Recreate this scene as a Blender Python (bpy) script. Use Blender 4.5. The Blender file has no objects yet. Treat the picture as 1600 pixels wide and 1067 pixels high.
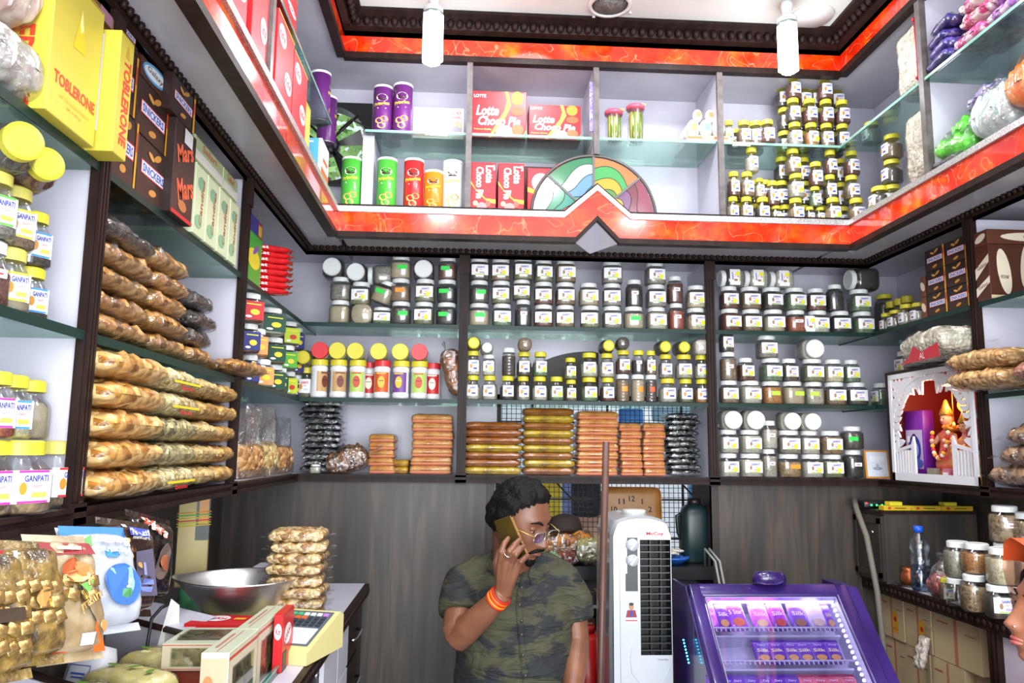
import bpy, math, random
from mathutils import Vector, Matrix, noise
random.seed(7)
S = bpy.context.scene
COL = S.collection
PI = math.pi
# ------------------------------------------------------------------ camera
CAMZ = 1.42
FPX, YAW, PITCH, ROLL = 1220.17, .0586, .1363, .0109
fw = Vector((math.sin(YAW)*math.cos(PITCH), math.cos(YAW)*math.cos(PITCH), math.sin(PITCH)))
rt0 = Vector((math.cos(YAW), -math.sin(YAW), 0)); up0 = rt0.cross(fw)
rt = math.cos(ROLL)*rt0 + math.sin(ROLL)*up0
up = -math.sin(ROLL)*rt0 + math.cos(ROLL)*up0
CAM = Vector((0, 0, CAMZ))
cam = bpy.data.cameras.new('camera'); camo = bpy.data.objects.new('camera', cam); COL.objects.link(camo)
cam.sensor_width = 36; cam.lens = FPX/1600*36; cam.clip_start = .02; cam.clip_end = 60
m3 = Matrix((rt, up, -fw)).transposed()
camo.matrix_world = Matrix.Translation(CAM) @ m3.to_4x4()
S.camera = camo
# ------------------------------------------------------------------ world, lights, exposure
W = bpy.data.worlds.new('world'); S.world = W; W.use_nodes = True
W.node_tree.nodes['Background'].inputs[0].default_value = (.86, .93, 1, 1)
W.node_tree.nodes['Background'].inputs[1].default_value = 1.15
S.view_settings.view_transform = 'Standard'; S.view_settings.look = 'None'
S.view_settings.gamma = 1; S.view_settings.use_curve_mapping = False
S.view_settings.exposure = 0.95
S.cycles.max_bounces = 7; S.cycles.transparent_max_bounces = 16; S.cycles.diffuse_bounces = 4
S.cycles.glossy_bounces = 3; S.cycles.transmission_bounces = 4; S.cycles.caustics_reflective = False
S.cycles.caustics_refractive = False; S.cycles.sample_clamp_indirect = 4
DL_POS = [(.25, 2.45), (.85, 2.42), (-.2, 1.5), (1.2, 1.5), (.5, 1.0), (-.2, .3), (1.2, .3)]
for x, y in DL_POS:                       # the light each round ceiling fitting gives
    l = bpy.data.lights.new('downlight_light', 'AREA'); l.shape = 'DISK'; l.size = .17; l.energy = 4.5; l.color = (.97, .99, 1)
    o = bpy.data.objects.new('downlight_light', l); o.location = (x, y, 3.075); COL.objects.link(o)
l = bpy.data.lights.new('shopfront_daylight', 'AREA'); l.shape = 'RECTANGLE'; l.size = 2.6; l.size_y = 2.3; l.energy = 90; l.color = (.93, .97, 1)
o = bpy.data.objects.new('shopfront_daylight', l); o.location = (.5, -1.3, 1.5); o.rotation_euler = (math.radians(90), 0, 0); COL.objects.link(o)
# ------------------------------------------------------------------ geometry helpers
def at(px, py, **k):
    d = fw + (px-800)/FPX*rt - (py-533.5)/FPX*up
    a, v = list(k.items())[0]; i = 'XYZ'.index(a)
    return CAM + d*((v-CAM[i])/d[i])
def xat(px, Y, z):          # x where the column px meets depth Y at height z
    A = rt*FPX - fw*(px-800); return -(A[1]*Y + A[2]*(z-CAMZ))/A[0]
def yat(px, X, z):
    A = rt*FPX - fw*(px-800); return -(A[0]*X + A[2]*(z-CAMZ))/A[1]
def lin(h):
    if not isinstance(h, str): return tuple(h)[:3]
    h = h.lstrip('#'); c = [int(h[i:i+2], 16)/255 for i in (0, 2, 4)]
    return tuple(x/12.92 if x < .04045 else ((x+.055)/1.055)**2.4 for x in c)
MC = {}
def mat(c, rough=.5, metal=0., emit=0., coat=0., spec=.5, sheen=0):
    key = (c if isinstance(c, str) else tuple(c), rough, metal, emit, coat, spec)
    if key in MC: return MC[key]
    m = bpy.data.materials.new('plain_' + str(len(MC))); m.use_nodes = True
    b = m.node_tree.nodes['Principled BSDF']; b.inputs['Base Color'].default_value = (*lin(c), 1)
    b.inputs['Roughness'].default_value = rough; b.inputs['Metallic'].default_value = metal
    b.inputs['Coat Weight'].default_value = coat; b.inputs['Specular IOR Level'].default_value = spec
    if emit:
        b.inputs['Emission Color'].default_value = (*lin(c), 1); b.inputs['Emission Strength'].default_value = emit
    MC[key] = m; return m
def nodes(m): return m.node_tree.nodes, m.node_tree.links
def ramp(N, stops, inter='LINEAR'):
    r = N.new('ShaderNodeValToRGB'); r.color_ramp.interpolation = inter
    e = r.color_ramp.elements
    while len(e) > 1: e.remove(e[-1])
    e[0].position = stops[0][0]; e[0].color = (*lin(stops[0][1]), 1)
    for p, c in stops[1:]:
        q = e.new(p); q.color = (*lin(c), 1)
    return r
def grain(c1, c2, scale=300, c3=None, rough=.6, bump=.4, coat=.0, stretch=(1, 1, 1), spec=.4):
    """things made of many grains, seeds or chips: Voronoi cells of random shade with relief"""
    key = ('g', c1, c2, scale, c3, rough, bump, coat, stretch)
    if key in MC: return MC[key]
    m = bpy.data.materials.new('grain_' + str(len(MC))); m.use_nodes = True; N, L = nodes(m)
    b = N['Principled BSDF']; tc = N.new('ShaderNodeTexCoord'); mp = N.new('ShaderNodeMapping')
    mp.inputs['Scale'].default_value = stretch; L.new(tc.outputs['Object'], mp.inputs[0])
    v = N.new('ShaderNodeTexVoronoi'); v.inputs['Scale'].default_value = scale; L.new(mp.outputs[0], v.inputs['Vector'])
    st = [(0, c1), (.6, c2)] + ([(1, c3)] if c3 else [(1, c1)])
    s = N.new('ShaderNodeSeparateColor'); L.new(v.outputs['Color'], s.inputs[0])
    r = ramp(N, st); L.new(s.outputs[0], r.inputs[0])
    L.new(r.outputs[0], b.inputs['Base Color']); b.inputs['Roughness'].default_value = rough
    bp = N.new('ShaderNodeBump'); bp.invert = True; bp.inputs['Strength'].default_value = bump; bp.inputs['Distance'].default_value = .55/scale
    L.new(v.outputs['Distance'], bp.inputs['Height']); L.new(bp.outputs[0], b.inputs['Normal'])
    b.inputs['Coat Weight'].default_value = coat; b.inputs['Specular IOR Level'].default_value = spec
    MC[key] = m; return m
def cloudy(c1, c2, scale=20, rough=.4, detail=4, bump=0, coat=0, c3=None, p=(.35, .65), metal=0, stretch=(1, 1, 1), dist=.002, spec=.5):
    key = ('n', c1, c2, scale, rough, detail, bump, coat, c3, p, metal, stretch)
    if key in MC: return MC[key]
    m = bpy.data.materials.new('cloud_' + str(len(MC))); m.use_nodes = True; N, L = nodes(m)
    b = N['Principled BSDF']; tc = N.new('ShaderNodeTexCoord'); mp = N.new('ShaderNodeMapping')
    mp.inputs['Scale'].default_value = stretch; L.new(tc.outputs['Object'], mp.inputs[0])
    n = N.new('ShaderNodeTexNoise'); n.inputs['Scale'].default_value = scale; n.inputs['Detail'].default_value = detail
    L.new(mp.outputs[0], n.inputs['Vector'])
    st = [(p[0], c1), (p[1], c2)] + ([(min(1, p[1]+.15), c3)] if c3 else [])
    r = ramp(N, st); L.new(n.outputs['Fac'], r.inputs[0]); L.new(r.outputs[0], b.inputs['Base Color'])
    b.inputs['Roughness'].default_value = rough; b.inputs['Coat Weight'].default_value = coat; b.inputs['Metallic'].default_value = metal
    b.inputs['Specular IOR Level'].default_value = spec
    if bump:
        bp = N.new('ShaderNodeBump'); bp.inputs['Strength'].default_value = bump; bp.inputs['Distance'].default_value = dist
        L.new(n.outputs['Fac'], bp.inputs['Height']); L.new(bp.outputs[0], b.inputs['Normal'])
    MC[key] = m; return m
def clear(tint='#ffffff', gloss=.12, rough=.08, bump=0, scale=60, name='clear', fres=True):
    """thin clear plastic or glass: transparent with reflections"""
    key = ('c', tint, gloss, rough, bump, scale)
    if key in MC: return MC[key]
    m = bpy.data.materials.new(name + '_' + str(len(MC))); m.use_nodes = True; N, L = nodes(m)
    N.remove(N['Principled BSDF']); out = N['Material Output']
    t = N.new('ShaderNodeBsdfTransparent'); t.inputs[0].default_value = (*lin(tint), 1)
    g = N.new('ShaderNodeBsdfGlossy'); g.inputs['Roughness'].default_value = rough; g.inputs[0].default_value = (1, 1, 1, 1)
    mx = N.new('ShaderNodeMixShader'); L.new(t.outputs[0], mx.inputs[1]); L.new(g.outputs[0], mx.inputs[2])
    lw = N.new('ShaderNodeLayerWeight'); lw.inputs[0].default_value = .35
    mr = N.new('ShaderNodeMapRange'); mr.inputs['To Min'].default_value = gloss; mr.inputs['To Max'].default_value = min(1, gloss+.35)
    L.new(lw.outputs['Fresnel'], mr.inputs[0]); L.new(mr.outputs[0], mx.inputs[0]); L.new(mx.outputs[0], out.inputs[0])
    if bump:
        tc = N.new('ShaderNodeTexCoord'); n = N.new('ShaderNodeTexNoise'); n.inputs['Scale'].default_value = scale
        n.inputs['Detail'].default_value = 3; n.inputs['Distortion'].default_value = 1.5; L.new(tc.outputs['Object'], n.inputs['Vector'])
        bp = N.new('ShaderNodeBump'); bp.inputs['Strength'].default_value = bump; bp.inputs['Distance'].default_value = .01
        L.new(n.outputs['Fac'], bp.inputs['Height']); L.new(bp.outputs[0], g.inputs['Normal']); L.new(bp.outputs[0], lw.inputs['Normal'])
    MC[key] = m; return m
TXT = {}
def text_geo(s, bold=0.0, shear=0.0):
    k = (s, bold, shear)
    if k in TXT: return TXT[k]
    c = bpy.data.curves.new('t', 'FONT'); c.body = s; c.size = 1; c.align_x = 'CENTER'; c.align_y = 'CENTER'
    c.resolution_u = 2; c.offset = bold; c.shear = shear
    o = bpy.data.objects.new('t', c); me = o.to_mesh()
    vs = [v.co.copy() for v in me.vertices]; fs = [tuple(p.vertices) for p in me.polygons]
    o.to_mesh_clear(); bpy.data.objects.remove(o); bpy.data.curves.remove(c)
    if vs:
        x0 = min(v.x for v in vs); x1 = max(v.x for v in vs); y0 = min(v.y for v in vs); y1 = max(v.y for v in vs)
        vs = [Vector(((v.x-(x0+x1)/2)/(x1-x0), (v.y-(y0+y1)/2)/(y1-y0), 0)) for v in vs]
    TXT[k] = (vs, fs); return TXT[k]
FR = Matrix.Rotation(PI/2, 4, 'X')       # drawing plane (x, y) -> front face (x, z), normal -y
def T(x=0, y=0, z=0): return Matrix.Translation((x, y, z))
def Rz(a): return Matrix.Rotation(a, 4, 'Z')
def Rx(a): return Matrix.Rotation(a, 4, 'X')
def Ry(a): return Matrix.Rotation(a, 4, 'Y')
class MB:
    def __init__(s): s.v = []; s.f = []; s.fm = []; s.fs = []; s.mats = []
    def mi(s, m):
        if m not in s.mats: s.mats.append(m)
        return s.mats.index(m)
    def add(s, vs, fs, m, M=None, smooth=False):
        b = len(s.v); k = s.mi(m)
        s.v += [tuple(M @ Vector(v)) if M else tuple(v) for v in vs]
        for f in fs: s.f.append([i+b for i in f]); s.fm.append(k); s.fs.append(smooth)
        return s
    def box(s, x0, x1, y0, y1, z0, z1, m, M=None):
        if x0 > x1: x0, x1 = x1, x0
        if y0 > y1: y0, y1 = y1, y0
        if z0 > z1: z0, z1 = z1, z0
        vs = [(x, y, z) for z in (z0, z1) for y in (y0, y1) for x in (x0, x1)]
        return s.add(vs, [(0, 2, 3, 1), (4, 5, 7, 6), (0, 1, 5, 4), (2, 6, 7, 3), (0, 4, 6, 2), (1, 3, 7, 5)], m, M)
    def rbox(s, x0, x1, y0, y1, z0, z1, m, r=.004, M=None, n=2, smooth=True):
        """box with rounded vertical and horizontal edges"""
        xs = (x0+x1)/2; ys = (y0+y1)/2; a = (x1-x0)/2; b = (y1-y0)/2; rings = []
        for k in range(n+1):
            t = PI/2*k/n; rings.append((r*(1-math.sin(t)), z0+r*(1-math.cos(t))))
        lv = rings + [(i, z1+z0-z) for i, z in reversed(rings)]
        vs = []; cnt = 0
        for ins, z in lv:
            ring = []
            for cx, cy, a0 in ((1, 1, 0), (-1, 1, PI/2), (-1, -1, PI), (1, -1, 1.5*PI)):
                for k in range(n+1):
                    t = a0+PI/2*k/n; rr = max(r-ins, 0)
                    ring.append((xs+cx*(a-r)+rr*math.cos(t), ys+cy*(b-r)+rr*math.sin(t), z))
            cnt = len(ring); vs += ring
        fs = [(j*cnt+i, j*cnt+(i+1) % cnt, (j+1)*cnt+(i+1) % cnt, (j+1)*cnt+i) for j in range(len(lv)-1) for i in range(cnt)]
        fs += [tuple(reversed(range(cnt))), tuple(range((len(lv)-1)*cnt, len(lv)*cnt))]
        return s.add(vs, fs, m, M, smooth)
    def lathe(s, prof, n, m, M=None, smooth=True, e=2.0, sy=1.0, a0=0.0):
        """profile of (r, z); e > 2 squares the section"""
        vs = []
        for r, z in prof:
            for i in range(n):
                t = 2*PI*i/n + a0; c, q = math.cos(t), math.sin(t)
                k = 1/((abs(c)**e + abs(q)**e)**(1/e))
                vs.append((r*k*c, r*k*q*sy, z))
        fs = [(j*n+i, j*n+(i+1) % n, (j+1)*n+(i+1) % n, (j+1)*n+i) for j in range(len(prof)-1) for i in range(n)]
        if prof[0][0] > 1e-5: fs.append(tuple(reversed(range(n))))
        if prof[-1][0] > 1e-5: fs.append(tuple(range((len(prof)-1)*n, len(prof)*n)))
        return s.add(vs, fs, m, M, smooth)
    def poly(s, pts, m, M=None):
        return s.add([(p[0], p[1], 0) for p in pts], [tuple(range(len(pts)))], m, M)
    def prism(s, pts, h, m, M=None):
        n = len(pts); A = sum(pts[i][0]*pts[(i+1) % n][1]-pts[(i+1) % n][0]*pts[i][1] for i in range(n))
        if A < 0: pts = pts[::-1]
        vs = [(p[0], p[1], 0) for p in pts] + [(p[0], p[1], h) for p in pts]
        return s.add(vs, [tuple(reversed(range(n))), tuple(range(n, 2*n))] + [(i, (i+1) % n, n+(i+1) % n, n+i) for i in range(n)], m, M)
    def rect(s, cx, cy, w, h, m, M=None, z=0):
        return s.add([(cx-w/2, cy-h/2, z), (cx+w/2, cy-h/2, z), (cx+w/2, cy+h/2, z), (cx-w/2, cy+h/2, z)], [(0, 1, 2, 3)], m, M)
    def ell(s, cx, cy, rx, ry, m, M=None, z=0, n=18, rot=0):
        vs = []
        for i in range(n):
            t = 2*PI*i/n; x = rx*math.cos(t); y = ry*math.sin(t)
            vs.append((cx+x*math.cos(rot)-y*math.sin(rot), cy+x*math.sin(rot)+y*math.cos(rot), z))
        return s.add(vs, [tuple(range(n))], m, M)
    def text(s, t, cx, cy, w, h, m, M=None, z=.0006, rot=0, bold=.0, shear=0):
        vs, fs = text_geo(t, bold, shear); c, q = math.cos(rot), math.sin(rot)
        return s.add([(cx+v.x*w*c-v.y*h*q, cy+v.x*w*q+v.y*h*c, z) for v in vs], fs, m, M)
    def tube(s, pts, r, m, M=None, n=8, cap=True, smooth=True):
        pts = [Vector(p) for p in pts]; rs = r if isinstance(r, (list, tuple)) else [r]*len(pts)
        vs = []; t0 = (pts[1]-pts[0]).normalized(); u = t0.orthogonal().normalized()
        for i, p in enumerate(pts):
            t = (pts[min(i+1, len(pts)-1)]-pts[max(i-1, 0)]).normalized()
            u = (u - t*u.dot(t)).normalized(); w = t.cross(u)
            for k in range(n):
                a = 2*PI*k/n; vs.append(p+(u*math.cos(a)+w*math.sin(a))*rs[i])
        fs = [(j*n+i, j*n+(i+1) % n, (j+1)*n+(i+1) % n, (j+1)*n+i) for j in range(len(pts)-1) for i in range(n)]
        if cap: fs += [tuple(reversed(range(n))), tuple(range((len(pts)-1)*n, len(pts)*n))]
        return s.add(vs, fs, m, M, smooth)
    def ball(s, c, r, m, M=None, n=10):
        rr = r if isinstance(r, (tuple, list)) else (r, r, r); vs = []; fs = []; h = n//2+1
        for j in range(1, h):
            for i in range(n):
                a = PI*j/h; b = 2*PI*i/n
                vs.append((c[0]+rr[0]*math.sin(a)*math.cos(b), c[1]+rr[1]*math.sin(a)*math.sin(b), c[2]-rr[2]*math.cos(a)))
        B = len(vs); vs += [(c[0], c[1], c[2]-rr[2]), (c[0], c[1], c[2]+rr[2])]
        for j in range(h-2):
            for i in range(n): fs.append((j*n+i, j*n+(i+1) % n, (j+1)*n+(i+1) % n, (j+1)*n+i))
        for i in range(n):
            fs.append((B, (i+1) % n, i)); fs.append((B+1, (h-2)*n+i, (h-2)*n+(i+1) % n))
        return s.add(vs, fs, m, M, True)
    def mesh(s, name='m'):
        me = bpy.data.meshes.new(name); me.from_pydata(s.v, [], s.f)
        for m in s.mats: me.materials.append(m)
        me.polygons.foreach_set('material_index', s.fm); me.polygons.foreach_set('use_smooth', s.fs); me.update()
        return me
    def obj(s, name, parent=None, M=None, **kw): return link(name, s.mesh(name), parent, M, **kw)
def link(name, me, parent=None, M=None, label=None, cat=None, group=None, kind=None):
    o = bpy.data.objects.new(name, me); COL.objects.link(o)
    if M is not None: o.matrix_basis = M
    if parent: o.parent = parent
    if label: o['label'] = label
    if cat: o['category'] = cat
    if group: o['group'] = group
    if kind: o['kind'] = kind
    return o
def thing(name, label, cat, M, group=None): return link(name, None, None, M, label, cat, group)
def struct(mb, name, parent=None, M=None): return mb.obj(name, parent, M, **({} if parent else {'kind': 'structure'}))
ORD = ['first', 'second', 'third', 'fourth', 'fifth', 'sixth', 'seventh', 'eighth', 'ninth', 'tenth', 'eleventh', 'twelfth', 'thirteenth', 'fourteenth', 'fifteenth', 'sixteenth', 'seventeenth', 'eighteenth', 'nineteenth', 'twentieth']
# ------------------------------------------------------------------ the shop's planes
BF, BW = 3.2, 3.5            # front and back of the rear shelves
LF, LW = -.67, -.97          # left shelves
RF, RW = 1.724, 2.02         # right shelves
UB, UL, UR = 2.9, -.5, 1.49  # upper cabinet fronts
Z0, Z2, Z1, ZC = 1.312, 1.617, 1.925, 2.239
Z3, Z4, Z5, Z6, ZT = 2.207, 2.307, 2.934, 3.014, 3.1
UG = 2.645                   # glass shelf of the upper cabinets
def wallM(wall, s, d, z, yaw=0):
    if wall == 'B': return T(s, BF+d, z) @ Rz(yaw)
    if wall == 'L': return T(LF-d, s, z) @ Rz(PI/2+yaw)
    if wall == 'R': return T(RF+d, s, z) @ Rz(-PI/2+yaw)
    if wall == 'UB': return T(s, UB+d, z) @ Rz(yaw)
    if wall == 'UL': return T(UL-d, s, z) @ Rz(PI/2+yaw)
    if wall == 'UR': return T(UR+d, s, z) @ Rz(-PI/2+yaw)
def spx(wall, px, d, z):
    if wall == 'B': return xat(px, BF+d, z)
    if wall == 'UB': return xat(px, UB+d, z)
    return yat(px, {'L': LF-d, 'R': RF+d, 'UL': UL-d, 'UR': UR+d}[wall], z)
# ------------------------------------------------------------------ surfaces
WHITE = cloudy('#c6c4d2', '#d0cedb', 6, rough=.38, p=(.3, .7), coat=.1)
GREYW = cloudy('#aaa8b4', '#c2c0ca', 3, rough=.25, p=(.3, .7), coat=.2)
CEILM = cloudy('#dfe6e2', '#e8eeea', 2, rough=.5)
DARK = cloudy('#1e1310', '#2c1d19', 30, rough=.45, bump=.2, stretch=(1, 1, .2), spec=.18)
FLOORM = cloudy('#6b645c', '#8a8378', 8, rough=.4)
SILV = cloudy('#9a9a9c', '#e8e8e8', 260, rough=.3, metal=.7, bump=.5)
GRN_EDGE = mat('#12302a', .4, spec=.3)
GLASSM = clear('#d9eee6', .10, .02, name='shelf_glass')
def wood_panel():
    m = bpy.data.materials.new('grey_wood'); m.use_nodes = True; N, L = nodes(m); b = N['Principled BSDF']
    tc = N.new('ShaderNodeTexCoord'); mp = N.new('ShaderNodeMapping'); mp.inputs['Scale'].default_value = (1, 1, .09); L.new(tc.outputs['Object'], mp.inputs[0])
    n = N.new('ShaderNodeTexNoise'); n.inputs['Scale'].default_value = 26; n.inputs['Detail'].default_value = 7; n.inputs['Distortion'].default_value = .5
    n2 = N.new('ShaderNodeTexNoise'); n2.inputs['Scale'].default_value = 5.5; n2.inputs['Detail'].default_value = 2
    L.new(mp.outputs[0], n.inputs[0]); L.new(mp.outputs[0], n2.inputs[0])
    r = ramp(N, [(.25, '#241e1a'), (.45, '#392f28'), (.6, '#5a4d41'), (.75, '#342b24')]); L.new(n.outputs['Fac'], r.inputs[0])
    r2 = ramp(N, [(.32, '#352d27'), (.46, '#8a7c6c'), (.53, '#c0b09a'), (.64, '#4a4139')], 'LINEAR'); L.new(n2.outputs['Fac'], r2.inputs[0])
    mx = N.new('ShaderNodeMix'); mx.data_type = 'RGBA'; mx.blend_type = 'MULTIPLY'; mx.inputs[0].default_value = .8
    L.new(r.outputs[0], mx.inputs[6]); L.new(r2.outputs[0], mx.inputs[7])
    hs = N.new('ShaderNodeBrightContrast'); hs.inputs['Bright'].default_value = .02; L.new(mx.outputs[2], hs.inputs[0])
    L.new(hs.outputs[0], b.inputs['Base Color']); b.inputs['Roughness'].default_value = .42
    return m
WOOD = wood_panel()
def red_laminate():
    m = bpy.data.materials.new('red_laminate'); m.use_nodes = True; N, L = nodes(m); b = N['Principled BSDF']
    tc = N.new('ShaderNodeTexCoord')
    n = N.new('ShaderNodeTexNoise'); n.inputs['Scale'].default_value = 9; n.inputs['Detail'].default_value = 5; n.inputs['Roughness'].default_value = .65
    L.new(tc.outputs['Object'], n.inputs[0])
    r = ramp(N, [(.3, '#b81505'), (.48, '#d62a08'), (.6, '#ea4a08'), (.72, '#f77a10')]); L.new(n.outputs['Fac'], r.inputs[0])
    # pale crack-like veins: thin level lines of a distorted noise
    n2 = N.new('ShaderNodeTexNoise'); n2.inputs['Scale'].default_value = 10; n2.inputs['Detail'].default_value = 1.5; n2.inputs['Distortion'].default_value = .8
    L.new(tc.outputs['Object'], n2.inputs[0])
    r2 = ramp(N, [(.49, '#000000'), (.5, '#c0c0c0'), (.51, '#000000')]); L.new(n2.outputs['Fac'], r2.inputs[0])
    mx = N.new('ShaderNodeMix'); mx.data_type = 'RGBA'; L.new(r2.outputs[0], mx.inputs[0]); L.new(r.outputs[0], mx.inputs[6]); mx.inputs[7].default_value = (*lin('#f2a070'), 1)
    L.new(mx.outputs[2], b.inputs['Base Color']); b.inputs['Roughness'].default_value = .12; b.inputs['Coat Weight'].default_value = .6; b.inputs['Coat Roughness'].default_value = .03
    return m
REDL = red_laminate()
FLOORB = -0.0
# ------------------------------------------------------------------ shell
struct(MB().box(-1.05, 2.1, -1.2, 3.9, -.06, 0, FLOORM), 'floor')
struct(MB().box(LW-.06, LW, -.6, 3.56, 0, 3.2, WHITE), 'wall_left')
struct(MB().box(RW, RW+.06, -.6, 3.56, 0, 3.2, WHITE), 'wall_right')
WX0, WX1, WZ0, WZ1 = xat(775, 3.5, 1.2), xat(1112, 3.5, 1.2), .93, 1.66
b = MB(); b.box(LW, WX0, BW, BW+.06, 0, 2.3, WHITE).box(LW, -.85, BW, BW+.06, 2.3, 3.2, WHITE).box(-.45, WX0, BW, BW+.06, 2.3, 3.2, WHITE).box(WX1, RW, BW, BW+.06, 0, 3.2, WHITE)
b.box(WX0, WX1, BW, BW+.06, 0, WZ0, WHITE).box(WX0, WX1, BW, BW+.06, WZ1, 3.2, WHITE); struct(b, 'wall_back')
struct(MB().box(LW-.06, RW+.06, -.6, 3.56, ZT, ZT+.06, CEILM), 'ceiling')
# crown moulding round the ceiling recess with its run of beads
def crown(wall, s0, s1, z, h, proj, beads, name, r=.012, step=.034):
    prof = [(0, 0), (0, .25), (.35, .35), (.45, .6), (.75, .75), (1, .85), (1, 1), (0, 1)]
    b = MB(); A = wallM(wall, 0, 0, z)
    # profile grows away from the cabinet face towards the room as it rises
    pv = [(-proj*p, h*q) for p, q in prof]
    n = len(pv); vs = []
    sgn = {'UB': 1, 'UL': 1, 'UR': -1, 'B': 1, 'L': 1, 'R': -1}[wall]
    def loc(s, y, zz):
        if wall in ('UB', 'B'): return (s, (UB if wall == 'UB' else BF)+y, z+zz)
        if wall in ('UL', 'L'): return ((UL if wall == 'UL' else LF)-y, s, z+zz)
        return ((UR if wall == 'UR' else RF)+y, s, z+zz)
    for s, e in ((s0, 0), (s1, 1)):
        for y, zz in pv:
            vs.append(loc(s, y, zz))
    fs = [(i, (i+1) % n, n+(i+1) % n, n+i) for i in range(n)] + [tuple(reversed(range(n))), tuple(range(n, 2*n))]
    b.add(vs, fs, DARK)
    par = struct(b, name)
    if beads:
        c = MB(); k = int(abs(s1-s0)/step)
        for i in range(k):
            s = min(s0, s1)+(i+.5)*step
            c.ball(loc(s, -proj*.62, h*.5), (r, r, r*1.25), DARK, n=6)
        link('bead_row', c.mesh(), par, None, kind='stuff')
    return par
crown('UB', UL, UR, Z6, ZT-Z6, .07, 1, 'trim_1', .015, .036)
crown('UL', -.5, UB, Z6, ZT-Z6, .07, 1, 'trim_2', .015, .036)
crown('UR', -.5, UB, Z6, ZT-Z6, .07, 1, 'trim_3', .015, .036)
# upper cabinets: red laminate fascias, frames, soffits
def fascia_rail(wall, s0, s1, z0, z1, d0, d1, m, name):
    b = MB()
    if wall == 'UB': b.box(s0, s1, UB+d0, UB+d1, z0, z1, m)
    if wall == 'UL': b.box(UL-d0, UL-d1, s0, s1, z0, z1, m)
    if wall == 'UR': b.box(UR+d0, UR+d1, s0, s1, z0, z1, m)
    return struct(b, name)
k = 4
for wall, s0, s1 in (('UB', UL, UR), ('UL', -.5, UB), ('UR', -.5, UB)):
    fascia_rail(wall, s0, s1, Z5+.012, Z6, 0, .02, REDL, 'trim_%d' % k); k += 1
    fascia_rail(wall, s0, s1, Z5-.012, Z5+.012, -.008, .025, DARK, 'trim_%d' % k); k += 1
# lower red fascia; the rear one rises to a peak in the middle
for wall in ('UL', 'UR'):
    fascia_rail(wall, -.5, UB, Z3+.014, Z4-.006, 0, .02, REDL, 'trim_%d' % k); k += 1
    fascia_rail(wall, -.5, UB, Z3-.004, Z3+.016, -.008, .03, DARK, 'trim_%d' % k); k += 1
    fascia_rail(wall, -.5, UB, Z4-.008, Z4+.012, -.01, .03, SILV, 'trim_%d' % k); k += 1
PX = .493
def fz(z): return z
bot = [(UL, Z3), (PX-.085, Z3), (PX, Z3+.088), (PX+.085, Z3), (UR, Z3)]
top = [(UL, Z4), (PX-.128, Z4), (PX, Z4+.112), (PX+.128, Z4), (UR, Z4)]
def strip(b, lo, hi, y0, y1, m):
    for i in range(len(lo)-1):
        q = [lo[i], lo[i+1], hi[i+1], hi[i]]
        b.add([(x, y, z) for y in (y0, y1) for x, z in q], [(0, 1, 2, 3), (7, 6, 5, 4), (0, 4, 5, 1), (1, 5, 6, 2), (2, 6, 7, 3), (3, 7, 4, 0)], m)
    return b
off = lambda L, d: [(x, z+d) for x, z in L]
struct(strip(MB(), off(bot, .014), off(top, -.006), UB-.014, UB-.006, REDL), 'trim_%d' % k); k += 1
struct(strip(MB(), off(bot, -.004), off(bot, .016), UB-.02, UB+.02, DARK), 'trim_%d' % k); k += 1
struct(strip(MB(), off(top, -.008), off(top, .014), UB-.022, UB-.005, SILV), 'trim_%d' % k); k += 1
struct(strip(MB(), off(top, .014), off(top, .022), UB-.018, UB-.006, DARK), 'trim_%d' % k); k += 1
# the pyramid-shaped notch under the peak
A, B_, C_, D_ = (PX-.085, UB, Z3), (PX, UB, Z3+.088), (PX+.085, UB, Z3), (PX, UB+.17, Z3)
struct(MB().add([A, B_, C_, D_, (PX, UB+.17, Z3+.1)], [(0, 3, 1), (2, 1, 3)], WHITE), 'trim_%d' % k); k += 1
# soffit slabs (floors of the upper cabinets) and their tops
ZF = 2.243; F0 = Z4+.018
b = MB(); b.box(UL+.0, PX-.085, UB+.02, BW, ZF, F0-.001, GREYW).box(PX+.085, UR, UB+.02, BW, ZF, F0-.001, GREYW)
b.box(PX-.085, PX+.085, UB+.18, BW, ZF, F0-.001, GREYW).box(PX-.085, PX+.085, UB+.02, UB+.18, Z4+.004, F0-.001, GREYW); struct(b, 'trim_%d' % k); k += 1
struct(MB().box(LW, UL-.021, -.5, BW, ZF, F0-.001, GREYW), 'trim_%d' % k); k += 1
struct(MB().box(UR+.021, RW, -.5, BW, ZF, F0-.001, GREYW), 'trim_%d' % k); k += 1
UBK, ULK, URK = 3.2, -.8, 1.79     # backs of the upper cabinets
HX0, HX1, HZ0, HZ1 = xat(452, UBK, 2.6)+.02, xat(573, UBK, 2.6)-.02, 2.515, 2.845
b = MB(); b.box(ULK, HX0, UBK, UBK+.02, Z4-.012, Z5+.08, WHITE).box(HX1, URK, UBK, UBK+.02, Z4-.012, Z5+.08, WHITE).box(HX0, HX1, UBK, UBK+.02, Z4-.012, HZ0, WHITE).box(HX0, HX1, UBK, UBK+.02, HZ1, Z5+.08, WHITE); struct(b, 'wall_upper_back')
struct(MB().box(ULK-.02, ULK, -.5, UBK, Z4-.012, Z5+.08, WHITE), 'wall_upper_left')
struct(MB().box(URK, URK+.02, -.5, UBK, Z4-.012, Z5+.08, WHITE), 'wall_upper_right')
b = MB(); b.box(ULK, UL-.02, -.5, UBK, Z5, Z5+.02, GREYW).box(UR+.02, URK, -.5, UBK, Z5, Z5+.02, GREYW).box(UL-.02, UR+.02, UB+.02, UBK, Z5, Z5+.02, GREYW)
struct(b, 'trim_%d' % k); k += 1
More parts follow.
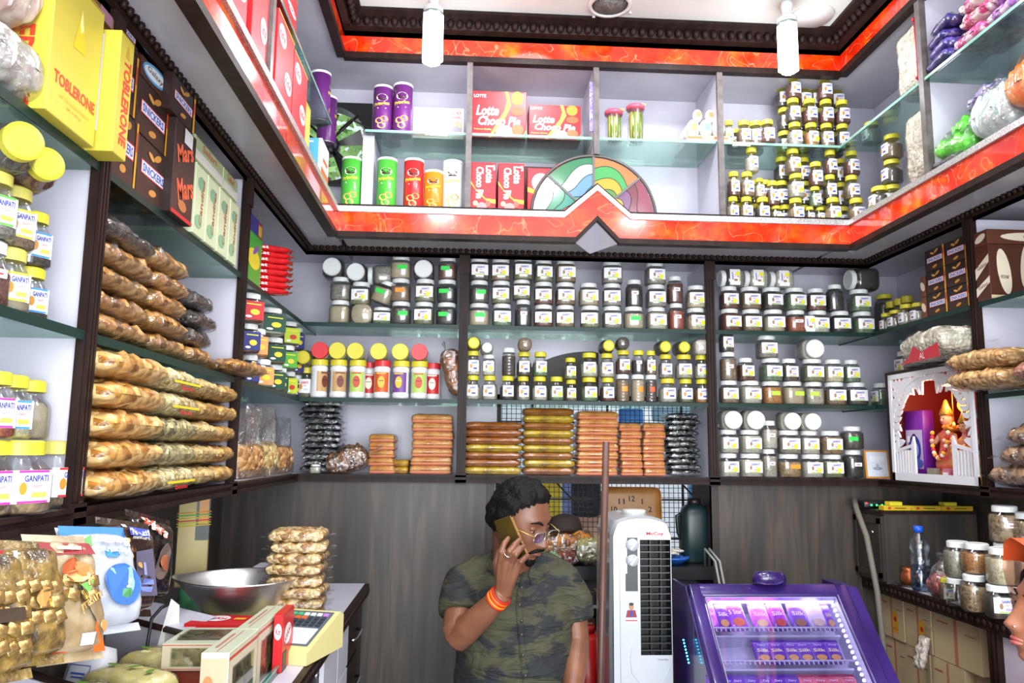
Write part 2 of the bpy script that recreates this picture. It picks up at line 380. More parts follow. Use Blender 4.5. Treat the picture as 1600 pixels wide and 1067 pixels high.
# upper dividers
for x in (-.006, .493, .99):
    b = MB(); b.box(x-.006, x+.006, UB+(.03 if abs(x-PX) < .01 else .012), UBK, Z4-.01, Z5, WHITE); o = struct(b, 'wall_divider_%d' % k); k += 1
    MB().box(x-.011, x+.011, UB-.004, UB+.012, (Z4+.256 if abs(x-PX) < .01 else Z4), Z5-.01, cloudy('#57504f', '#6d6665', 30, rough=.3)).obj('front_strip', o)
for X, Ys in ((UL, (1.9, 1.0)), (UR, (2.358, 1.45))):
    for Y in Ys:
        sg = -1 if X == UL else 1
        b = MB(); b.box(X+sg*.012, (ULK if sg < 0 else URK), Y-.006, Y+.006, Z4-.01, Z5, WHITE); o = struct(b, 'wall_divider_%d' % k); k += 1
        MB().box(X-.006, X+sg*.016, Y-.013, Y+.013, Z4, Z5-.01, cloudy('#57504f', '#6d6665', 30, rough=.3)).obj('front_strip', o)
# ------------------------------------------------------------------ lower shelving carcass
crown('B', LF, RF, ZC-.032, .06, .03, 1, 'trim_%d' % k, .009, .026); k += 1
crown('L', -.3, BF, ZC-.032, .06, .03, 1, 'trim_%d' % k, .009, .026); k += 1
crown('R', -.3, BF, ZC-.032, .06, .03, 1, 'trim_%d' % k, .009, .026); k += 1
# bottom boards with moulded front edge
def edge(wall, s0, s1, name):
    global k
    b = MB(); th = .026
    for (d0, d1, za, zb) in ((-.012, .02, -.03, -.018), (-.005, .02, -.018, -.008), (-.012, .02, -.008, .0)):
        if wall == 'B': b.box(s0, s1, BF+d0, BF+d1, Z0+za, Z0+zb, DARK)
        if wall == 'L': b.box(LF-d0, LF-d1, s0, s1, Z0+za, Z0+zb, DARK)
        if wall == 'R': b.box(RF+d0, RF+d1, s0, s1, Z0+za, Z0+zb, DARK)
    struct(b, name)
edge('B', LF, RF, 'trim_%d' % k); k += 1
edge('L', -.3, BF, 'trim_%d' % k); k += 1
edge('R', -.3, BF, 'trim_%d' % k); k += 1
struct(MB().box(LW, RW, BF+.02, BW, Z0-.022, Z0-.001, WHITE), 'trim_%d' % k); k += 1
struct(MB().box(LW, LF-.02, -.3, BF+.02, Z0-.022, Z0-.001, WHITE), 'trim_%d' % k); k += 1
struct(MB().box(RF+.02, RW, -.3, BF+.02, Z0-.022, Z0-.001, WHITE), 'trim_%d' % k); k += 1
# posts: fluted dark pilasters in front of white dividers
def post(wall, s, name):
    w = .019; b = MB(); 
    def bx(b, a0, a1, d0, d1, z0, z1, m):
        if wall == 'B': b.box(s+a0, s+a1, BF+d0, BF+d1, z0, z1, m)
        if wall == 'L': b.box(LF-d0, LF-d1, s+a0, s+a1, z0, z1, m)
        if wall == 'R': b.box(RF+d0, RF+d1, s+a0, s+a1, z0, z1, m)
    bx(b, -.009, .009, .012, .3, Z0, ZC-.02, WHITE)
    o = struct(b, name); p = MB()
    bx(p, -w, w, -.004, .012, Z0-.028, ZC-.02, DARK)
    for q in (-.012, 0, .012): bx(p, q-.003, q+.003, -.009, -.004, Z0+.01, ZC-.1, DARK)
    bx(p, -w-.003, w+.003, -.012, .0, Z0-.034, Z0+.006, DARK); bx(p, -w-.003, w+.003, -.012, .0, ZC-.1, ZC-.02, DARK)
    p.obj('pilaster', o)
BP = (-.014, 1.026); LP = (1.414, 2.33); RP = (2.517,)
for s in BP: post('B', s, 'wall_divider_%d' % k); k += 1
for s in LP + (.45,): post('L', s, 'wall_divider_%d' % k); k += 1
for s in RP + (1.6,): post('R', s, 'wall_divider_%d' % k); k += 1
# back panel behind the middle bay's second shelf has an arched cut-out
# glass shelves: one pane per bay
def glass(wall, s0, s1, z, name, d0=.0, d1=.29, lab=''):
    M = wallM(wall, 0, 0, 0)
    o = thing('glass_shelf', lab, 'shelf', T(0, 0, 0), 'glass shelves')
    def bx(b, a, c, e, f, g, h, m):
        if wall in ('B', 'UB'): q = BF if wall == 'B' else UB; b.box(a, c, q+e, q+f, g, h, m)
        elif wall in ('L', 'UL'): q = LF if wall == 'L' else UL; b.box(q-e, q-f, a, c, g, h, m)
        else: q = RF if wall == 'R' else UR; b.box(q+e, q+f, a, c, g, h, m)
        return b
    bx(MB(), s0, s1, d0+.001, d1, z-.014, z, GLASSM).obj('glass_pane', o)
    bx(MB(), s0, s1, d0-.002, d0+.0, z-(.017 if 'U' not in wall else .01), z, GRN_EDGE if 'U' not in wall else mat('#8ab5a8', .1, coat=.5)).obj('polished_edge', o)
e = .011
bays = [('B', LF, BP[0]-e, 'rear left bay'), ('B', BP[0]+e, BP[1]-e, 'rear middle bay'), ('B', BP[1]+e, RF, 'rear right bay'),
        ('L', .47, LP[0]-e, 'near left-wall bay'), ('L', LP[0]+e, LP[1]-e, 'left-wall bay of snack bags'), ('L', LP[1]+e, BW-.01, 'left-wall bay by the corner')]
for w, a, c, n in bays:
    for z, q in ((Z1, 'upper'), (Z2, 'middle')):
        glass(w, a, c, z, n, lab='green-edged %s glass shelf in the %s' % (q, n))
glass('R', RP[0]+e, BW-.01, Z1, '', lab='green-edged upper glass shelf on the right wall beside the corner')
glass('R', 1.61, RP[0]-e, Z1, '', lab='green-edged upper glass shelf at the right edge under striped boxes')
glass('R', 1.61, RP[0]-e, Z2, '', lab='green-edged lower glass shelf at the right edge under grain bags')
glass('R', 3.105, BW-.01, Z2, '', lab='short glass shelf between the corner and the lattice shrine')
glass('UB', UL+.09, -.018, UG, '', .03, .29, 'clear glass shelf in the upper cabinet under purple cans')
glass('UB', .006, .481, UG, '', .03, .29, 'clear glass shelf in the upper cabinet under two red cartons')
glass('UB', .505, .978, UG, '', .03, .29, 'clear glass shelf in the upper cabinet under pink-lidded bottles')
glass('UB', 1.002, UR+.02, UG, '', .03, .29, 'clear glass shelf in the upper cabinet under yellow-lidded jar pyramid')
glass('UL', 1.9+e, 2.87, UG, '', .03, .27, 'clear glass shelf on the upper left wall beside the fan')
glass('UR', 2.358+e, 2.95, UG, '', .0, .27, 'clear glass shelf on the upper right wall under a white sack')
glass('UR', 1.46, 2.358-e, UG, '', .0, .27, 'clear glass shelf at top right under pink and purple packets')
# ------------------------------------------------------------------ wood panelling under the shelves
PY = 3.225; b = MB()
gx0, gx1 = xat(772, 3.22, 1.2), xat(1112, 3.22, 1.2)
par = struct(MB().box(LW, gx0, PY, PY+.02, 0, Z0-.03, WOOD), 'wall_panel_left')
struct(MB().box(gx1, RW, PY, PY+.02, 0, Z0-.03, WOOD), 'wall_panel_right')
struct(MB().box(gx0, gx1, PY, PY+.02, 0, .86, mat('#141213', .5)), 'wall_panel_middle')
struct(MB().box(LW+.001, LW+.015, -.3, PY, 0, Z0-.03, WOOD), 'wall_panel_side')
struct(MB().box(RW-.012, RW-.001, -.3, PY, 0, Z0-.03, WOOD), 'wall_panel_right_side')
struct(MB().box(gx0-.03, gx0, PY-.01, BW, .86, Z0-.03, mat('#2a2321', .5)).box(gx1, gx1+.03, PY-.005, BW, .86, Z0-.03, mat('#2a2321', .5)), 'trim_%d' % k); k += 1
LEDGE = .955
struct(MB().box(gx0, gx1, PY-.03, BW, LEDGE-.05, LEDGE, mat('#17181b', .4)), 'trim_%d' % k); k += 1
# window: mesh grille with street clutter outside
wn = MB(); GR = mat('#15130f', .6); fr = .018
wn.box(WX0, WX0+fr, BW-.01, BW+.03, WZ0, WZ1, GR).box(WX1-fr, WX1, BW-.01, BW+.03, WZ0, WZ1, GR).box(WX0, WX1, BW-.01, BW+.03, WZ1-fr, WZ1, GR).box(WX0, WX1, BW-.01, BW+.03, WZ0, WZ0+fr, GR)
wo = struct(wn, 'window_1')
g = MB(); x = WX0
while x < WX1: g.box(x-.0013, x+.0013, BW+.004, BW+.007, WZ0, WZ1, GR); x += .0215
z = WZ0
while z < WZ1: g.box(WX0, WX1, BW+.007, BW+.010, z-.0013, z+.0013, GR); z += .0215
link('wire_mesh', g.mesh(), wo, None, kind='stuff')
g = MB(); x = WX0+.06
for x in (WX0+.16, WX0+.5, WX0+.84): g.box(x-.005, x+.005, BW+.012, BW+.02, WZ0, WZ1, GR)
for z in (1.03, 1.2, 1.38, 1.54): g.box(WX0, WX1, BW+.012, BW+.02, z-.004, z+.004, GR)
for (xa, za, xb, zb) in ((WX0+.2, 1.34, WX0+.42, 1.12), (WX0+.72, 1.4, WX0+.93, 1.17)):
    g.tube([(xa, BW+.015, za), (xb, BW+.015, zb)], .004, GR, n=6)
g.obj('grille_bars', wo)
# ------------------------------------------------------------------ jars
SHELL = clear('#f7f9f9', .09, .12, name='jar_plastic')
WLID = mat('#dfe3e2', .35); YLID = mat('#d8cc3a', .38); YLID2 = mat('#cfc65e', .4); RLID = mat('#d8313a', .38)
PAPER = mat('#f0f0f2', .5); BLUE = mat('#3a3f9c', .5); REDT = mat('#d02530', .5); YSTK = mat('#e8e22c', .5)
GSTK = mat('#22d84e', .45); OSTK = mat('#f0962a', .45); PINKP = mat('#c92f92', .5); GRNT = mat('#58a83a', .5)
CONT = {
 'beige': ('#a8967a', '#c2b294', 900, '#b5a588'), 'brown': ('#6e5843', '#94795c', 330, '#4c3c2e'), 'dark': ('#2c2724', '#4d4641', 380, '#1d1a19'),
 'black': ('#151515', '#2f2f31', 420, '#0d0d0d'), 'darkred': ('#4a2420', '#743c30', 300, '#301614'), 'olive': ('#5e6144', '#8b8c66', 300, '#3e402b'),
 'green': ('#4e6a4c', '#7c9672', 280, '#334834'), 'grey': ('#77736b', '#a09a90', 300, '#55524c'), 'light': ('#b9b3a4', '#dad5c6', 300, '#989182'),
 'cream': ('#c8b890', '#e2d6b2', 200, '#a8966c'), 'red': ('#8c2f20', '#b25034', 300, '#5c1c14'), 'nuts': ('#7d6244', '#b08f66', 110, '#54402c'),
 'orange': ('#a8622c', '#cf8a48', 260, '#7c4218'), 'pale': ('#9c9686', '#bdb8a8', 170, '#787264')}
def cont(c):
    def lt(h): return '#%02x%02x%02x' % tuple(int(int(h[1+2*i:3+2*i], 16)*.82+w*.18) for i, w in enumerate((205, 196, 178)))
    q = CONT[c]; q = (lt(q[0]), lt(q[1]), q[2], lt(q[3])); return grain(q[0], q[1], q[2], q[3], rough=.65, bump=.35)
JM = {}
def sq_patch(hw, e, a, z0, z1, off=.0008, n=6):
    """curved strip that follows the front (-y) of a squared section"""
    pts = []
    for i in range(n+1):
        t = -PI/2 + a*(2*i/n-1); c, q = math.cos(t), math.sin(t)
        kk = (hw+off)/((abs(c)**e+abs(q)**e)**(1/e)); pts.append((kk*c, kk*q))
    return [(x, y, z) for z in (z0, z1) for x, y in pts], [(i, i+1, n+2+i, n+1+i) for i in range(n)]
def jar_mesh(shape, w, h, c, lid, label):
    """returns (name, mesh) parts, origin at the centre of the base"""
    key = (shape, round(w, 3), round(h, 3), c, lid, label)
    if key in JM: return JM[key]
    hw = w/2; parts = []
    e = {'sq': 4.5, 'rd': 2.6, 'tall': 3.2, 'rib': 2.0, 'oct': 3.0}[shape]
    N = 20
    lr = hw*{'sq': .88, 'rd': .78, 'tall': .82, 'rib': .93, 'oct': .9}[shape]; lh = min(.02, h*.2) if shape != 'rd' else h*.2
    bt = h-lh*.85                      # top of the neck
    sh = {'sq': .9, 'rd': .7, 'tall': .9, 'rib': .95, 'oct': .9}[shape]*bt
    b = MB()
    if shape == 'rib':
        pr = [(hw*.9, 0)]; q = 7
        for i in range(q): pr += [(hw, h*.04+i*sh*.95/q), (hw, h*.04+(i+.7)*sh*.95/q), (hw*.93, h*.04+(i+.85)*sh*.95/q)]
        pr += [(lr*.9, bt)]
    else: pr = [(hw*.9, 0), (hw, h*.05), (hw, sh*.88), (hw*.95, sh), (lr*.86, sh+(bt-sh)*.6), (lr*.86, bt)]
    b.lathe(pr, N, SHELL, e=e); parts.append(('jar_body', b.mesh('jar_body'), None))
    if c:
        b = MB(); f = .965; top = sh*random.uniform(.86, 1.0) if shape != 'rd' else sh*random.uniform(.95, 1.1)
        b.lathe([(hw*.86, .002), (hw*f, h*.055), (hw*f, min(sh*.86, top)), (hw*.9 if top < sh else lr*.8, top)], N, cont(c), e=e)
        parts.append(('contents', b.mesh('contents'), None))
    b = MB()
    lm = {'w': WLID, 'y': YLID, 'p': YLID2, 'r': RLID}[lid]
    b.lathe([(lr, h-lh), (lr, h-.003), (lr-.003, h-.0004), (lr-.004, h), (lr-.006, h-.0012), (0, h-.0012)], 28, lm, smooth=False)
    parts.append(('lid', b.mesh('lid'), None))
    if label:
        label = label or ''
        b = MB(); s = w*1.0
        kind = label[0]; sub = label.split('_')[1] if '_' in label else ''
        if kind in 'LGPB':
            # paper label with the maker's name, a red line, a picture and a price sticker
            z0, z1 = (h*.10, h*.60) if shape != 'rd' else (h*.16, h*.60)
            if kind == 'L' and shape == 'sq': z0, z1 = h*.2, h*.66
            a = .74 if shape == 'sq' else .68
            off = {'l': -.16, 'r': .16, '': 0}.get(sub, 0)
            vs, fs = sq_patch(hw, e, a, z0, z1); b.add(vs, fs, PAPER, T(off*w*.3, 0, 0))
            bw = hw*.98; lhh = z1-z0; zc = (z0+z1)/2
            F = T(off*w*.3, -hw-.0012, zc) @ FR
            bord = {'g': GRNT, 'G': GRNT, 'b': mat('#3c8fd0', .5), 'p': PINKP, 'y': YSTK, 'm': REDT}.get(label[-1] if kind == 'G' else 'g')
            if kind == 'G': b.rect(0, lhh*.46, bw*1.02, lhh*.07, bord, F); b.rect(0, -lhh*.46, bw*1.02, lhh*.07, bord, F)
            b.text('GANPATI', .04*w, lhh*.25, bw*.8, lhh*.2, BLUE if kind != 'P' else REDT, F, bold=.03)
            b.text('Super', .07*w, lhh*.02, bw*.36, lhh*.16, REDT, F, shear=.3)
            b.rect(.1*w, -lhh*.25, bw*.5, lhh*.16, {'L': mat('#b9a0d0', .5), 'G': mat('#e6c350', .5), 'P': mat('#cfd8e8', .5), 'B': BLUE}[kind], F, z=.0002)
            b.ell(-.34*bw, -lhh*.05, lhh*.12, lhh*.2, mat('#c98c2c', .5) if kind != 'L' else mat('#a07a5c', .5), F, z=.0003, n=9)
            if kind == 'L' and c not in ('dark',): b.ell(.36*bw, -lhh*.22, lhh*.2, lhh*.22, YSTK, F, z=.0009, n=10)
            if kind == 'L': b.rect(0, -lhh*.43, bw, lhh*.1, mat('#a8c66a', .5), F, z=.0003)
        if kind == 'N':    # small white strip
            b.box(-w*.2, w*.2, -hw-.0035, -hw+.002, h*.42, h*.55, PAPER); b.rect(0, 0, w*.2, h*.03, mat('#b04040'), T(0, -hw-.0042, h*.48) @ FR)
        if kind in ('g', 'o', 'y', 'q'):
            mm = {'g': GSTK, 'o': OSTK, 'y': mat('#b8e04a', .45), 'q': mat('#f05a30', .45)}[kind]
            dx = {'l': -.1, 'r': .14, '': .05}.get(sub, 0)*w
            b.add(*sq_patch(hw, e, .44, h*.38, h*.56), mm, T(dx, 0, 0))
        parts.append(('label', b.mesh('label'), None))
    JM[key] = parts; return parts
NJ = [0]
def jar(M, shape, w, h, c, lid, label, desc, group=None, cat='jar', pose=None):
    """pose: None upright, 'lid' lying with the lid to the room, 'base', 'side' lying with lid to the left"""
    if pose in ('lid', 'base'):
        M = M @ T(0, 0, w*.46) @ Rx(PI/2 if pose == 'lid' else -PI/2) @ T(0, 0, -h*.5)
    if pose == 'side': M = M @ T(0, 0, w*.46) @ Ry(-PI/2) @ T(0, 0, -h*.5)
    r = thing('spice_jar' if cat == 'jar' else cat, desc, cat, M, group)
    for n, me, mm in jar_mesh(shape, w, h, c, lid, label): link(n, me, r, mm)
    NJ[0] += 1
    return r
LIDW = {'w': 'white', 'y': 'yellow', 'p': 'pale yellow', 'r': 'red'}
CW = {'beige': 'beige powder', 'brown': 'brown spice', 'dark': 'dark spice', 'black': 'black seed', 'darkred': 'dark red spice', 'olive': 'olive herb',
      'green': 'green herb', 'grey': 'grey spice', 'light': 'pale seed', 'cream': 'cream seed', 'red': 'red spice', 'nuts': 'brown nuts', 'orange': 'orange spice', 'pale': 'pale nuts', None: 'nothing inside'}
ROWN = ['bottom row', 'second row', 'top row', 'topmost row']
def rows(wall, place, z, specs, ox, oy, sc, d=.06, group=None, lid='w', dz=.0):
    """specs: rows of (centre, width, contents, label, extras) in crop pixels; the jars of a row stand on those below"""
    tops = {}
    for ri, row in enumerate(specs):
        n = 0
        for it in row:
            cx, wpx, c, lab = it[:4]; ex = it[4] if len(it) > 4 else {}
            px = ox+cx*sc; sh = ex.get('s', 'sq' if lid == 'w' else 'rd'); li = ex.get('l', lid)
            dd = d+ex.get('d', 0)
            # height of whatever stands below
            s = spx(wall, px, dd, z+.05+ri*.1)
            zz = z
            for (a, b_, t, rr) in tops.get('all', []):
                if a < s < b_ and rr < ri: zz = max(zz, t)
            if 'z' in ex: zz = ex['z']
            dist = (BF+dd) if wall in ('B',) else (UB+dd)
            if wall in ('L', 'R', 'UL', 'UR'): dist = s*1.02
            w = ex.get('wm', wpx*sc*dist/FPX*(1.0 if sh == 'rd' else .98)); h = ex.get('h', {'sq': .098, 'rd': .103, 'tall': .118, 'rib': .118, 'oct': .1}[sh])
            s = spx(wall, px, dd, zz+h/2)
            pose = ex.get('p'); n += 1
            desc = '%s-lidded jar of %s, %s in %s, %s' % (LIDW[li], CW[c], ORD[n-1], ROWN[ri], place)
            if pose == 'lid': desc = 'jar lying with its %s lid forward, %s in %s, %s' % (LIDW[li], ORD[n-1], ROWN[ri], place)
            if pose == 'base': desc = 'jar lying with its clear base forward, %s in %s, %s' % (ORD[n-1], ROWN[ri], place)
            if pose == 'side': desc = 'jar lying on its side, %s in %s, %s' % (ORD[n-1], ROWN[ri], place)
            M = wallM(wall, s, dd, zz+.0005, random.uniform(-.12, .12) if not pose else 0)
            if 'tilt' in ex: M = M @ T(0, 0, .02) @ Ry(ex['tilt'])
            jar(M, sh, w, h, c, li, lab, desc, group, pose=pose)
            hh = h if not pose else w*.92
            tops.setdefault('all', []).append((s-w*.55, s+w*.55, zz+hh, ri))
sc = .3748
# rear middle bay, upper shelf
R1 = [[(130, 88, 'beige', 'g'), (225, 85, 'green', 'L'), (313, 72, 'black', 'N', {'s': 'tall'}), (398, 85, 'darkred', 'L'), (488, 85, 'brown', 'L'), (592, 86, 'olive', 'L_l'),
       (683, 82, 'grey', 'L'), (773, 86, 'beige', 'g'), (868, 85, 'light', 'L'), (950, 68, 'red', 'N', {'s': 'tall'}), (1033, 85, 'cream', 'L')],
      [(130, 84, 'dark', 'g'), (222, 84, 'olive', 'L'), (307, 80, 'olive', 'L', {'h': .085}), (398, 84, 'darkred', 'L'), (488, 85, 'brown', 'L'), (585, 84, 'beige', 'L_r'),
       (683, 84, 'grey', 'L'), (775, 74, 'black', 'N', {'s': 'tall'}), (866, 85, 'grey', 'L'), (945, 68, 'darkred', 'N', {'s': 'tall'}), (1033, 85, 'cream', 'L')],
      [(130, 86, 'dark', 'L'), (220, 85, 'brown', 'L'), (312, 85, 'olive', 'L'), (398, 80, 'olive', 'L'), (490, 88, 'brown', 'L_r'), (683, 90, 'grey', 'L'), (862, 85, 'grey', 'L')]]
rows('B', 'upper shelf, middle bay', Z1, R1, 700, 380, sc, .055, 'white-lidded jars on the upper shelf of the middle bay')
R2 = [[(103, 64, 'light', 'B'), (173, 66, 'light', 'B'), (248, 64, 'black', 'B'), (313, 58, 'pale', 'B'), (382, 66, 'light', 'B'), (452, 64, 'green', 'L'), (513, 52, 'brown', 'L', {'h': .092}), (588, 74, 'green', 'L'),
       (665, 64, 'darkred', 'B'), (728, 58, 'brown', 'o', {'s': 'rib', 'l': 'w'}), (791, 58, 'beige', 'o', {'s': 'rib', 'l': 'w'}), (846, 50, 'dark', 'q', {'s': 'rib', 'l': 'w'}), (915, 76, 'light', 'B'), (990, 66, 'olive', 'B'), (1058, 62, 'orange', 'B')],
      [(105, 62, 'light', 'B'), (170, 55, 'light', 'L', {'s': 'sq', 'l': 'w', 'h': .088}), (253, 58, 'dark', '', {'s': 'rib', 'l': 'w'}), (317, 62, 'dark', 'B'), (385, 64, 'green', 'L'), (510, 55, 'olive', 'L', {'h': .092}),
       (588, 74, 'light', 'L'), (662, 64, 'light', 'B'), (730, 64, 'darkred', 'L'), (793, 58, 'black', 'N'), (845, 48, 'brown', 'L'), (907, 62, 'grey', 'B'), (983, 76, 'pale', 'L'), (1055, 62, 'pale', 'L')],
      [(107, 62, 'brown', '', {'p': 'lid'}), (162, 54, 'light', '', {'p': 'lid', 'l': 'w'}), (318, 58, 'brown', '', {'p': 'base'}), (662, 60, 'dark', '', {'p': 'lid'}), (722, 52, 'dark', '', {'p': 'base'}),
       (895, 60, 'dark', '', {'p': 'lid'}), (973, 60, 'dark', '', {'p': 'lid'}), (1048, 66, 'light', '', {'p': 'base', 's': 'sq'})]]
rows('B', 'middle shelf, middle bay', Z2, R2, 700, 380, sc, .055, 'jars on the middle shelf of the middle bay', lid='y')
# rear left bay, upper shelf
R3 = [[(458, 86, 'beige', ''), (553, 88, 'beige', '', {'p': 'base', 's': 'oct'}), (632, 82, 'green', 'L', {'h': .072}), (711, 86, 'dark', 'g_r'), (807, 86, 'olive', 'L'), (901, 86, 'black', 'g_l')],
      [(462, 84, 'grey', ''), (545, 84, 'olive', 'L'), (625, 84, 'beige', 'g_l', {'tilt': .33}), (709, 86, 'brown', 'o'), (812, 86, 'olive', 'L'), (903, 86, 'black', 'g_l')],
      [(430, 88, 'dark', '', {'p': 'lid'}), (528, 86, 'dark', '', {'p': 'lid'}), (625, 88, 'grey', '', {'p': 'side'}), (711, 86, 'beige', 'g_r'), (807, 88, 'dark', '', {'p': 'lid'}), (906, 80, 'darkred', 'g_l')]]
rows('B', 'upper shelf, rear left bay', Z1, R3, 360, 380, sc, .055, 'jars on the upper shelf of the rear left bay')
# rear right bay
sr = .375
R4 = [[(106, 84, 'darkred', 'L_r'), (195, 86, 'brown', 'L'), (287, 90, 'beige', 'L_r'), (381, 86, 'red', 'N'), (472, 86, 'light', 'L'), (565, 86, 'black', 'L'), (658, 86, 'green', 'L')],
      [(103, 78, 'darkred', 'L'), (190, 86, 'brown', 'L'), (280, 86, 'dark', 'L'), (376, 88, 'green', 'L'), (463, 80, 'darkred', 'L'), (543, 72, 'black', '', {'s': 'tall'}), (645, 86, 'green', 'L')],
      [(110, 84, 'grey', 'L', {'p': 'side'}), (207, 84, 'light', 'L', {'p': 'side'}), (313, 84, 'light', 'L', {'p': 'side'}), (418, 84, 'grey', 'L', {'p': 'side'})]]
rows('B', 'upper shelf, rear right bay', Z1, R4, 1100, 380, sr, .055, 'jars on the upper shelf of the rear right bay')
R5 = [[(103, 78, 'brown', 'L'), (190, 88, 'light', 'L'), (278, 82, 'orange', 'y'), (366, 90, 'beige', 'y_r'), (455, 80, 'pale', 'y_l'), (542, 88, 'brown', 'L'), (632, 88, 'dark', 'L')],
      [(100, 70, 'brown', 'N', {'s': 'tall', 'h': .122}), (172, 66, 'darkred', 'L'), (277, 86, 'green', 'L'), (353, 68, 'dark', 'L'), (450, 88, 'olive', 'L'), (536, 78, 'cream', 'L'), (612, 66, 'green', 'L')],
      [(92, 56, 'dark', 'L'), (260, 84, 'grey', 'L'), (444, 92, 'light', '', {'p': 'lid'})]]
rows('B', 'middle shelf, rear right bay', Z2, R5, 1100, 380, sr, .055, 'jars on the middle shelf of the rear right bay')
R6 = [[(102, 78, 'light', 'L'), (192, 92, 'light', 'L'), (270, 62, 'pale', 'N', {'s': 'tall'}), (352, 90, 'nuts', 'o_r'), (445, 86, 'light', 'L'), (532, 86, 'olive', 'L'), (620, 80, 'black', 'N', {'s': 'tall'})],
      [(102, 76, 'light', 'L'), (190, 88, 'light', 'L'), (270, 64, 'light', 'N', {'s': 'tall'}), (352, 90, 'grey', 'L'), (438, 76, 'light', 'L'), (524, 88, 'nuts', 'L'), (615, 84, 'dark', 'g_l')],
      [(108, 88, 'light', '', {'p': 'lid'}), (201, 90, 'light', '', {'p': 'lid'}), (352, 84, 'light', '', {'p': 'lid'}), (435, 82, 'light', '', {'p': 'lid'})]]
rows('B', 'bottom board, rear right bay', Z0, R6, 1100, 380, sr, .055, 'jars on the bottom board of the rear right bay')
# upper cabinet, right: pyramid of yellow-lidded jars
su = .3187
R7 = [[(122, 50, 'cream', 'B'), (195, 72, 'brown', 'B'), (310, 78, 'darkred', 'B', {'d': -.02, 'h': .1}), (445, 76, 'pale', 'B'), (525, 74, 'orange', 'L'), (600, 74, 'brown', 'B'), (678, 74, 'dark', 'B')],
      [(252, 72, 'brown', 'B'), (437, 76, 'dark', 'B'), (517, 76, 'darkred', 'B'), (598, 76, 'darkred', 'B'), (676, 76, 'darkred', 'B')],
      [(437, 76, 'darkred', 'B'), (591, 78, 'darkred', 'B')]]
rows('UB', 'upper right glass shelf', UG, R7, 1100, 60, su, .065, 'yellow-lidded jars on the upper right glass shelf', lid='y')
R7b = [[(150, 50, 'dark', 'B', {'wm': .064}), (250, 60, 'brown', 'B', {'wm': .064}), (395, 60, 'dark', 'B', {'wm': .064}), (480, 60, 'dark', 'B', {'wm': .064}), (560, 60, 'dark', 'B', {'wm': .064}), (640, 60, 'dark', 'B', {'wm': .064})],
       [(190, 50, 'brown', 'B', {'wm': .064}), (395, 60, 'dark', 'B', {'wm': .064}), (480, 60, 'dark', 'B', {'wm': .064}), (560, 60, 'dark', 'B', {'wm': .064}), (640, 60, 'dark', 'B', {'wm': .064})],
       [(385, 60, 'dark', 'B', {'wm': .064}), (490, 60, 'darkred', 'B', {'wm': .064}), (545, 60, 'dark', 'B', {'wm': .064}), (650, 60, 'dark', 'B', {'wm': .064})]]
rows('UB', 'behind on upper right glass shelf', UG, R7b, 1100, 60, su, .155, 'yellow-lidded jars on the upper right glass shelf', lid='y')
R8 = [[(142, 60, 'cream', 'B'), (208, 70, 'nuts', 'B'), (287, 74, 'dark', 'B'), (352, 58, 'brown', 'L', {'h': .07}), (450, 80, 'nuts', 'B'), (518, 50, 'darkred', 'B', {'h': .07}), (568, 50, 'olive', 'L', {'h': .07}), (632, 78, 'nuts', 'L', {'d': -.02}), (748, 84, 'nuts', 'L', {'d': -.02})],
      [(145, 64, 'darkred', 'B'), (210, 72, 'nuts', 'B'), (272, 50, 'cream', 'B', {'h': .08}), (335, 64, 'darkred', 'B'), (450, 82, 'pale', 'L'), (545, 60, 'green', 'B', {'h': .085}), (618, 66, 'dark', 'B'), (724, 78, 'brown', 'B')],
      [(232, 68, 'light', 'B'), (435, 78, 'brown', 'L'), (548, 72, 'darkred', 'B'), (618, 66, 'darkred', 'B'), (722, 76, 'darkred', 'B')]]
rows('UB', 'floor of upper right cabinet', F0, R8, 1100, 60, su, .065, 'yellow-lidded jars on the floor of the upper right cabinet', lid='y')
R8b = [[(170, 50, 'brown', 'B', {'wm': .062}), (250, 60, 'brown', 'B', {'wm': .062}), (320, 60, 'dark', 'B', {'wm': .062}), (395, 60, 'dark', 'B', {'wm': .062}), (490, 60, 'dark', 'B', {'wm': .062}), (580, 60, 'dark', 'B', {'wm': .062}), (680, 60, 'dark', 'B', {'wm': .062})],
       [(250, 60, 'brown', 'B', {'wm': .062}), (380, 60, 'dark', 'B', {'wm': .062}), (490, 60, 'dark', 'B', {'wm': .062}), (580, 60, 'dark', 'B', {'wm': .062}), (670, 60, 'dark', 'B', {'wm': .062})],
       [(150, 60, 'brown', 'B', {'wm': .062}), (297, 60, 'pale', 'B', {'wm': .062}), (380, 60, 'dark', 'B', {'wm': .062}), (485, 60, 'dark', 'B', {'wm': .062}), (668, 60, 'dark', 'B', {'wm': .062})]]
rows('UB', 'behind on upper right cabinet floor', F0, R8b, 1100, 60, su, .155, 'yellow-lidded jars on the floor of the upper right cabinet', lid='y')
def one(wall, px, d, z, shape, w, h, c, lid, lab, desc, pose=None, yaw=0, s=None, group=None):
    s = spx(wall, px, d, z+h/2) if s is None else s
    return jar(wallM(wall, s, d, z+.0005, yaw), shape, w, h, c, lid, lab, desc, group, pose=pose)
# upper right wall
one('UR', 1362, .12, UG, 'rd', .07, .09, 'grey', 'y', 'B', 'lone yellow-lidded jar on the upper right glass shelf beside a white sack')
g = 'small stack of yellow-lidded jars on the upper right wall'
for i in range(3): one('UR', 1394, .1, F0+i*.095, 'rd', .07, .094, ('light', 'dark', 'brown')[i], 'y', 'B', 'yellow-lidded jar, %s of the stack beside the lower white sack' % ('bottom', 'middle', 'top')[i], group=g)
one('UR', 1375, .06, F0, 'rd', .075, .09, 'dark', 'y', 'L', 'lone yellow-lidded jar before the lower white sack, upper right wall')
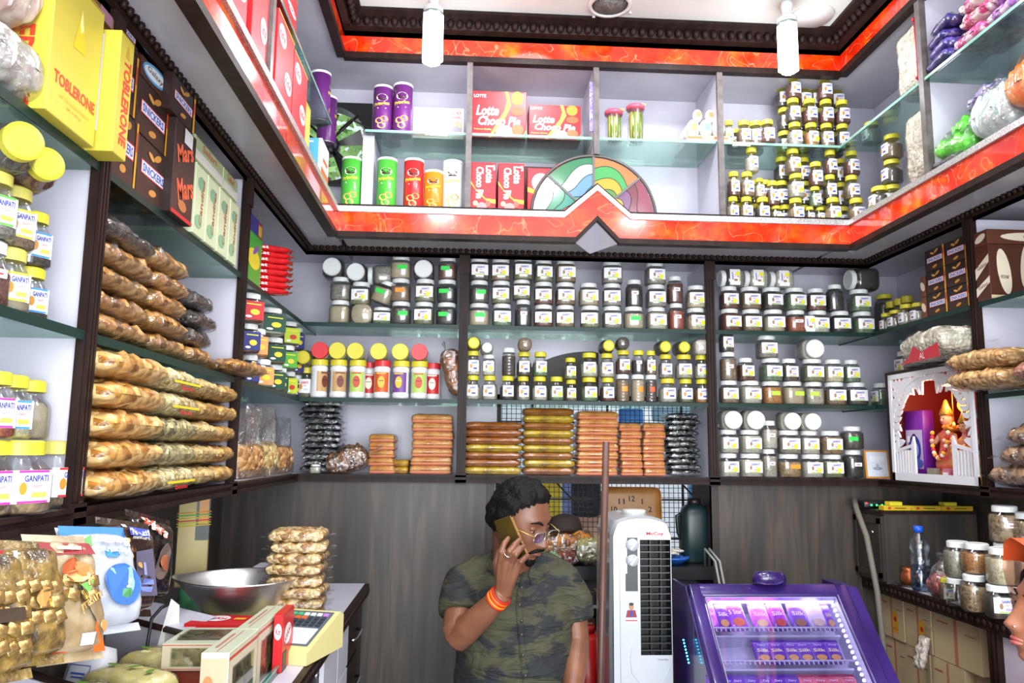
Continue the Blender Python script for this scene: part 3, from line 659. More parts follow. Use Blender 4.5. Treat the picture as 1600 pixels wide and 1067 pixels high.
# right wall, corner bay
zz = Z1
n = 0
for i, px in enumerate((1385, 1400, 1417, 1436)):
    one('R', px, .05, Z1, 'rd', .062 if i else .05, .08+.01*(i == 2), ('green', 'grey', 'light', 'light')[i], 'y', 'B', 'short yellow-lidded jar on the right wall, %s of the front file from the corner' % ORD[i], group='short jars in the right corner')
for i, px in enumerate((1390, 1403, 1415)):
    one('R', px+4, .13, Z1, 'rd', .06, .15, 'black', 'y', 'B', 'tall yellow-lidded dark jar on the right wall, %s of the rear file' % ORD[i], group='short jars in the right corner')
one('B', 1345, .06, Z1+.1965, 'sq', .1, .12, 'black', 'w', '', 'black jar lying on green herb jars in the rear right corner', pose='side')
one('B', 1383, .16, Z1, 'tall', .08, .2, 'black', 'y', '', 'tall black jar standing in the dark rear right corner')
for px, z, n in ((1418, Z2+.1, 'upper'),): one('R', px, .13, Z2+.125, 'sq', .085, .1, 'beige', 'w', 'L', 'white-lidded jar of beige powder above the lattice shrine')
one('R', 1379, .08, Z2, 'sq', .08, .1, 'green', 'w', 'L', 'white-lidded green herb jar beside the lattice shrine frame')
# ------------------------------------------------------------------ cartons, cans, packets
FILM = clear('#fbfbfa', .07, .1, bump=1.0, scale=26, name='cling_film')
FILMR = clear('#f8f9fa', .2, .12, bump=1.0, scale=38, name='crinkled_film')
def H(c, r=.45): return mat(c, r)
def art(b, items, w, h, F):
    """flat print; positions and sizes as fractions of the face, origin at its centre"""
    z = .0003
    for it in items:
        k = it[0]
        if k == 'r': b.rect(it[1]*w, it[2]*h, it[3]*w, it[4]*h, H(it[5]), F, z=z)
        elif k == 'e': b.ell(it[1]*w, it[2]*h, it[3]*w, it[4]*h, H(it[5]), F, z=z, rot=it[6] if len(it) > 6 else 0)
        elif k == 't': b.text(it[1], it[2]*w, it[3]*h, it[4]*w, it[5]*h, H(it[6]), F, z=z, rot=it[7] if len(it) > 7 else 0, bold=it[8] if len(it) > 8 else .01, shear=it[9] if len(it) > 9 else 0)
        elif k == 'T': b.text(it[1], it[2]*w, it[3]*h, it[4], it[5], H(it[6]), F, z=z, rot=it[7] if len(it) > 7 else 0, bold=it[8] if len(it) > 8 else .01)
        elif k == 'p': b.add([(x*w, y*h, z) for x, y in it[1]], [tuple(range(len(it[1])))], H(it[2]), F)
        z += .00012
    return b
def carton(M, w, d, h, col, label, front=(), left=(), right=(), top=(), bottom=(), name='carton', cat='box', group=None, side=None):
    """origin at the front-bottom edge's middle; front faces -y"""
    r = thing(name, label, cat, M, group)
    b = MB(); m = H(col, .35); b.rbox(-w/2, w/2, 0, d, 0, h, m, r=.0012, n=1, smooth=False)
    if side: b.box(-w/2-.0003, w/2+.0003, .003, d-.003, .002, h-.002, H(side, .35))
    # flap seams
    b.obj('carton_body', r)
    b.box
    a = MB()
    art(a, front, w, h, T(0, -.0004, h/2) @ FR)
    art(a, left, d, h, T(-w/2-.0008, d/2, h/2) @ Rz(-PI/2) @ FR)
    art(a, right, d, h, T(w/2+.0008, d/2, h/2) @ Rz(PI/2) @ FR)
    art(a, top, w, d, T(0, d/2, h+.0004))
    art(a, bottom, w, d, T(0, d/2, -.0004) @ Rx(PI))
    if a.v: a.obj('printed_face', r)
    fl = MB(); dk = H('#3a2a20', .7)
    fl.box(-w*.46, w*.46, -.0002, .0004, h-.0035, h-.0028, dk); fl.obj('flap_seam', r)
    return r
def wc(wall, p0, p1, d, z, depth, h, col, label, **kw):
    s0, s1 = spx(wall, p0, d, z+h/2), spx(wall, p1, d, z+h/2)
    return carton(wallM(wall, (s0+s1)/2, d, z+.0008), abs(s1-s0)*.985, depth, h, col, label, **kw)
def pillow(w, d, h, seed=0, rough=.12, nx=18, ny=12, p=2.4, sag=0, crimp=0, seal=.02, lump=0):
    """stuffed bag: returns verts/faces, base at z=0; x long axis"""
    vs = []; fs = []
    def hh(u, v):
        return max(0, 1-abs(u)**p)**.38*max(0, 1-abs(v)**p)**.38
    for side in (0, 1):
        for j in range(ny+1):
            for i in range(nx+1):
                u = math.sin(PI/2*(2*i/nx-1)); v = math.sin(PI/2*(2*j/ny-1)); a = hh(u, v)
                n = noise.noise(Vector((u*2.6+seed*7.3, v*2.6, side*5.1+seed)))
                n2 = noise.noise(Vector((u*7+seed*3.1, v*7, side*9.1+seed)))
                z = h/2+(1 if side else -1)*h/2*a*(1+rough*(n*1.6+n2*.8) if side else 1+rough*.3*n)
                pin = 1-.10*(1-a)*(abs(u)**3)
                if lump: z += (1 if side else -1)*lump*a*noise.noise(Vector((u*w*30, v*d*44, side*3+seed*5.7)))
                vs.append((u*w/2*(1-.03*abs(v)**3), v*d/2*pin+(lump*(.8 if v > 0 else -.8)*noise.noise(Vector((u*w*40, side*.6+seed, 4))) if lump and abs(v) > .7 else 0), z + sag*(u*u)*-h))
    n1 = (nx+1)*(ny+1)
    for side in (0, 1):
        for j in range(ny):
            for i in range(nx):
                q = [side*n1+j*(nx+1)+i, side*n1+j*(nx+1)+i+1, side*n1+(j+1)*(nx+1)+i+1, side*n1+(j+1)*(nx+1)+i]
                fs.append(tuple(q) if side else tuple(reversed(q)))
    m = min(v[2] for v in vs); vs = [(x, y, z-m) for x, y, z in vs]
    return vs, fs
PM = {}
def crimp_end(b, w, d, h, side, m, seed=0, L=.035):
    """flat crumpled end of a bag film"""
    rnd = random.Random(seed); n = 7; vs = []
    for i in range(n+1):
        v = (i/n*2-1); y = v*d/2*.82
        vs.append((side*(w/2*.96), y, h*.5)); vs.append((side*(w/2+L*(.8+.4*rnd.random())), y*1.05, h*.5+rnd.uniform(-.25, .35)*L))
    b.add(vs, [(2*i, 2*i+1, 2*i+3, 2*i+2) for i in range(n)], m, None, True)
def bag_parts(w, d, h, cm, seed, film=None, rough=.15, ends=1, p=3.6, L=.035):
    key = (round(w, 2), round(d, 2), round(h, 3), cm.name, seed, film.name if film else '', ends)
    if key in PM: return PM[key]
    b = MB(); vs, fs = pillow(w*.97, d*.97, h*.93, seed, rough, nx=32, ny=18, p=p, lump=0 if cm.get('smooth') else min(.012, h*.2)); b.add(vs, fs, cm, T(0, 0, h*.025), True)
    ps = [('contents', b.mesh('contents'), None)]
    b = MB(); vs, fs = pillow(w, d, h, seed+.4, rough*1.4, p=p); b.add(vs, fs, film or FILM, None, True)
    for s_ in ((1,) if ends == 1 else (1, -1) if ends == 2 else ()): crimp_end(b, w, d, h, s_, film or FILM, seed, L)
    ps.append(('plastic_wrapper', b.mesh('plastic_wrapper'), None)); PM[key] = ps; return ps
def bag(M, w, d, h, cm, label, seed=0, film=None, group=None, rough=.15, ends=1, p=3.6, name='food_bag', cat='bag', prints=None, L=.035):
    r = thing(name, label, cat, M, group)
    for n, me, mm in bag_parts(w, d, h, cm, seed, film, rough, ends, p, L): link(n, me, r, mm)
    if prints:
        b = MB(); art(b, prints, w, h, T(0, -d/2*1.0-.001, h*.45) @ FR); b.obj('printed_mark', r)
    return r
# ---------------- upper cabinets: tall crisp cans
def can_mesh(col, h, r, key):
    k2 = ('can', col, round(h, 3))
    if k2 in JM: return JM[k2]
    ps = []
    b = MB(); b.lathe([(r*.97, 0), (r, .002), (r, h-.01)], 28, H(col, .3)); ps.append(('can_body', b.mesh(), None))
    b = MB(); b.lathe([(r*1.02, h-.01), (r*1.02, h-.001), (r*.96, h), (r*.9, h-.002), (0, h-.003)], 28, H('#eef0ee', .3), smooth=False)
    b.lathe([(r*1.01, 0), (r*1.01, .004), (r*.99, .004)], 28, mat('#c8c8c8', .25, .8)); ps.append(('can_lid', b.mesh(), None))
    # print curved round the front of the can
    b = MB(); DKR = H('#3a1c10'); CR = H('#f4ead8')
    def wrap(sub):
        o = []
        for x, y, z in sub.v: a = x/r; o.append(((r+.0006+z)*math.sin(a), -(r+.0006+z)*math.cos(a), y))
        sub.v = o; return sub
    def dense(bb, cx, cy, rx, ry, m, z):
        bb.ell(cx, cy, rx, ry, m, z=z, n=16)
    f = MB()
    dense(f, 0, h*.72, r*.62, h*.075, CR, 0)
    dense(f, 0, h*.75, r*.5, h*.032, DKR, .0003)
    dense(f, -r*.2, h*.69, r*.24, h*.018, DKR, .0004); dense(f, r*.2, h*.69, r*.24, h*.018, DKR, .0004)
    dense(f, -r*.17, h*.722, r*.06, h*.008, DKR, .0005); dense(f, r*.17, h*.722, r*.06, h*.008, DKR, .0005)
    f.text('Pringles', 0, h*.585, r*1.6, h*.085, H('#f6e23a'), z=.0008, bold=.03, rot=.14)
    f.rect(0, h*.5, r*.9, h*.012, H('#ffffff'), z=.0008)
    for (ex, ey, a) in ((-.25, .24, .4), (.3, .28, -.5), (0, .14, .1)): dense(f, ex*r, ey*h, r*.42, h*.06, H('#e8c06a' if ey < .25 else '#d98a3a'), .0003+ey*.001)
    b = wrap(f); ps.append(('printed_face', b.mesh(), None)); JM[k2] = ps; return ps
def can(wall, px, d, z, col, h, label, r=.0385, yaw=0):
    s = spx(wall, px, d, z+h/2); o = thing('crisp_can', label, 'can', wallM(wall, s, d, z+.0006, yaw), 'tall crisp cans')
    for n, me, mm in can_mesh(col, h, r, 0): link(n, me, o, mm)
PUR, GRN, RED_, ORG, WHT = '#6b2a78', '#4cae3c', '#cf2a2c', '#dd7d1c', '#eceae6'
can('UB', 598, .09, UG, PUR, .2, 'purple crisp can with gold-yellow name, left of two on the glass shelf')
can('UB', 629, .085, UG, PUR, .21, 'purple crisp can standing just left of the pale carton')
can('UB', 613, .18, UG, RED_, .2, 'red crisp can half hidden behind two purple cans')
can('UB', 549, .08, F0, GRN, .215, 'green crisp can left of the white shelf support')
can('UB', 566, .17, F0, GRN, .21, 'green crisp can behind another beside the support')
can('UB', 604, .075, F0, GRN, .215, 'green crisp can right of the white shelf support')
can('UB', 646, .075, F0, RED_, .215, 'red crisp can on the cabinet floor')
can('UB', 677, .075, F0, ORG, .17, 'short orange crisp can between red and white ones')
can('UB', 707, .075, F0, WHT, .213, 'white crisp can at the right end of its row')
can('UL', 500, .08, UG, PUR, .2, 'purple crisp can on the left glass shelf, nearest', yaw=.3)
can('UL', 511, .09, UG, PUR, .2, 'purple crisp can behind another on the left glass shelf', yaw=.3)
# supports under the corner of the glass shelves
b = MB(); xs = xat(574, UB+.05, 2.5); b.box(xs-.022, xs+.022, UB+.06, UBK, F0-.01, UG-.012, WHITE); struct(b, 'trim_%d' % k); k += 1
b = MB(); b.box(ULK, UL-.14, 2.82, 2.86, UG-.045, UG-.011, mat('#c9c6c8', .3)); struct(b, 'trim_%d' % k); k += 1
# exhaust fan in the corner
FX0, FX1, FZ0, FZ1 = xat(452, UBK, 2.6), xat(573, UBK, 2.6), 2.50, 2.86
fo = thing('exhaust_fan', 'black square exhaust fan frame on the upper wall with daylight through its blades', 'fan', T((FX0+FX1)/2, UBK-.02, (FZ0+FZ1)/2))
BK = mat('#17181a', .35); R = .165
b = MB(); n = 40; half = .18
ring = [(R*math.cos(2*PI*i/n), R*math.sin(2*PI*i/n)) for i in range(n)]
sqr = []
for i in range(n):
    c, q = math.cos(2*PI*i/n), math.sin(2*PI*i/n); kk = half/max(abs(c), abs(q)); sqr.append((c*kk, q*kk))
for y in (-.012, .012):
    b.add([(x, y, z) for x, z in ring+sqr], [(i, (i+1) % n, n+(i+1) % n, n+i) if y < 0 else (n+i, n+(i+1) % n, (i+1) % n, i) for i in range(n)], BK)
b.add([(x, y, z) for y in (-.012, .06) for x, z in ring], [(i, n+i, n+(i+1) % n, (i+1) % n) for i in range(n)], BK)
b.add([(x, y, z) for y in (-.012, .012) for x, z in sqr], [(i, (i+1) % n, n+(i+1) % n, n+i) for i in range(n)], BK)
b.obj('fan_frame', fo)
b = MB(); b.lathe([(.04, 0), (.045, .01), (.045, .05), (0, .055)], 20, BK, T(0, -.01, 0) @ Rx(-PI/2)); 
for a in (PI/4, 3*PI/4, 5*PI/4, 7*PI/4): b.tube([(0, -.012, 0), (.235*math.cos(a)*.75, -.016, .235*math.sin(a)*.75)], .006, BK, n=6)
b.obj('motor', fo)
for i in range(5):
    a = 2*PI*i/5+.3; b = MB(); vs = []
    for t in range(5):
        r_ = .04+.11*t/4; wd = .35+.12*t/4
        vs += [(r_*math.cos(a-wd*.5), .02+.012, r_*math.sin(a-wd*.5)), (r_*math.cos(a+wd*.5), .02-.012+.01, r_*math.sin(a+wd*.5))]
    b.add(vs, [(2*t, 2*t+1, 2*t+3, 2*t+2) for t in range(4)], BK, None, True); b.obj('fan_blade', fo)
b = MB(); b.tube([(.05, -.03, .05), (.1, -.05, .09), (.17, -.04, .06), (.22, -.03, .05)], .004, mat('#2a1a1a')); b.obj('wires', fo)
# pale carton
SWF = [('r', 0, -.25, 1, .5, '#e9c9c4'), ('t', 'STAR', .36, .34, .2, .11, '#c04a44', 0, .03), ('t', 'WARS', .36, .2, .2, .11, '#c04a44', 0, .03), ('r', .36, -.1, .22, .34, '#8f8f98'), ('r', .25, -.2, .04, .6, '#dfe6ea'),
       ('e', .3, -.02, .045, .1, '#c9a58c'), ('e', .37, 0, .045, .1, '#c09a80'), ('e', .43, -.04, .04, .1, '#c9a58c'), ('r', -.2, -.38, .6, .1, '#d8908a')]
wc('UB', 645, 725, .1, UG, .09, .13, '#f0ecec', 'pale pink and white carton with red lettering beside purple cans', front=SWF)
# red biscuit cartons
LOT = lambda sc_=1: [('e', .33, .36, .11, .15, '#e8861c'), ('p', [(.1, .5), (.16, .5), (.22, .2), (.1, -.1), (-.05, -.32), (-.14, -.5), (-.2, -.5), (-.05, -.2), (.1, .1), (.14, .3)], '#efb43c'),
       ('t', 'LOTTE', -.36, .39, .22, .07, '#ffffff', 0, .03), ('t', 'Lotte', -.22, .08, .42, .22, '#fff6f2', 0, .035, .25), ('t', 'Choco Pie', 0, -.14, .78, .2, '#fff6f2', 0, .035, .25),
       ('e', .1, -.36, .17, .13, '#e4b98c'), ('e', .1, -.38, .15, .09, '#f6ead8'), ('e', .34, -.32, .11, .12, '#b0643c'), ('e', .34, .08, .12, .1, '#a9542c'), ('p', [(.4, -.5), (.5, -.5), (.5, -.32)], '#48a83c'), ('t', 'Premium Quality', -.3, -.33, .32, .05, '#f0d070')]
wc('UB', 737, 823, .07, UG, .1, .195, '#c8202a', 'largest red choco-pie carton, standing at left on the upper glass shelf', front=LOT())
wc('UB', 826, 908, .07, UG, .1, .145, '#cc222c', 'red choco-pie carton, lower one beside the largest on the glass shelf', front=LOT())
def VERT(): return [('p', [(.5, -.1), (.1, -.12), (-.3, 0), (-.5, .12), (-.5, .06), (-.2, -.08), (.2, -.2), (.5, -.22)], '#efb43c'), ('t', 'Lotte', .18, .3, .36, .6*.55, '#fff6f2', -PI/2, .035), 
        ('t', 'Choco Pie', -.12, .0, .62, .19, '#fff6f2', -PI/2, .035), ('e', -.2, -.34, .22, .08, '#e4b98c'), ('e', .1, -.3, .26, .09, '#e8a0a0'), ('e', .32, -.43, .14, .05, '#e8861c'), ('p', [(-.5, -.5), (-.2, -.5), (-.5, -.38)], '#48a83c'), ('t', 'LOTTE', .4, .42, .2, .035, '#ffffff', -PI/2, .02)]
def vert_art(w, h):
    # sideways print: lengths of rotated words are given in metres
    return [('p', [(.5, -.22), (.1, -.2), (-.3, -.02), (-.5, .14), (-.5, .08), (-.2, -.1), (.2, -.28), (.5, -.3)], '#efb43c'), ('T', 'Lotte', .24*w/w, .27, h*.34, w*.3, '#fff6f2', -PI/2, .035), ('T', 'Choco Pie', -.14, .1, h*.62, w*.3, '#fff6f2', -PI/2, .035),
            ('e', -.3, -.3, .1, .05, '#e4b98c'), ('e', -.05, -.36, .2, .08, '#d88a8a'), ('e', .2, -.3, .1, .06, '#c06050'), ('e', .32, -.43, .14, .05, '#e8861c'), ('p', [(-.5, -.5), (-.2, -.5), (-.5, -.4)], '#48a83c'), ('T', 'LOTTE', .42, .4, h*.1, w*.08, '#ffffff', -PI/2, .02)]
for p0, p1, q in ((735, 775, 'left'), (778, 819, 'right')):
    w_ = abs(spx('UB', p1, .05, 2.4)-spx('UB', p0, .05, 2.4))
    wc('UB', p0, p1, .05, F0, .05, .208, '#c6202a', 'upright red choco-pie carton with sideways lettering, %s of two' % q, front=vert_art(w_, .208))
wc('UB', 736, 775, .12, F0, .1, .235, '#cc2630', 'red choco-pie carton peeping above the upright pair', front=[('t', 'Lotte', 0, .45, .6, .06, '#fff6f2', 0, .03, .25)])
wc('UB', 824, 866, .06, F0, .05, .195, '#d02a34', 'red carton with pink pies partly behind the coloured glass fan', front=[('e', 0, .2, .35, .2, '#eaa8a8'), ('p', [(-.5, .1), (.5, -.1), (.5, -.2), (-.5, 0)], '#efb43c'), ('r', -.1, -.2, .5, .05, '#fff6f2')])
wc('UB', 868, 915, .09, F0, .08, .228, '#c6202a', 'red choco-pie carton behind the coloured glass fan, rightmost', front=[('t', 'Lotte', -.1, .41, .5, .07, '#fff6f2', 0, .03, .25), ('t', 'Choco', 0, .31, .7, .07, '#fff6f2', 0, .03, .25), ('r', 0, .24, 1, .03, '#efb43c')])
wc('UB', 777, 866, .15, F0, .09, .235, '#4a2026', 'dark maroon carton at the back behind the red cartons')
b = MB(); x0 = xat(926, UB+.02, 2.75); b.box(x0-.012, x0+.012, UB+.02, UB+.024, UG+.02, 2.87, cloudy('#5a3fd0', '#c9c0ff', 160, rough=.2, metal=.3, bump=1))
o = b.obj('tinsel_strip'); o['label'] = 'glittering violet foil strip hanging on the upper divider'; o['category'] = 'decoration'
# pink-lidded canisters of sticks
for px, hh_, q in ((959, .135, 'shorter'), (993, .16, 'taller')):
    s = spx('UB', px, .08, UG+.08); o = thing('canister', 'clear canister of green-gold sticks with a pink lid, %s of two' % q, 'canister', wallM('UB', s, .08, UG+.0006), 'pink-lidded canisters'); r = .034
    b = MB(); b.lathe([(r*.95, 0), (r, .006), (r, hh_-.02), (r*.93, hh_-.014)], 22, SHELL, sy=.9); b.obj('canister_body', o)
    for i in range(14):
        a = i*2.4; q_ = r*.7*math.sqrt((i+.5)/14); MB().tube([(q_*math.cos(a), q_*math.sin(a)*.8, .004), (q_*math.cos(a+.1)*1.05, q_*math.sin(a+.1)*.8, hh_*.8)], .0045, H(('#b9b52c', '#7d9a2c', '#d8cf6a')[i % 3]), n=6).obj('stick', o)
    b = MB(); b.lathe([(r*1.1, hh_-.018), (r*1.12, hh_-.006), (r*.95, hh_), (0, hh_+.003)], 22, H('#d9566e', .3), sy=.9); b.box(r*.6, r*1.2, -.006, .006, hh_, hh_+.008, H('#e8b03c')); b.obj('lid', o)
# tray of candy eggs
s = spx('UB', 1098, .1, UG+.02)
o = carton(wallM('UB', s, .03, UG+.0006), .165, .2, .022, '#e8dcd0', 'shallow printed tray holding white candy eggs on the upper glass shelf', front=[('r', 0, .1, 1, .5, '#e0703a'), ('r', 0, .1, .3, .2, '#ffffff')], name='egg_tray', cat='tray')
for i in range(4):
    for j in range(3):
        e_ = MB(); e_.lathe([(0, -.028), (.012, -.025), (.019, -.012), (.0205, .002), (.017, .018), (.009, .028), (0, .031)], 14, H('#eceae4', .3)); e_.rect(0, 0, .018, .022, H(('#e8885a', '#7ab0d8', '#d8c84a', '#8ac078')[(i+j) % 4]), T(0, -.0208, 0) @ FR)
        q = wallM('UB', s-.052+.052*j, .06+.045*i, UG+.062) @ Matrix.Scale(1.25, 4) ; e_.obj('candy_egg', None, q, label='white candy egg with coloured print, %s row from the front, %s across' % (ORD[i], ('left', 'middle', 'right')[j]), cat='candy', group='candy eggs in the tray')
for j in range(2):
    e_ = MB(); e_.ball((0, 0, 0), (.02, .02, .028), H('#f2f0ea', .3), n=14); e_.rect(0, 0, .018, .02, H('#e8885a'), T(0, -.0205, 0) @ FR)
    e_.obj('candy_egg', None, wallM('UB', s-.025+.052*j, .085, UG+.128), label='white candy egg lying on top of the tray of eggs, %s one' % ('left', 'right')[j], cat='candy', group='candy eggs in the tray')
bag(wallM('UB', .8, .12, F0), .22, .16, .022, grain('#cfcfd0', '#efefef', 120, rough=.5), 'flat white packets at the bottom of the third upper cabinet', 3, name='packet', cat='packet')
# left upper wall: stacks of red cartons
KK = '#c8141c'
def kk_art(flip=0): return [('e', 0, .28, .36, .14, '#ffffff'), ('t', 'KitKat', 0, .28, .56, .11, KK, 0, .03), ('e', 0, -.1, .3, .05, '#e8b83a'), ('r', 0, -.3, .5, .04, '#e8b83a'), ('t', 'Break', 0, -.42, .5, .05, '#ffffff')]
def face2(): return [('e', -.2, .3, .22, .12, '#f4dcdc'), ('t', 'KitKat', -.2, .3, .34, .09, KK, .1, .03), ('e', .22, -.1, .22, .12, '#f4dcdc'), ('t', 'KitKat', .22, -.1, .34, .09, KK, .1, .03), ('r', 0, .49, 1, .02, '#e8b83a')]
def ulc(s0, s1, d, z, depth, h, col, label, **kw): return carton(wallM('UL', (s0+s1)/2, d, z+.0008), abs(s1-s0)*.985, depth, h, col, label, **kw)
ulc(2.17, 2.36, .015, F0, .11, .24, '#cf2028', 'red chocolate carton with white ovals, farthest of the upper left row', front=face2(), left=kk_art())
ulc(1.97, 2.165, .015, F0, .11, .25, '#cf2028', 'red chocolate carton with white ovals, second of the upper left row', front=face2(), left=kk_art())
ulc(1.74, 1.88, .015, F0, .12, .27, '#d3242b', 'red chocolate carton with white ovals, third of the upper left row', front=face2(), left=kk_art())
ulc(1.52, 1.70, .015, F0, .12, .27, '#cf2028', 'red chocolate carton with white ovals, nearest of the upper left row', front=face2(), left=kk_art())
ulc(2.39, 2.50, .03, F0, .14, .2, '#d8b83a', 'tall gold carton beyond the red ones on the upper left', front=[('r', 0, 0, .7, .8, '#e8d060')])
ulc(2.66, 2.80, .02, F0, .12, .17, '#e8e4e0', 'blue, white and orange carton beside green cans in the upper corner', front=[('r', 0, -.3, 1, .4, '#e05a2a'), ('r', 0, .1, .6, .08, '#e05a2a')], left=[('r', 0, .12, .8, .75, '#58b0dc'), ('e', -.1, .25, .18, .07, '#f0f0f0'), ('e', .1, .0, .18, .06, '#c04040'), ('r', 0, .42, .5, .03, '#ffffff')])
ulc(2.0, 2.24, .03, UG, .12, .1, '#cf2028', 'red carton lying on the upper left glass shelf', front=face2(), bottom=[('t', 'KitKat', 0, 0, .4, .3, '#ffffff')])
ulc(1.93, 2.2, .035, UG+.102, .12, .09, '#c81c24', 'red carton lying on another on the upper left glass shelf', front=face2())
# upper right: sacks of puffed seeds, packets
PUFF = grain('#d8d2c0', '#efe9da', 85, '#c4bda6', rough=.7, bump=1.0)
def sack(M, w, d, h, label, seed=1):
    r = thing('puffed_seed_sack', label, 'sack', M); b = MB(); vs, fs = pillow(w, h, d, seed, .06, nx=22, ny=26, p=7)
    b.add(vs, fs, PUFF, T(0, 0, h/2) @ Rx(PI/2) @ T(0, 0, -d/2), True); b.obj('puffed_seeds', r)
    b = MB(); vs, fs = pillow(w*1.02, h*1.02, d*1.03, seed, .09, nx=18, ny=22, p=7); b.add(vs, fs, FILM, T(0, 0, h/2) @ Rx(PI/2) @ T(0, 0, -d/2), True); b.obj('plastic_wrapper', r)
    return r
r = sack(wallM('UR', 2.47, .1, UG), .17, .16, .255, 'tall clear sack of white puffed seeds tied with red cord on glass shelf', 1)
b = MB(); b.tube([(.066, -.085, .02), (.07, -.088, .12), (.064, -.086, .24)], .003, H('#c8282c'), n=6); b.ball((.066, -.088, .24), .008, H('#c8282c'), n=8); b.ball((.066, -.088, .03), .007, H('#c8282c'), n=8); b.obj('red_cord', r)
sack(wallM('UR', 2.46, .1, F0), .17, .14, .27, 'clear sack of white puffed seeds on the cabinet floor below the corded one', 2)
FOIL = lambda a, b_, s_=0: cloudy(a, b_, 25, rough=.22, bump=.7, dist=.008, coat=.3)
for i, (s_, zz, w_, c1, c2, q) in enumerate(((2.27, 0, .14, '#2a2058', '#5a4aa8', 'lowest'), (2.26, .035, .12, '#2c2260', '#6a58b8', 'second'), (2.265, .07, .11, '#241a50', '#5040a0', 'third'), (2.24, .105, .12, '#2a2058', '#4a3a90', 'topmost'))):
    bag(wallM('UR', s_, .07, UG+zz, PI/2*.9), .16, w_, .04, FOIL(c1, c2), 'dark purple foil packet on the top right shelf, %s of its pile' % q, i, group='purple foil packets', rough=.5)
for i, (s_, zz, c1, c2, q) in enumerate(((2.14, 0, '#d84a90', '#f0c8d8', 'lowest by the purple packets'), (1.98, 0, '#b070d0', '#f0d0f0', 'lowest at the picture edge'), (2.1, .05, '#d83a78', '#f2e2d8', 'upper by the purple packets'), (1.96, .05, '#c060c0', '#f0d8ee', 'upper at the picture edge'), (2.1, .1, '#e060a0', '#f6e8e0', 'topmost'))):
    bag(wallM('UR', s_, .09, UG+zz), .15, .17, .05, cloudy(c1, c2, 40, rough=.25, bump=.5, dist=.006, p=(.45, .55)), 'pink and white printed packet, %s' % q, i+5, group='pink printed packets', rough=.5)
GRB = FOIL('#3aa824', '#6ae048')
for i, (s_, d_, zz, w_) in enumerate(((2.24, .06, 0, .15), (2.22, .1, .05, .13))):
    bag(wallM('UR', s_, d_, F0+zz, .3), w_, .14, .07, GRB, 'bright green folded bag on the upper right floor, %s one' % ('lower', 'upper')[i], i+11, rough=.6, group='bright green bags', ends=2)
bag(wallM('UR', 2.14, .1, F0+.13, -.2), .17, .14, .05, FOIL('#3c3078', '#c0b8e0'), 'purple and white packet lying on green bags', 15, rough=.5)
bag(wallM('UR', 2.07, .08, F0), .18, .16, .15, cloudy('#b0dcd4', '#f0f4f0', 24, rough=.3, c3='#5ab0e8', bump=.6, dist=.01), 'clear bag of pale blue-dotted toys beside the green bags', 16, FILMR, rough=.3, ends=2)
bag(wallM('UR', 1.9, .06, F0+.02), .16, .15, .14, FOIL('#e8641c', '#f8903c'), 'orange bag at the upper right edge', 17, rough=.35)
bag(wallM('UR', 2.29, .03, F0, .0), .12, .06, .02, FOIL('#50545c', '#a8acb4'), 'small grey foil packet at the foot of the upper right divider', 18, rough=.5)
# ---------------- coloured glass fan on the peak
cx, cz, R = .482, Z4+.008, .243
o = thing('stained_glass_fan', 'half-round stained glass fan of wavy coloured panes above the red peak', 'decoration', T(cx, UB+.006, cz))
LEAD = mat('#3c3b3c', .35, .5)
cols = ['#2f6b48', '#3a8a78', '#b08a2c', '#6a3440', '#b9c8c0', '#b8583a', '#5a7fa8', '#3f8a4c', '#7a3a4a', '#c09a34', '#2f7a6c', '#9ab0b8', '#b8683c', '#4f7a3c', '#6a4a6a', '#3a7a5c']
ci = 0
secs = [(PI, 2.42), (2.42, PI/2), (PI/2, .72), (.72, 0)]
for si, (a0, a1) in enumerate(secs):
    nb = 5; rr = [.035]+[R*(q/nb) for q in range(1, nb)]+[R-.006]
    def bd(q, t):
        if q == 0: return .03
        if q == nb: return R-.006
        return R*(.16+.84*q/nb)+.019*math.sin(t*4+si*1.7+q*.7)*(1 if q < nb else 0)-.01
    m = 10
    for q in range(nb):
        vs = []
        for i in range(m+1):
            t = i/m; a = a0+(a1-a0)*t
            for rad in (bd(q, t), max(bd(q+1, t)-.001, bd(q, t)+.004)): vs.append((rad*math.cos(a), rad*math.sin(a)))
        c = cols[(ci*5+si*3) % 16]; ci += 1
        gm = clear(c, .14, .05, name='coloured_glass')
        gm2 = cloudy(c, c, 20, rough=.12, coat=.4, p=(.3, .7))
        b = MB(); b.add([(x, y, z) for y in (0, .003) for x, z in vs], [(2*i, 2*i+1, 2*i+3, 2*i+2) for i in range(m)] + [(22+2*i+2, 22+2*i+3, 22+2*i+1, 22+2*i) for i in range(m)], gm2)
        b.obj('glass_pane', o)
        if q: MB().tube([(bd(q, i/m)*math.cos(a0+(a1-a0)*i/m), -.0005, bd(q, i/m)*math.sin(a0+(a1-a0)*i/m)) for i in range(m+1)], .0013, LEAD, n=5).obj('lead_line', o)
for a in (2.42, PI/2, .72): MB().box(0, R, -.004, .005, -.0045, .0045, mat('#5a5757', .3), Ry(-a)).obj('frame_bar', o)
b = MB(); b.tube([(R*math.cos(PI*i/36), 0, R*math.sin(PI*i/36)) for i in range(37)], .006, mat('#4a4544', .35), n=6); b.box(-R, -.128, -.003, .004, -.004, .004, DARK); b.box(.128, R, -.003, .004, -.004, .004, DARK); b.obj('curved_frame', o)
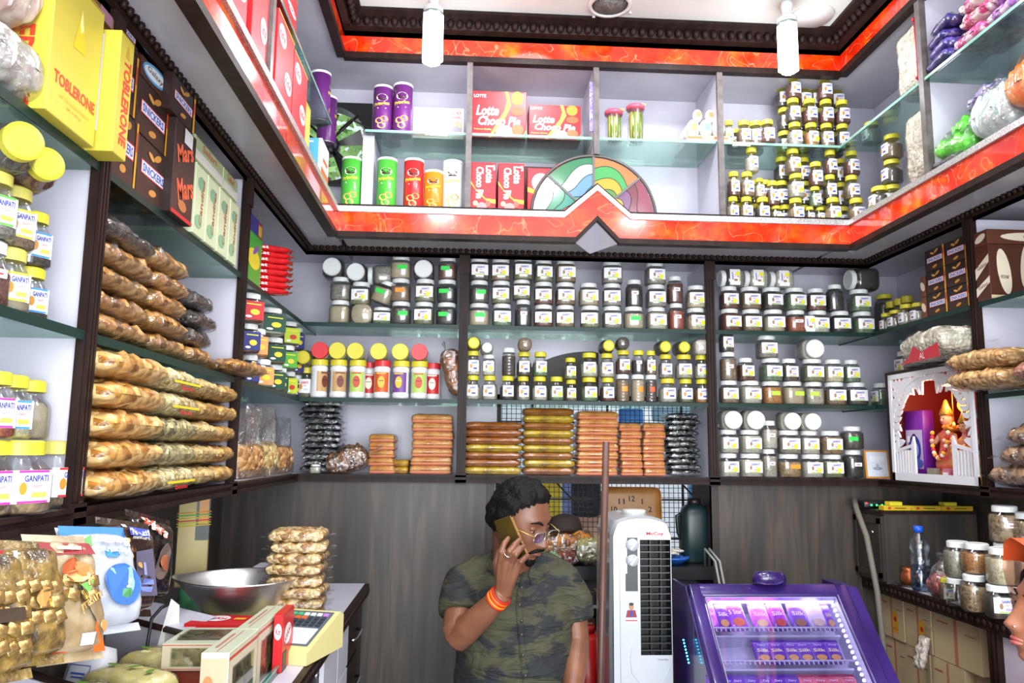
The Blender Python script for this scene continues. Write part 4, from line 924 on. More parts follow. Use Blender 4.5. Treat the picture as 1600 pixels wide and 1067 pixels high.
# ---------------- rear left bay: bottles, bag, packs
ps = []
def bottle_mesh(col, lab, h):
    key = ('btl', col, lab)
    if key in JM: return JM[key]
    r = .0345; b = MB(); Wm = H('#e8e8ea', .3); bh = h*.86
    b.lathe([(r*.9, 0), (r, .006), (r, bh*.16), (r*.94, bh*.18), (r*.94, bh*.82), (r, bh*.85), (r, bh*.93), (r*.8, bh)], 24, Wm); ps = [('bottle_body', b.mesh(), None)]
    b = MB(); b.lathe([(r*1.0, h*.85), (r*1.0, h-.002), (r*.96, h), (0, h-.0005)], 24, YLID if col == 'y' else RLID, smooth=False); ps.append(('lid', b.mesh(), None))
    b = MB(); vs, fs = sq_patch(r*.945, 2, 1.0, bh*.2, bh*.8, n=10); c1, c2 = {'g': ('#b9d86a', '#c8482a'), 'o': ('#d8602a', '#f0b83c'), 'p': ('#7a4a9a', '#e8c84a'), 'k': ('#c8a06a', '#7a3c2a'), 'r': ('#c82a2a', '#f0e0c8')}[lab]
    b.add(vs, fs, H(c1)); F = T(0, -r*.95-.002, bh*.5) @ FR
    b.ell(0, 0, r*.42, bh*.18, H(c2), F); b.rect(0, bh*.04, r*.6, bh*.02, H('#3a1a10' if lab != 'p' else '#ffffff'), F, z=.0004); b.rect(0, bh*.26, r*1.1, bh*.04, H(c2), F, z=.0002)
    ps.append(('label', b.mesh(), None)); JM[key] = ps; return ps
def bottle(px, d, col, lab, label, h=.158, yaw=0, wall='B', z=Z2):
    s = spx(wall, px, d, z+.08); o = thing('supplement_tub', label, 'tub', wallM(wall, s, d, z+.0006, yaw), 'white tubs on the middle shelf of the rear left bay')
    for n, me, mm in bottle_mesh(col, lab, h): link(n, me, o, mm)
for i, (cx_, cl, lb, yw) in enumerate(((370, 'y', 'k', .9), (450, 'y', 'k', .4), (530, 'y', 'g', 0), (632, 'r', 'o', 0), (711, 'y', 'p', -.2), (787, 'y', 'g', 0))):
    bottle(360+cx_*sc, .06, cl, lb, 'white tub with %s lid and %s label, %s from the left in front' % ({'y': 'yellow', 'r': 'red'}[cl], {'k': 'tan side', 'g': 'lime', 'o': 'orange', 'p': 'violet'}[lb], ORD[i]), yaw=yw)
bottle(360+580*sc, .14, 'r', 'r', 'red-labelled white tub half hidden between lime and orange tubs'); bottle(360+842*sc, .13, 'r', 'r', 'red-labelled white tub behind the rightmost lime one', h=.15)
for i, (cx_, cl) in enumerate(((380, 'r'), (452, 'y'), (526, 'y'), (622, 'y'), (711, 'y'), (790, 'r'))):
    s = spx('B', 360+cx_*sc, .06, Z2+.19); o = thing('supplement_tub', 'tub lying on the standing row with its %s lid forward, %s from the left' % ({'y': 'yellow', 'r': 'red'}[cl], ORD[i]), 'tub', wallM('B', s, .015, Z2+.158+.036) @ Rx(PI/2) @ T(0, 0, -.158), 'white tubs on the middle shelf of the rear left bay')
    for n, me, mm in bottle_mesh(cl, 'g', .158): link(n, me, o, mm)
one('B', 478, .1, Z2, 'rd', .075, .13, 'olive', 'y', 'P', 'jar of green contents at the far left behind white tubs')
one('B', 477, .05, Z2+.13, 'rd', .07, .1, 'olive', 'y', '', 'jar lying with yellow lid forward at the left corner', pose='lid')
NUTB = grain('#4c3222', '#8a5c3a', 60, '#a87850', rough=.5, bump=1.0, coat=.2)
s = spx('B', 692, .06, Z2+.1)
bag(wallM('B', s, .06, Z2+.1) @ Ry(1.25) , .2, .09, .085, cloudy('#6a3c1c', '#a8642c', 30, rough=.4, bump=.6, dist=.01), 'crinkled bag of brown pieces leaning beside the tubs by the post', 21, FILMR, rough=.4, ends=2)
# slabs and packs on the bottom boards
def slab_mesh(w, d, h, c1, c2, tray, seed, gold=False):
    b = MB(); m = cloudy(c1, c2, 22, rough=.25, coat=.5, bump=.4, dist=.006, stretch=(1, 1, 2)); vs, fs = pillow(w, d, h*1.08, seed, .05, nx=16, ny=8, p=9); b.add(vs, fs, m, None, True)
    ps = [('slab', b.mesh(), None)]
    if tray:
        b = MB(); vs, fs = pillow(w*1.01, d*1.01, h*.5, seed+1, .05, nx=12, ny=6, p=9); b.add(vs, fs, H('#e89878', .4), T(0, 0, -.0006), True); ps.append(('tray', b.mesh(), None))
    b = MB(); vs, fs = pillow(w*1.02, d*1.02, h*1.13, seed+2, .1, nx=14, ny=7, p=8); b.add(vs, fs, FILM, None, True); ps.append(('plastic_wrapper', b.mesh(), None))
    return ps
def stack(px0, px1, z, n, hl, c1, c2, tray, gname, word, d=.05, depth=.15, alt=None, offx=.004):
    s0, s1 = spx('B', px0, d, z+.1), spx('B', px1, d, z+.1); w = s1-s0; ms = [slab_mesh(w*.99, depth, hl, c1, c2, tray, q+n) for q in range(2)]
    ma = [slab_mesh(w*.99, depth, hl, alt[0], alt[1], False, q+n+3) for q in range(2)] if alt else None
    zz = z+.001
    for i in range(n):
        src = ma if (alt and i in alt[2]) else ms
        o = thing('sweet_pack', '%s, %s from the bottom' % (word, ORD[i]), 'packet', wallM('B', (s0+s1)/2+random.uniform(-offx, offx), d+depth/2, zz, random.uniform(-.03, .03)), gname)
        for nme, me, mm in src[i % 2]: link(nme, me, o, mm)
        zz += hl*1.02
    return zz
X7 = lambda x: 700+x*.3748
A1, A2 = '#7a3c0a', '#a8600f'; GD = ('#8a6a08', '#d8b81c')
stack(X7(62), X7(310), Z0, 7, .0300, A1, A2, False, 'wide amber slabs', 'amber slab in the left wide stack', alt=(*GD, (0, 3)))
stack(X7(312), X7(532), Z0, 9, .0300, '#7c420c', '#a5680f', False, 'wide amber slabs', 'amber slab in the tallest wide stack', alt=(*GD, (1, 3, 5, 7)))
stack(X7(540), X7(715), Z0, 8, .0325, '#a8602c', '#d8984c', True, 'orange packs behind the pole', 'orange pack in the stack behind the pole')
stack(X7(720), X7(812), Z0, 7, .0302, '#b0642c', '#dc9c58', True, 'small orange packs', 'orange pack, left small stack of the middle bay')
stack(X7(816), X7(908), Z0, 7, .0305, '#b0642c', '#dc9c58', True, 'small orange packs', 'orange pack, right small stack of the middle bay')
X5 = lambda x: 360+x*sc
stack(X5(575), X5(685), Z0, 5, .0312, '#a8642c', '#dca050', True, 'small orange packs', 'orange pack, low stack in the rear left bay')
stack(X5(675), X5(748), Z0, 2, .027, '#9a6a08', '#d8a82c', False, 'gold flat packs', 'gold flat pack between the orange stacks', d=.07)
stack(X5(750), X5(928), Z0, 7, .034, '#a8642c', '#dca058', True, 'wide orange packs', 'wide orange pack beside the left post')
BLKP = cloudy('#0e1114', '#2c3036', 30, rough=.16, bump=.9, dist=.01, coat=.6)
def blackstack(px, z, n, hl, w, d, word):
    s = spx('B', px, d, z+.15)
    for i in range(n):
        bag(wallM('B', s+random.uniform(-.012, .012), d+.06, z+i*hl*.9+.0005, random.uniform(-.15, .15)), w, .14, hl, BLKP, 'glossy black packet, %s up in %s' % (ORD[i], word), i % 3+30, FILMR, 'glossy black packets', rough=.4, ends=2, name='black_packet', cat='packet', L=.012, p=5)
blackstack(X5(372), Z0, 12, .027, .15, .05, 'the tall pile of the rear left bay')
blackstack(X7(985), Z0, 11, .026, .135, .05, 'the pile by the right post')
bag(wallM('B', xat(550, 3.27, 1.34), .06, Z0) @ Ry(-.3), .17, .12, .1, NUTB, 'clear bag of dark nuts twisted shut before the black packets', 24, FILMR, rough=.35, L=.07)
jar(wallM('B', xat(493, 3.22, 1.33), .02, Z0+.0005), 'sq', .042, .036, 'light', 'w', '', 'tiny pale jar with green band on the bottom board')
# brown dish edge (arched cut-out behind the middle shelf)
b = MB(); x0, x1 = xat(800, 3.49, 1.75), xat(925, 3.49, 1.75); pts = [(x0-.05, Z2), (x1+.03, Z2), (x1+.03, 1.855)]
for i in range(13): t = i/12; pts.append((x1-(x1-x0)*t, 1.86-.14*t**2.2))
b.prism(pts, .012, mat('#241c1a', .5), T(0, BW-.001, 0) @ FR); struct(b, 'trim_%d' % k); k += 1
# right side extras on the lower board
o = thing('picture_frame', 'small picture in a thin orange frame at the end of the bottom board', 'picture', wallM('B', xat(1371, 3.25, 1.4), .05, Z0) @ Rx(-.1))
b = MB(); fw_, fh = .105, .118; Of = H('#d89038')
b.box(-fw_/2, fw_/2, 0, .01, 0, fh, Of); b.obj('frame', o)
art(MB(), [('r', 0, 0, .86, .88, '#d8dce6'), ('e', 0, -.15, .2, .06, '#9aa4b4'), ('e', 0, -.08, .06, .1, '#aab4c4'), ('r', 0, .2, .6, .2, '#e6e8ee')], fw_, fh, T(0, -.001, fh/2) @ FR).obj('picture', o)
# ---------------- left wall: chocolate cartons
def lc(p0, p1, d, z, depth, h, col, label, **kw): return wc('L', p0, p1, d, z, depth, h, col, label, **kw)
TOB = [('t', 'TOBLERONE', .02, -.24, .84, .085, '#d8442c', 0, .03), ('p', [(-.1, .05), (.02, .36), (.16, .06)], '#e8c818'), ('p', [(.02, .36), (.08, .22), (.03, .18), (-.01, .24)], '#f4e890'), ('t', 'of Switzerland', .02, -.34, .6, .03, '#e0b838'), ('t', '24 x 50 g', .02, -.39, .3, .025, '#c89828'), ('r', 0, .495, 1, .005, '#c8a818')]
s0 = yat(66, LF-.02, 2.0); s1 = yat(152, LF-.02, 2.0)
M = wallM('L', (s0+s1)/2, .03, Z1+.0008)
M = T(-.648, 1.25, Z1+.0008) @ Rz(PI/2)
carton(M, .158, .2, .245, '#d4c248', 'large yellow triangular-bar chocolate carton with red lettering, nearest', front=TOB, left=[('T', 'TOBLERONE', .28, 0, .24, .04, '#d8442c', -PI/2, .03), ('r', -.34, 0, .3, .96, '#dcbc20')], bottom=[('r', .2, .1, .3, .3, '#c8c8b0'), ('r', 0, -.4, .8, .04, '#5a6a3a')])
s2 = yat(212, LF+.05, 2.0)
carton(T(-.622, 1.368, Z1+.0008) @ Rz(PI/2), .054, .24, .225, '#d2c048', 'second yellow chocolate carton, overhanging the shelf edge', front=[('T', 'TOBLERONE', .1, -.05, .16, .028, '#d8442c', -PI/2, .03), ('p', [(-.1, .32), (.05, .44), (.2, .32)], '#c8a030')], left=[('r', .26, .06, .24, .8, '#d8d8d8'), ('r', .26, -.02, .16, .5, '#a8a8b0')], bottom=[('r', 0, -.35, .5, .04, '#5a6a3a')])
carton(T(LF+.01, 1.31, Z1+.248) @ Rz(PI/2), .16, .16, .022, '#8a6a2c', 'brown and violet carton lying on the yellow one', front=[('r', .3, 0, .3, 1, '#a87890')], top=[('r', 0, 0, .9, .9, '#b88aa0')], bottom=[('r', 0, 0, .9, .9, '#b89ab0')])
bag(wallM('L', 1.10, .05, Z1+.1), .15, .12, .14, cloudy('#d8a8a8', '#ecdcd4', 20, rough=.4, c3='#c8d890'), 'pink-white wrapped packet at the top left corner', 41, rough=.2)
bag(wallM('L', 1.12, .04, Z1), .15, .12, .09, cloudy('#c8c4c0', '#eeeae6', 40, rough=.35), 'clear wrapped packet beneath the pink one', 42, FILMR, rough=.2)
SN = [('p', [(-.5, -.5), (.5, -.5), (.5, -.3), (-.5, -.1)], '#3a2016'), ('r', 0, 0, .78, .24, '#d84a50', ), ('r', 0, 0, .74, .2, '#e8e8f4'), ('t', 'SNICKERS', 0, 0, .68, .15, '#2c4aa8', 0, .03), ('e', .1, .34, .12, .06, '#c88a3c', .4), ('e', -.1, .28, .1, .05, '#d89a4c', -.3), ('e', 0, -.34, .12, .06, '#c88a3c', .2), ('r', .46, 0, .07, 1, '#e0a020'), ('r', .46, .2, .05, .3, '#c82820')]
GX = [('e', 0, 0, .48, .36, '#5aa8d8', .1), ('e', 0, 0, .42, .26, '#e8eef4', .1), ('t', 'Galaxy', 0, 0, .6, .3, '#3a2a24', 0, .01, .3), ('r', .45, 0, .1, .5, '#5aa8d8')]
DK2 = '#33201a'
lc(172, 213, .0, Z1, .22, .135, DK2, 'dark brown peanut-bar carton, bottom of the stack beside the yellow carton', front=SN)
lc(172, 213, .0, Z1+.137, .22, .125, DK2, 'dark brown peanut-bar carton, second of the stack beside the yellow carton', front=SN)
lc(214, 262, .0, Z1, .22, .12, DK2, 'dark brown peanut-bar carton with yellow stripe, bottom of the middle stack', front=SN)
lc(214, 262, .0, Z1+.122, .22, .115, DK2, 'dark brown peanut-bar carton, second of the middle stack', front=SN)
lc(222, 262, .0, Z1+.24, .22, .055, '#4a2a22', 'blue and brown chocolate carton under its twin', front=GX)
lc(222, 262, .0, Z1+.297, .0+.2, .0+.001+.02*0+.012, '#4a2a22', 'thin blue and brown carton lid on top of the stack', front=GX)
lc(172, 216, .0, Z1+.265, .2, .045, DK2, 'peanut-bar carton on top of the stack beside the yellow carton', front=SN[:4])
lc(263, 270, .0, Z1, .2, .11, '#c8a880', 'narrow tan and brown carton edge, lower one', front=[('r', 0, 0, .3, .5, '#4a2a1a')])
lc(263, 270, .0, Z1+.112, .2, .11, '#b89068', 'narrow tan and brown carton edge, upper one')
w_ = abs(spx('L', 303, -.02, 2.0)-spx('L', 271, -.02, 2.0))
lc(271, 303, -.02, Z1, .2, .215, '#2a1c1a', 'upright black caramel-bar carton with red lettering', front=[('T', 'Mars', .1, -.15, .1, .05, '#e0603c', .35, .03), ('T', 'Mars', .0, .22, .1, .04, '#e0603c', .35, .03), ('e', 0, -.36, .2, .06, '#b8703c'), ('r', 0, -.48, 1, .04, '#c8282c'), ('r', .1, .4, .4, .16, '#d8d8d8')])
lc(268, 304, -.02, Z1+.217, .2, .085, '#2c1a18', 'dark peanut-bar carton lying on the upright black one', front=SN[1:], left=[('e', 0, 0, .14, .12, '#d8a840', .4)])
for i, (a, c) in enumerate(((304, 322), (323, 340), (341, 357), (358, 371))):
    lc(a, c, -.01, Z1, .16, .175, '#d0dcb4', 'pale green coconut-sweet carton, %s of the upright four' % ORD[i], front=[('e', 0, .25, .3, .1, '#7cae8c'), ('e', -.1, -.3, .3, .1, '#8ab890'), ('T', 'Candies', .1, .0, .12, .02, '#a86a3c', PI/2-.1, .02)])
for i, (a, c) in enumerate(((304, 348), (349, 371))):
    lc(a, c, -.01, Z1+.177, .16, .06, '#a8bc8c', 'pale green carton lying across the upright ones, %s' % ('nearer', 'farther')[i], front=[('r', 0, -.25, 1, .4, '#d8dcd0'), ('t', 'Safari', 0, .25, .5, .3, '#c05a48')], left=[('e', -.1, .1, .2, .2, '#6a7a3a'), ('e', .2, -.2, .16, .2, '#3a3a38')])
# corner bay, upper shelf
lc(384, 408, .01, Z1, .16, .165, '#3faa3c', 'green and yellow carton standing in the left corner bay', front=[('e', 0, 0, .4, .2, '#e8dc3c'), ('e', .1, .2, .2, .06, '#7a5ab8', .5)], left=[('p', [(-.42, -.45), (.35, -.45), (.35, .3), (.0, .42), (-.42, .42)], '#e8e23a'), ('r', 0, .1, .5, .01, '#5a8a2c'), ('r', 0, .0, .5, .01, '#5a8a2c'), ('r', 0, -.1, .5, .01, '#5a8a2c'), ('r', 0, -.2, .5, .01, '#5a8a2c')])
lc(384, 410, .02, Z1+.167, .14, .06, '#a82430', 'maroon and blue carton lying on the green one', front=[('r', 0, 0, .5, 1, '#3a3a9a'), ('r', .35, 0, .2, .6, '#e8b83a')])
for i in range(8):
    s_ = yat(438, LF-.06, Z1+.05)
    o = thing('wafer_pack', 'red wafer-bar packet, %s from the bottom of the pile' % ORD[i], 'packet', T(-.70, 2.62, Z1+.001+i*.0205) @ Rz(.45+random.uniform(-.12, .12)), 'red wafer-bar packets')
    b = MB(); vs, fs = pillow(.19, .07, .021, i, .3, nx=14, ny=6, p=4); b.add(vs, fs, cloudy('#b0141a', '#d8242a', 40, rough=.25, bump=.3), None, True)
    for sd in (1, -1): crimp_end(b, .19, .07, .021, sd, H('#c81c22', .3), i, .012)
    b.obj('wrapper', o); MB().text('Kit Kat', -.02, 0, .08, .011, H('#f4e4e4'), T(0, -.036, .0115) @ FR, bold=.02).obj('printed_face', o)
# spice bottles with coloured cards
def card_jar(M, w, h, c, colr, label, word):
    o = thing('spice_jar', label, 'jar', M, 'white-lidded jars with coloured cards in the corner bay')
    for n, me, mm in jar_mesh('sq', w, h, c, 'w', ''): link(n, me, o, mm)
    key = ('card', colr, round(w, 3), word)
    if key not in JM:
        b = MB(); b.rect(0, 0, w*.86, h*.62, H(colr), T(0, -w/2-.0012, h*.4) @ FR); F = T(0, -w/2-.0018, h*.4) @ FR
        b.rect(0, h*.2, w*.6, h*.035, H('#f0e03c'), F); b.ell(.05*w, -h*.06, w*.2, h*.1, H('#e8c83c' if colr != '#b8cc3c' else '#c83c2c'), F, z=.0006, n=10); b.ell(-.2*w, -h*.22, w*.14, h*.04, H('#f4f4f4'), F, n=10)
        JM[key] = b.mesh('label')
    link('label', JM[key], o)
NAVY, DGR, LIME, TAN, REDC = '#2c3478', '#1f4a3a', '#b8cc3c', '#dc9a5c', '#c03038'
cj = [(0, [(392, .055, 'dark', NAVY), (409, .075, 'beige', TAN), (428, .075, 'olive', DGR), (440, .05, 'olive', DGR), (452, .06, 'beige', LIME), (464, .055, 'dark', NAVY)]),
      (1, [(390, .065, 'darkred', NAVY), (404, .06, 'orange', TAN), (428, .078, 'brown', DGR), (449, .07, 'green', '#58a83c'), (464, .055, 'dark', NAVY)]),
      (2, [(391, .08, 'darkred', REDC), (423, .095, 'light', DGR), (452, .075, 'dark', LIME), (465, .055, 'dark', NAVY)])]
for lv, row in cj:
    for i, (px, w, c, colr) in enumerate(row):
        s_ = yat(px, LF-.03, Z2+.05+lv*.097)
        card_jar(wallM('L', s_, .035, Z2+.0006+lv*.0965, -.9), w, .096, c, colr, 'white-lidded spice jar with %s card, %s in %s, corner bay' % ({NAVY: 'navy', DGR: 'dark green', LIME: 'lime', TAN: 'tan', REDC: 'red'}.get(colr, 'bright green'), ORD[i], ROWN[lv]), 'MASALA')
# corner bay, bottom: clear bags of nuts
ALM = grain('#b07a44', '#dcae78', 55, '#8a5a30', rough=.45, bump=1.0, coat=.2)
CASH = grain('#c8a868', '#e6cf98', 60, '#a07a40', rough=.45, bump=1.0, coat=.2)
def standbag(M, w, h, d, fill, cm, label, seed, film=FILMR):
    o = thing('nut_bag', label, 'bag', M, 'clear standing bags of nuts'); b = MB(); vs, fs = pillow(w*.94, h*fill, d*.9, seed, .15, p=3); b.add(vs, fs, cm, T(0, 0, h*fill/2) @ Rx(PI/2) @ T(0, 0, -d*.45), True); b.obj('contents', o)
    b = MB(); n = 14; m = 12; vs = []
    for sd in (-1, 1):
        for j in range(m+1):
            for i in range(n+1):
                u = 2*i/n-1; v = j/m; th = d/2*(1-abs(u)**3)**.5*(1-.75*v)+.004*noise.noise(Vector((u*4, v*6, seed+sd)))
                vs.append((u*w/2*(1+.08*noise.noise(Vector((v*5, sd, seed)))), sd*th+.012*noise.noise(Vector((u*3, v*4, seed))), v*h*(1+.06*noise.noise(Vector((u*2.5, 7, seed))))))
    q = (n+1)*(m+1)
    b.add(vs, [(s_*q+j*(n+1)+i, s_*q+j*(n+1)+i+1, s_*q+(j+1)*(n+1)+i+1, s_*q+(j+1)*(n+1)+i) for s_ in (0, 1) for j in range(m) for i in range(n)], film, None, True); b.obj('plastic_wrapper', o)
for i, (px, c, q, hh_) in enumerate(((386, ALM, 'pale almonds', .23), (410, CASH, 'split nuts', .25), (436, ALM, 'mixed nuts', .22))):
    s_ = yat(px, LF-.06, Z0+.1); standbag(wallM('L', s_, .07, Z0+.001, -.3), .19, hh_, .1, .5, c, 'crinkled clear bag of %s standing in the corner bay' % q, i+50)
# middle compartment of the left wall: brown and dark bags
JAG = grain('#b87428', '#ecbc78', 42, '#94601f', rough=.4, bump=.7, coat=.3)
DKN = grain('#2c2826', '#55504c', 60, '#1a1816', rough=.45, bump=.4, coat=.3)
def shelfbag(s_, d, z, w, dp, h, cm, label, seed, film=FILM, group=None, yaw=0, **kw):
    return bag(wallM('L', s_, d+dp/2-.02, z, yaw), w, dp, h, cm, label, seed, film, group, **kw)
LV = ['bottom', 'second', 'third', 'fourth', 'fifth', 'top']
for lv in range(5):
    z = Z2+.001+lv*.047
    for i, (a, c, cm, q) in enumerate(((1.45, 1.70, JAG if lv < 4 else DKN, 'brown'), (1.71, 1.93, JAG, 'brown'), (1.95, 2.13, DKN if lv else JAG, 'dark'))):
        if lv == 4 and i == 2: continue
        shelfbag((a+c)/2+random.uniform(-.01, .01), .015+.01*random.random(), z, (c-a)*1.0, .21, .044, cm, '%s-filled crinkled bag, %s layer of the middle compartment, %s' % ('dark' if cm is DKN else 'brown', LV[lv], ('near', 'centre', 'far')[i]), lv*3+i, FILMR, 'crinkled bags in the middle compartment', rough=.45, ends=2, L=.03, p=4)
bag(T(LF+.0, 2.3, Z2+.001) @ Rz(PI/2-.2), .2, .12, .04, grain('#b87838', '#dca058', 42, '#8a5420', rough=.4, bump=1, coat=.3), 'brown-filled bag lying across the left shelf edge by the post', 61, FILMR, rough=.3, ends=2, L=.03)
# bottom compartment: snack bags
CHIP = grain('#d8983c', '#f8d494', 36, '#b87424', rough=.45, bump=.7, coat=.2)
BEAD = grain('#d8c488', '#f4e8bc', 80, '#b89850', rough=.5, bump=1)
SEED = grain('#5c5440', '#e0d4a0', 75, '#a89868', rough=.5, bump=.6)
SEV = grain('#c8a468', '#e2c890', 120, '#a8844c', rough=.55, bump=.8)
MIX = grain('#a87a40', '#d8ac68', 60, '#7c5c30', rough=.5, bump=.5)
lay = [(BEAD, 'white bead'), (SEED, 'seed'), (SEED, 'seed'), (SEED, 'seed'), (BEAD, 'white bead')]
for lv in range(5):
    z = Z0+.001+lv*.0555
    mid = [(BEAD, 'white puffed bead'), (SEED, 'speckled seed'), (SEED, 'speckled seed'), (BEAD, 'white puffed bead')][(0, 1, 2, 3, 3)[lv] if lv < 4 else 3]
    pr = [('t', 'bom', 0, -.18, .3, .2, '#c8282c', 0, .03), ('r', 0, .02, .7, .1, '#e8d02c')] if mid[0] is BEAD else None
    shelfbag(1.565, -.03, z, .285, .25, .055, CHIP, 'large bag of orange fried chips, %s of the pile by the near post' % LV[lv if lv < 4 else 5], lv+70, FILM, 'large chip bags', rough=.2, p=4)
    shelfbag(1.84, -.01, z, .245, .22, .054, mid[0], 'bag of %s snack, %s layer of the bottom compartment' % (mid[1], LV[lv if lv < 4 else 5]), lv+80, FILM, 'bead and seed snack bags', rough=.12, p=4, prints=pr)
    if lv < 5: shelfbag(2.06, .0, z+.0, .185, .20, .050, (SEV, SEV, SEV, MIX, SEV)[lv], 'bag of fine noodle snack, %s layer before the far post' % LV[lv if lv < 4 else 5], lv+90, FILM, 'noodle snack bags', rough=.12, p=3.4)
    if lv < 5: shelfbag(2.23, .0, z+.0, .16, .19, .048, MIX, 'small bag of brown mix against the far post, %s layer' % LV[lv if lv < 4 else 5], lv+95, FILM, 'brown mix bags', rough=.15)
# near left bay: big jars
nb = [  # (px centre, z, d, w, h, contents, label code, description)
 (46, Z0, .0, .092, .112, 'nuts', 'Gp', 'largest near jar with pink-bordered label and yellow lid on the bottom board', 'y', 'rd'),
 (106, Z0, .02, .088, .112, 'brown', 'Gm', 'near jar with red-bordered label and tan lid beside the post', 'p', 'rd'),
 (-6, Z0, .02, .08, .112, 'nuts', 'Gp', 'yellow-lidded jar cut by the left edge on the bottom board', 'y', 'rd'),
 (4, Z0+.1135, .02, .07, .1, 'red', 'Gp', 'jar of red mix at the left edge above the bottom row', 'y', 'rd'),
 (31, Z0+.1135, .03, .07, .1, 'light', 'Gb', 'yellow-lidded jar with blue-bordered label above the bottom row', 'y', 'rd'),
 (62, Z0+.1135, .05, .065, .1, 'beige', '', 'unlabelled jar of peach-coloured powder above the bottom row', 'y', 'rd'),
 (30, Z2, .02, .064, .1, 'beige', 'Gy', 'yellow-lidded jar with yellow-bordered label on the middle shelf', 'p', 'rd'),
 (62, Z2, .04, .06, .092, 'dark', 'Gb', 'yellow-lidded jar with blue-bordered label, right end of the middle shelf', 'y', 'rd'),
 (2, Z2, .02, .056, .1, 'darkred', 'Nm', 'white-lidded jar of dark mix at the left edge, middle shelf', 'w', 'rd'),
 (36, Z2+.1015, .03, .07, .1, 'brown', 'Gy', 'clear-lidded jar with yellow-bordered label on the second tier', 'p', 'rd'),
 (68, Z2+.0935, .045, .06, .095, 'dark', 'Gb', 'yellow-lidded jar with blue-bordered label on the second tier', 'y', 'rd'),
 (5, Z2+.1015, .02, .07, .1, 'grey', 'Gg', 'green-bordered jar at the left edge on the second tier', 'p', 'rd')]
for px, z, d, w, h, c, lb, ds, li, sh in nb:
    s_ = yat(px, LF-d, z+h/2); jar(wallM('L', s_, d+.02, z+.0006, -.55), sh, w, h, c, li, lb, ds)
jar(wallM('L', 1.235, .02, Z2+.203, -.7), 'rd', .066, .1, 'darkred', 'y', '', 'jar lying with its big yellow lid turned to the room', pose='lid')
jar(wallM('L', 1.15, .01, Z2+.203, -.7), 'rd', .072, .1, 'dark', 'y', '', 'jar lying lid outward at the left picture edge', pose='lid')
# ------------------------------------------------------------------ ceiling fittings
CFLE = mat('#f4f8ff', .4, emit=4.0); DLE = mat('#ffffff', .4, emit=3); CWH = mat('#dfe4e2', .35)
for i, (x, y) in enumerate(DL_POS[:2]):
    o = thing('ceiling_downlight', 'round glowing ceiling light, %s one at the top of the view' % ('left', 'right')[i], 'ceiling light', T(x, y+.12, ZT), 'round ceiling lights')
    b = MB(); b.lathe([(.13, 0), (.125, -.012), (.112, -.014), (.108, -.006)], 36, CWH); b.obj('rim', o); b = MB(); b.lathe([(.108, -.006), (.0, -.010)], 36, DLE); b.obj('diffuser', o)
def cfl(px, pyt, Y, label):
    p = at(px, pyt, Y=Y); o = thing('tubular_lamp', label, 'lamp', T(p.x, Y, 0), 'glowing tubular lamps'); z1 = p.z; z0 = z1-.185; r = .041
    b = MB(); b.lathe([(.02, ZT-.001), (.024, ZT-.02), (.016, z1+.05), (.018, z1+.045)], 16, CWH); b.lathe([(.012, ZT), (.012, z1+.02)], 12, mat('#7a6a58', .5)); b.obj('lamp_holder', o)
    b = MB(); b.lathe([(.03, z1), (.036, z1+.006), (.036, z1+.024), (.02, z1+.04)], 22, mat('#cfd8d4', .3)); b.lathe([(.037, z1+.001), (.037, z1+.007)], 22, mat('#6a7a78', .3)); b.obj('cap', o)
    for k_ in range(7): a = 2*PI*k_/7; MB().tube([(r*.72*math.cos(a), r*.72*math.sin(a), z1), (r*.74*math.cos(a), r*.74*math.sin(a), z0+.008), (r*.3*math.cos(a), r*.3*math.sin(a), z0)], .0085, CFLE, n=8).obj('glass_tube', o)
    b = MB(); b.lathe([(r*.6, z1), (r*.6, z0+.01)], 14, CFLE); b.obj('inner_tube', o)
    l = bpy.data.lights.new('tubular_lamp_light', 'POINT'); l.energy = 1.8; l.shadow_soft_size = .05; l.color = (.95, .98, 1); q = bpy.data.objects.new('tubular_lamp_light', l); q.location = (p.x, Y-.0, z0-.05); COL.objects.link(q)
cfl(677, 24, 2.68, 'glowing tubular lamp hanging at left before the red band'); cfl(1230, 40, 2.68, 'glowing tubular lamp hanging at right before the red band')
p = at(953, 6, Z=ZT); o = thing('ceiling_speaker', 'round perforated speaker grille in the ceiling between the lights', 'speaker', T(p.x, p.y, ZT))
b = MB(); b.lathe([(.085, 0), (.083, -.01), (.07, -.012), (.068, -.005)], 32, CWH); b.obj('rim', o); b = MB(); b.lathe([(.068, -.006), (0, -.014)], 32, grain('#8f8f8a', '#5a5a58', 160, rough=.5, bump=1)); b.obj('perforated_grille', o)
for i in range(4): a = i*PI/2+.5; MB().lathe([(.006, 0), (.006, -.008)], 8, CWH, T(.1*math.cos(a), .1*math.sin(a), 0)).obj('mounting_lug', o)
p = at(1268, 25, Z=ZT); o = thing('ceiling_cover', 'round white cover plate in the ceiling behind the right lamp', 'cover plate', T(p.x, p.y, ZT)); MB().lathe([(.085, 0), (.08, -.01), (.0, -.014)], 32, CWH).obj('plate', o)
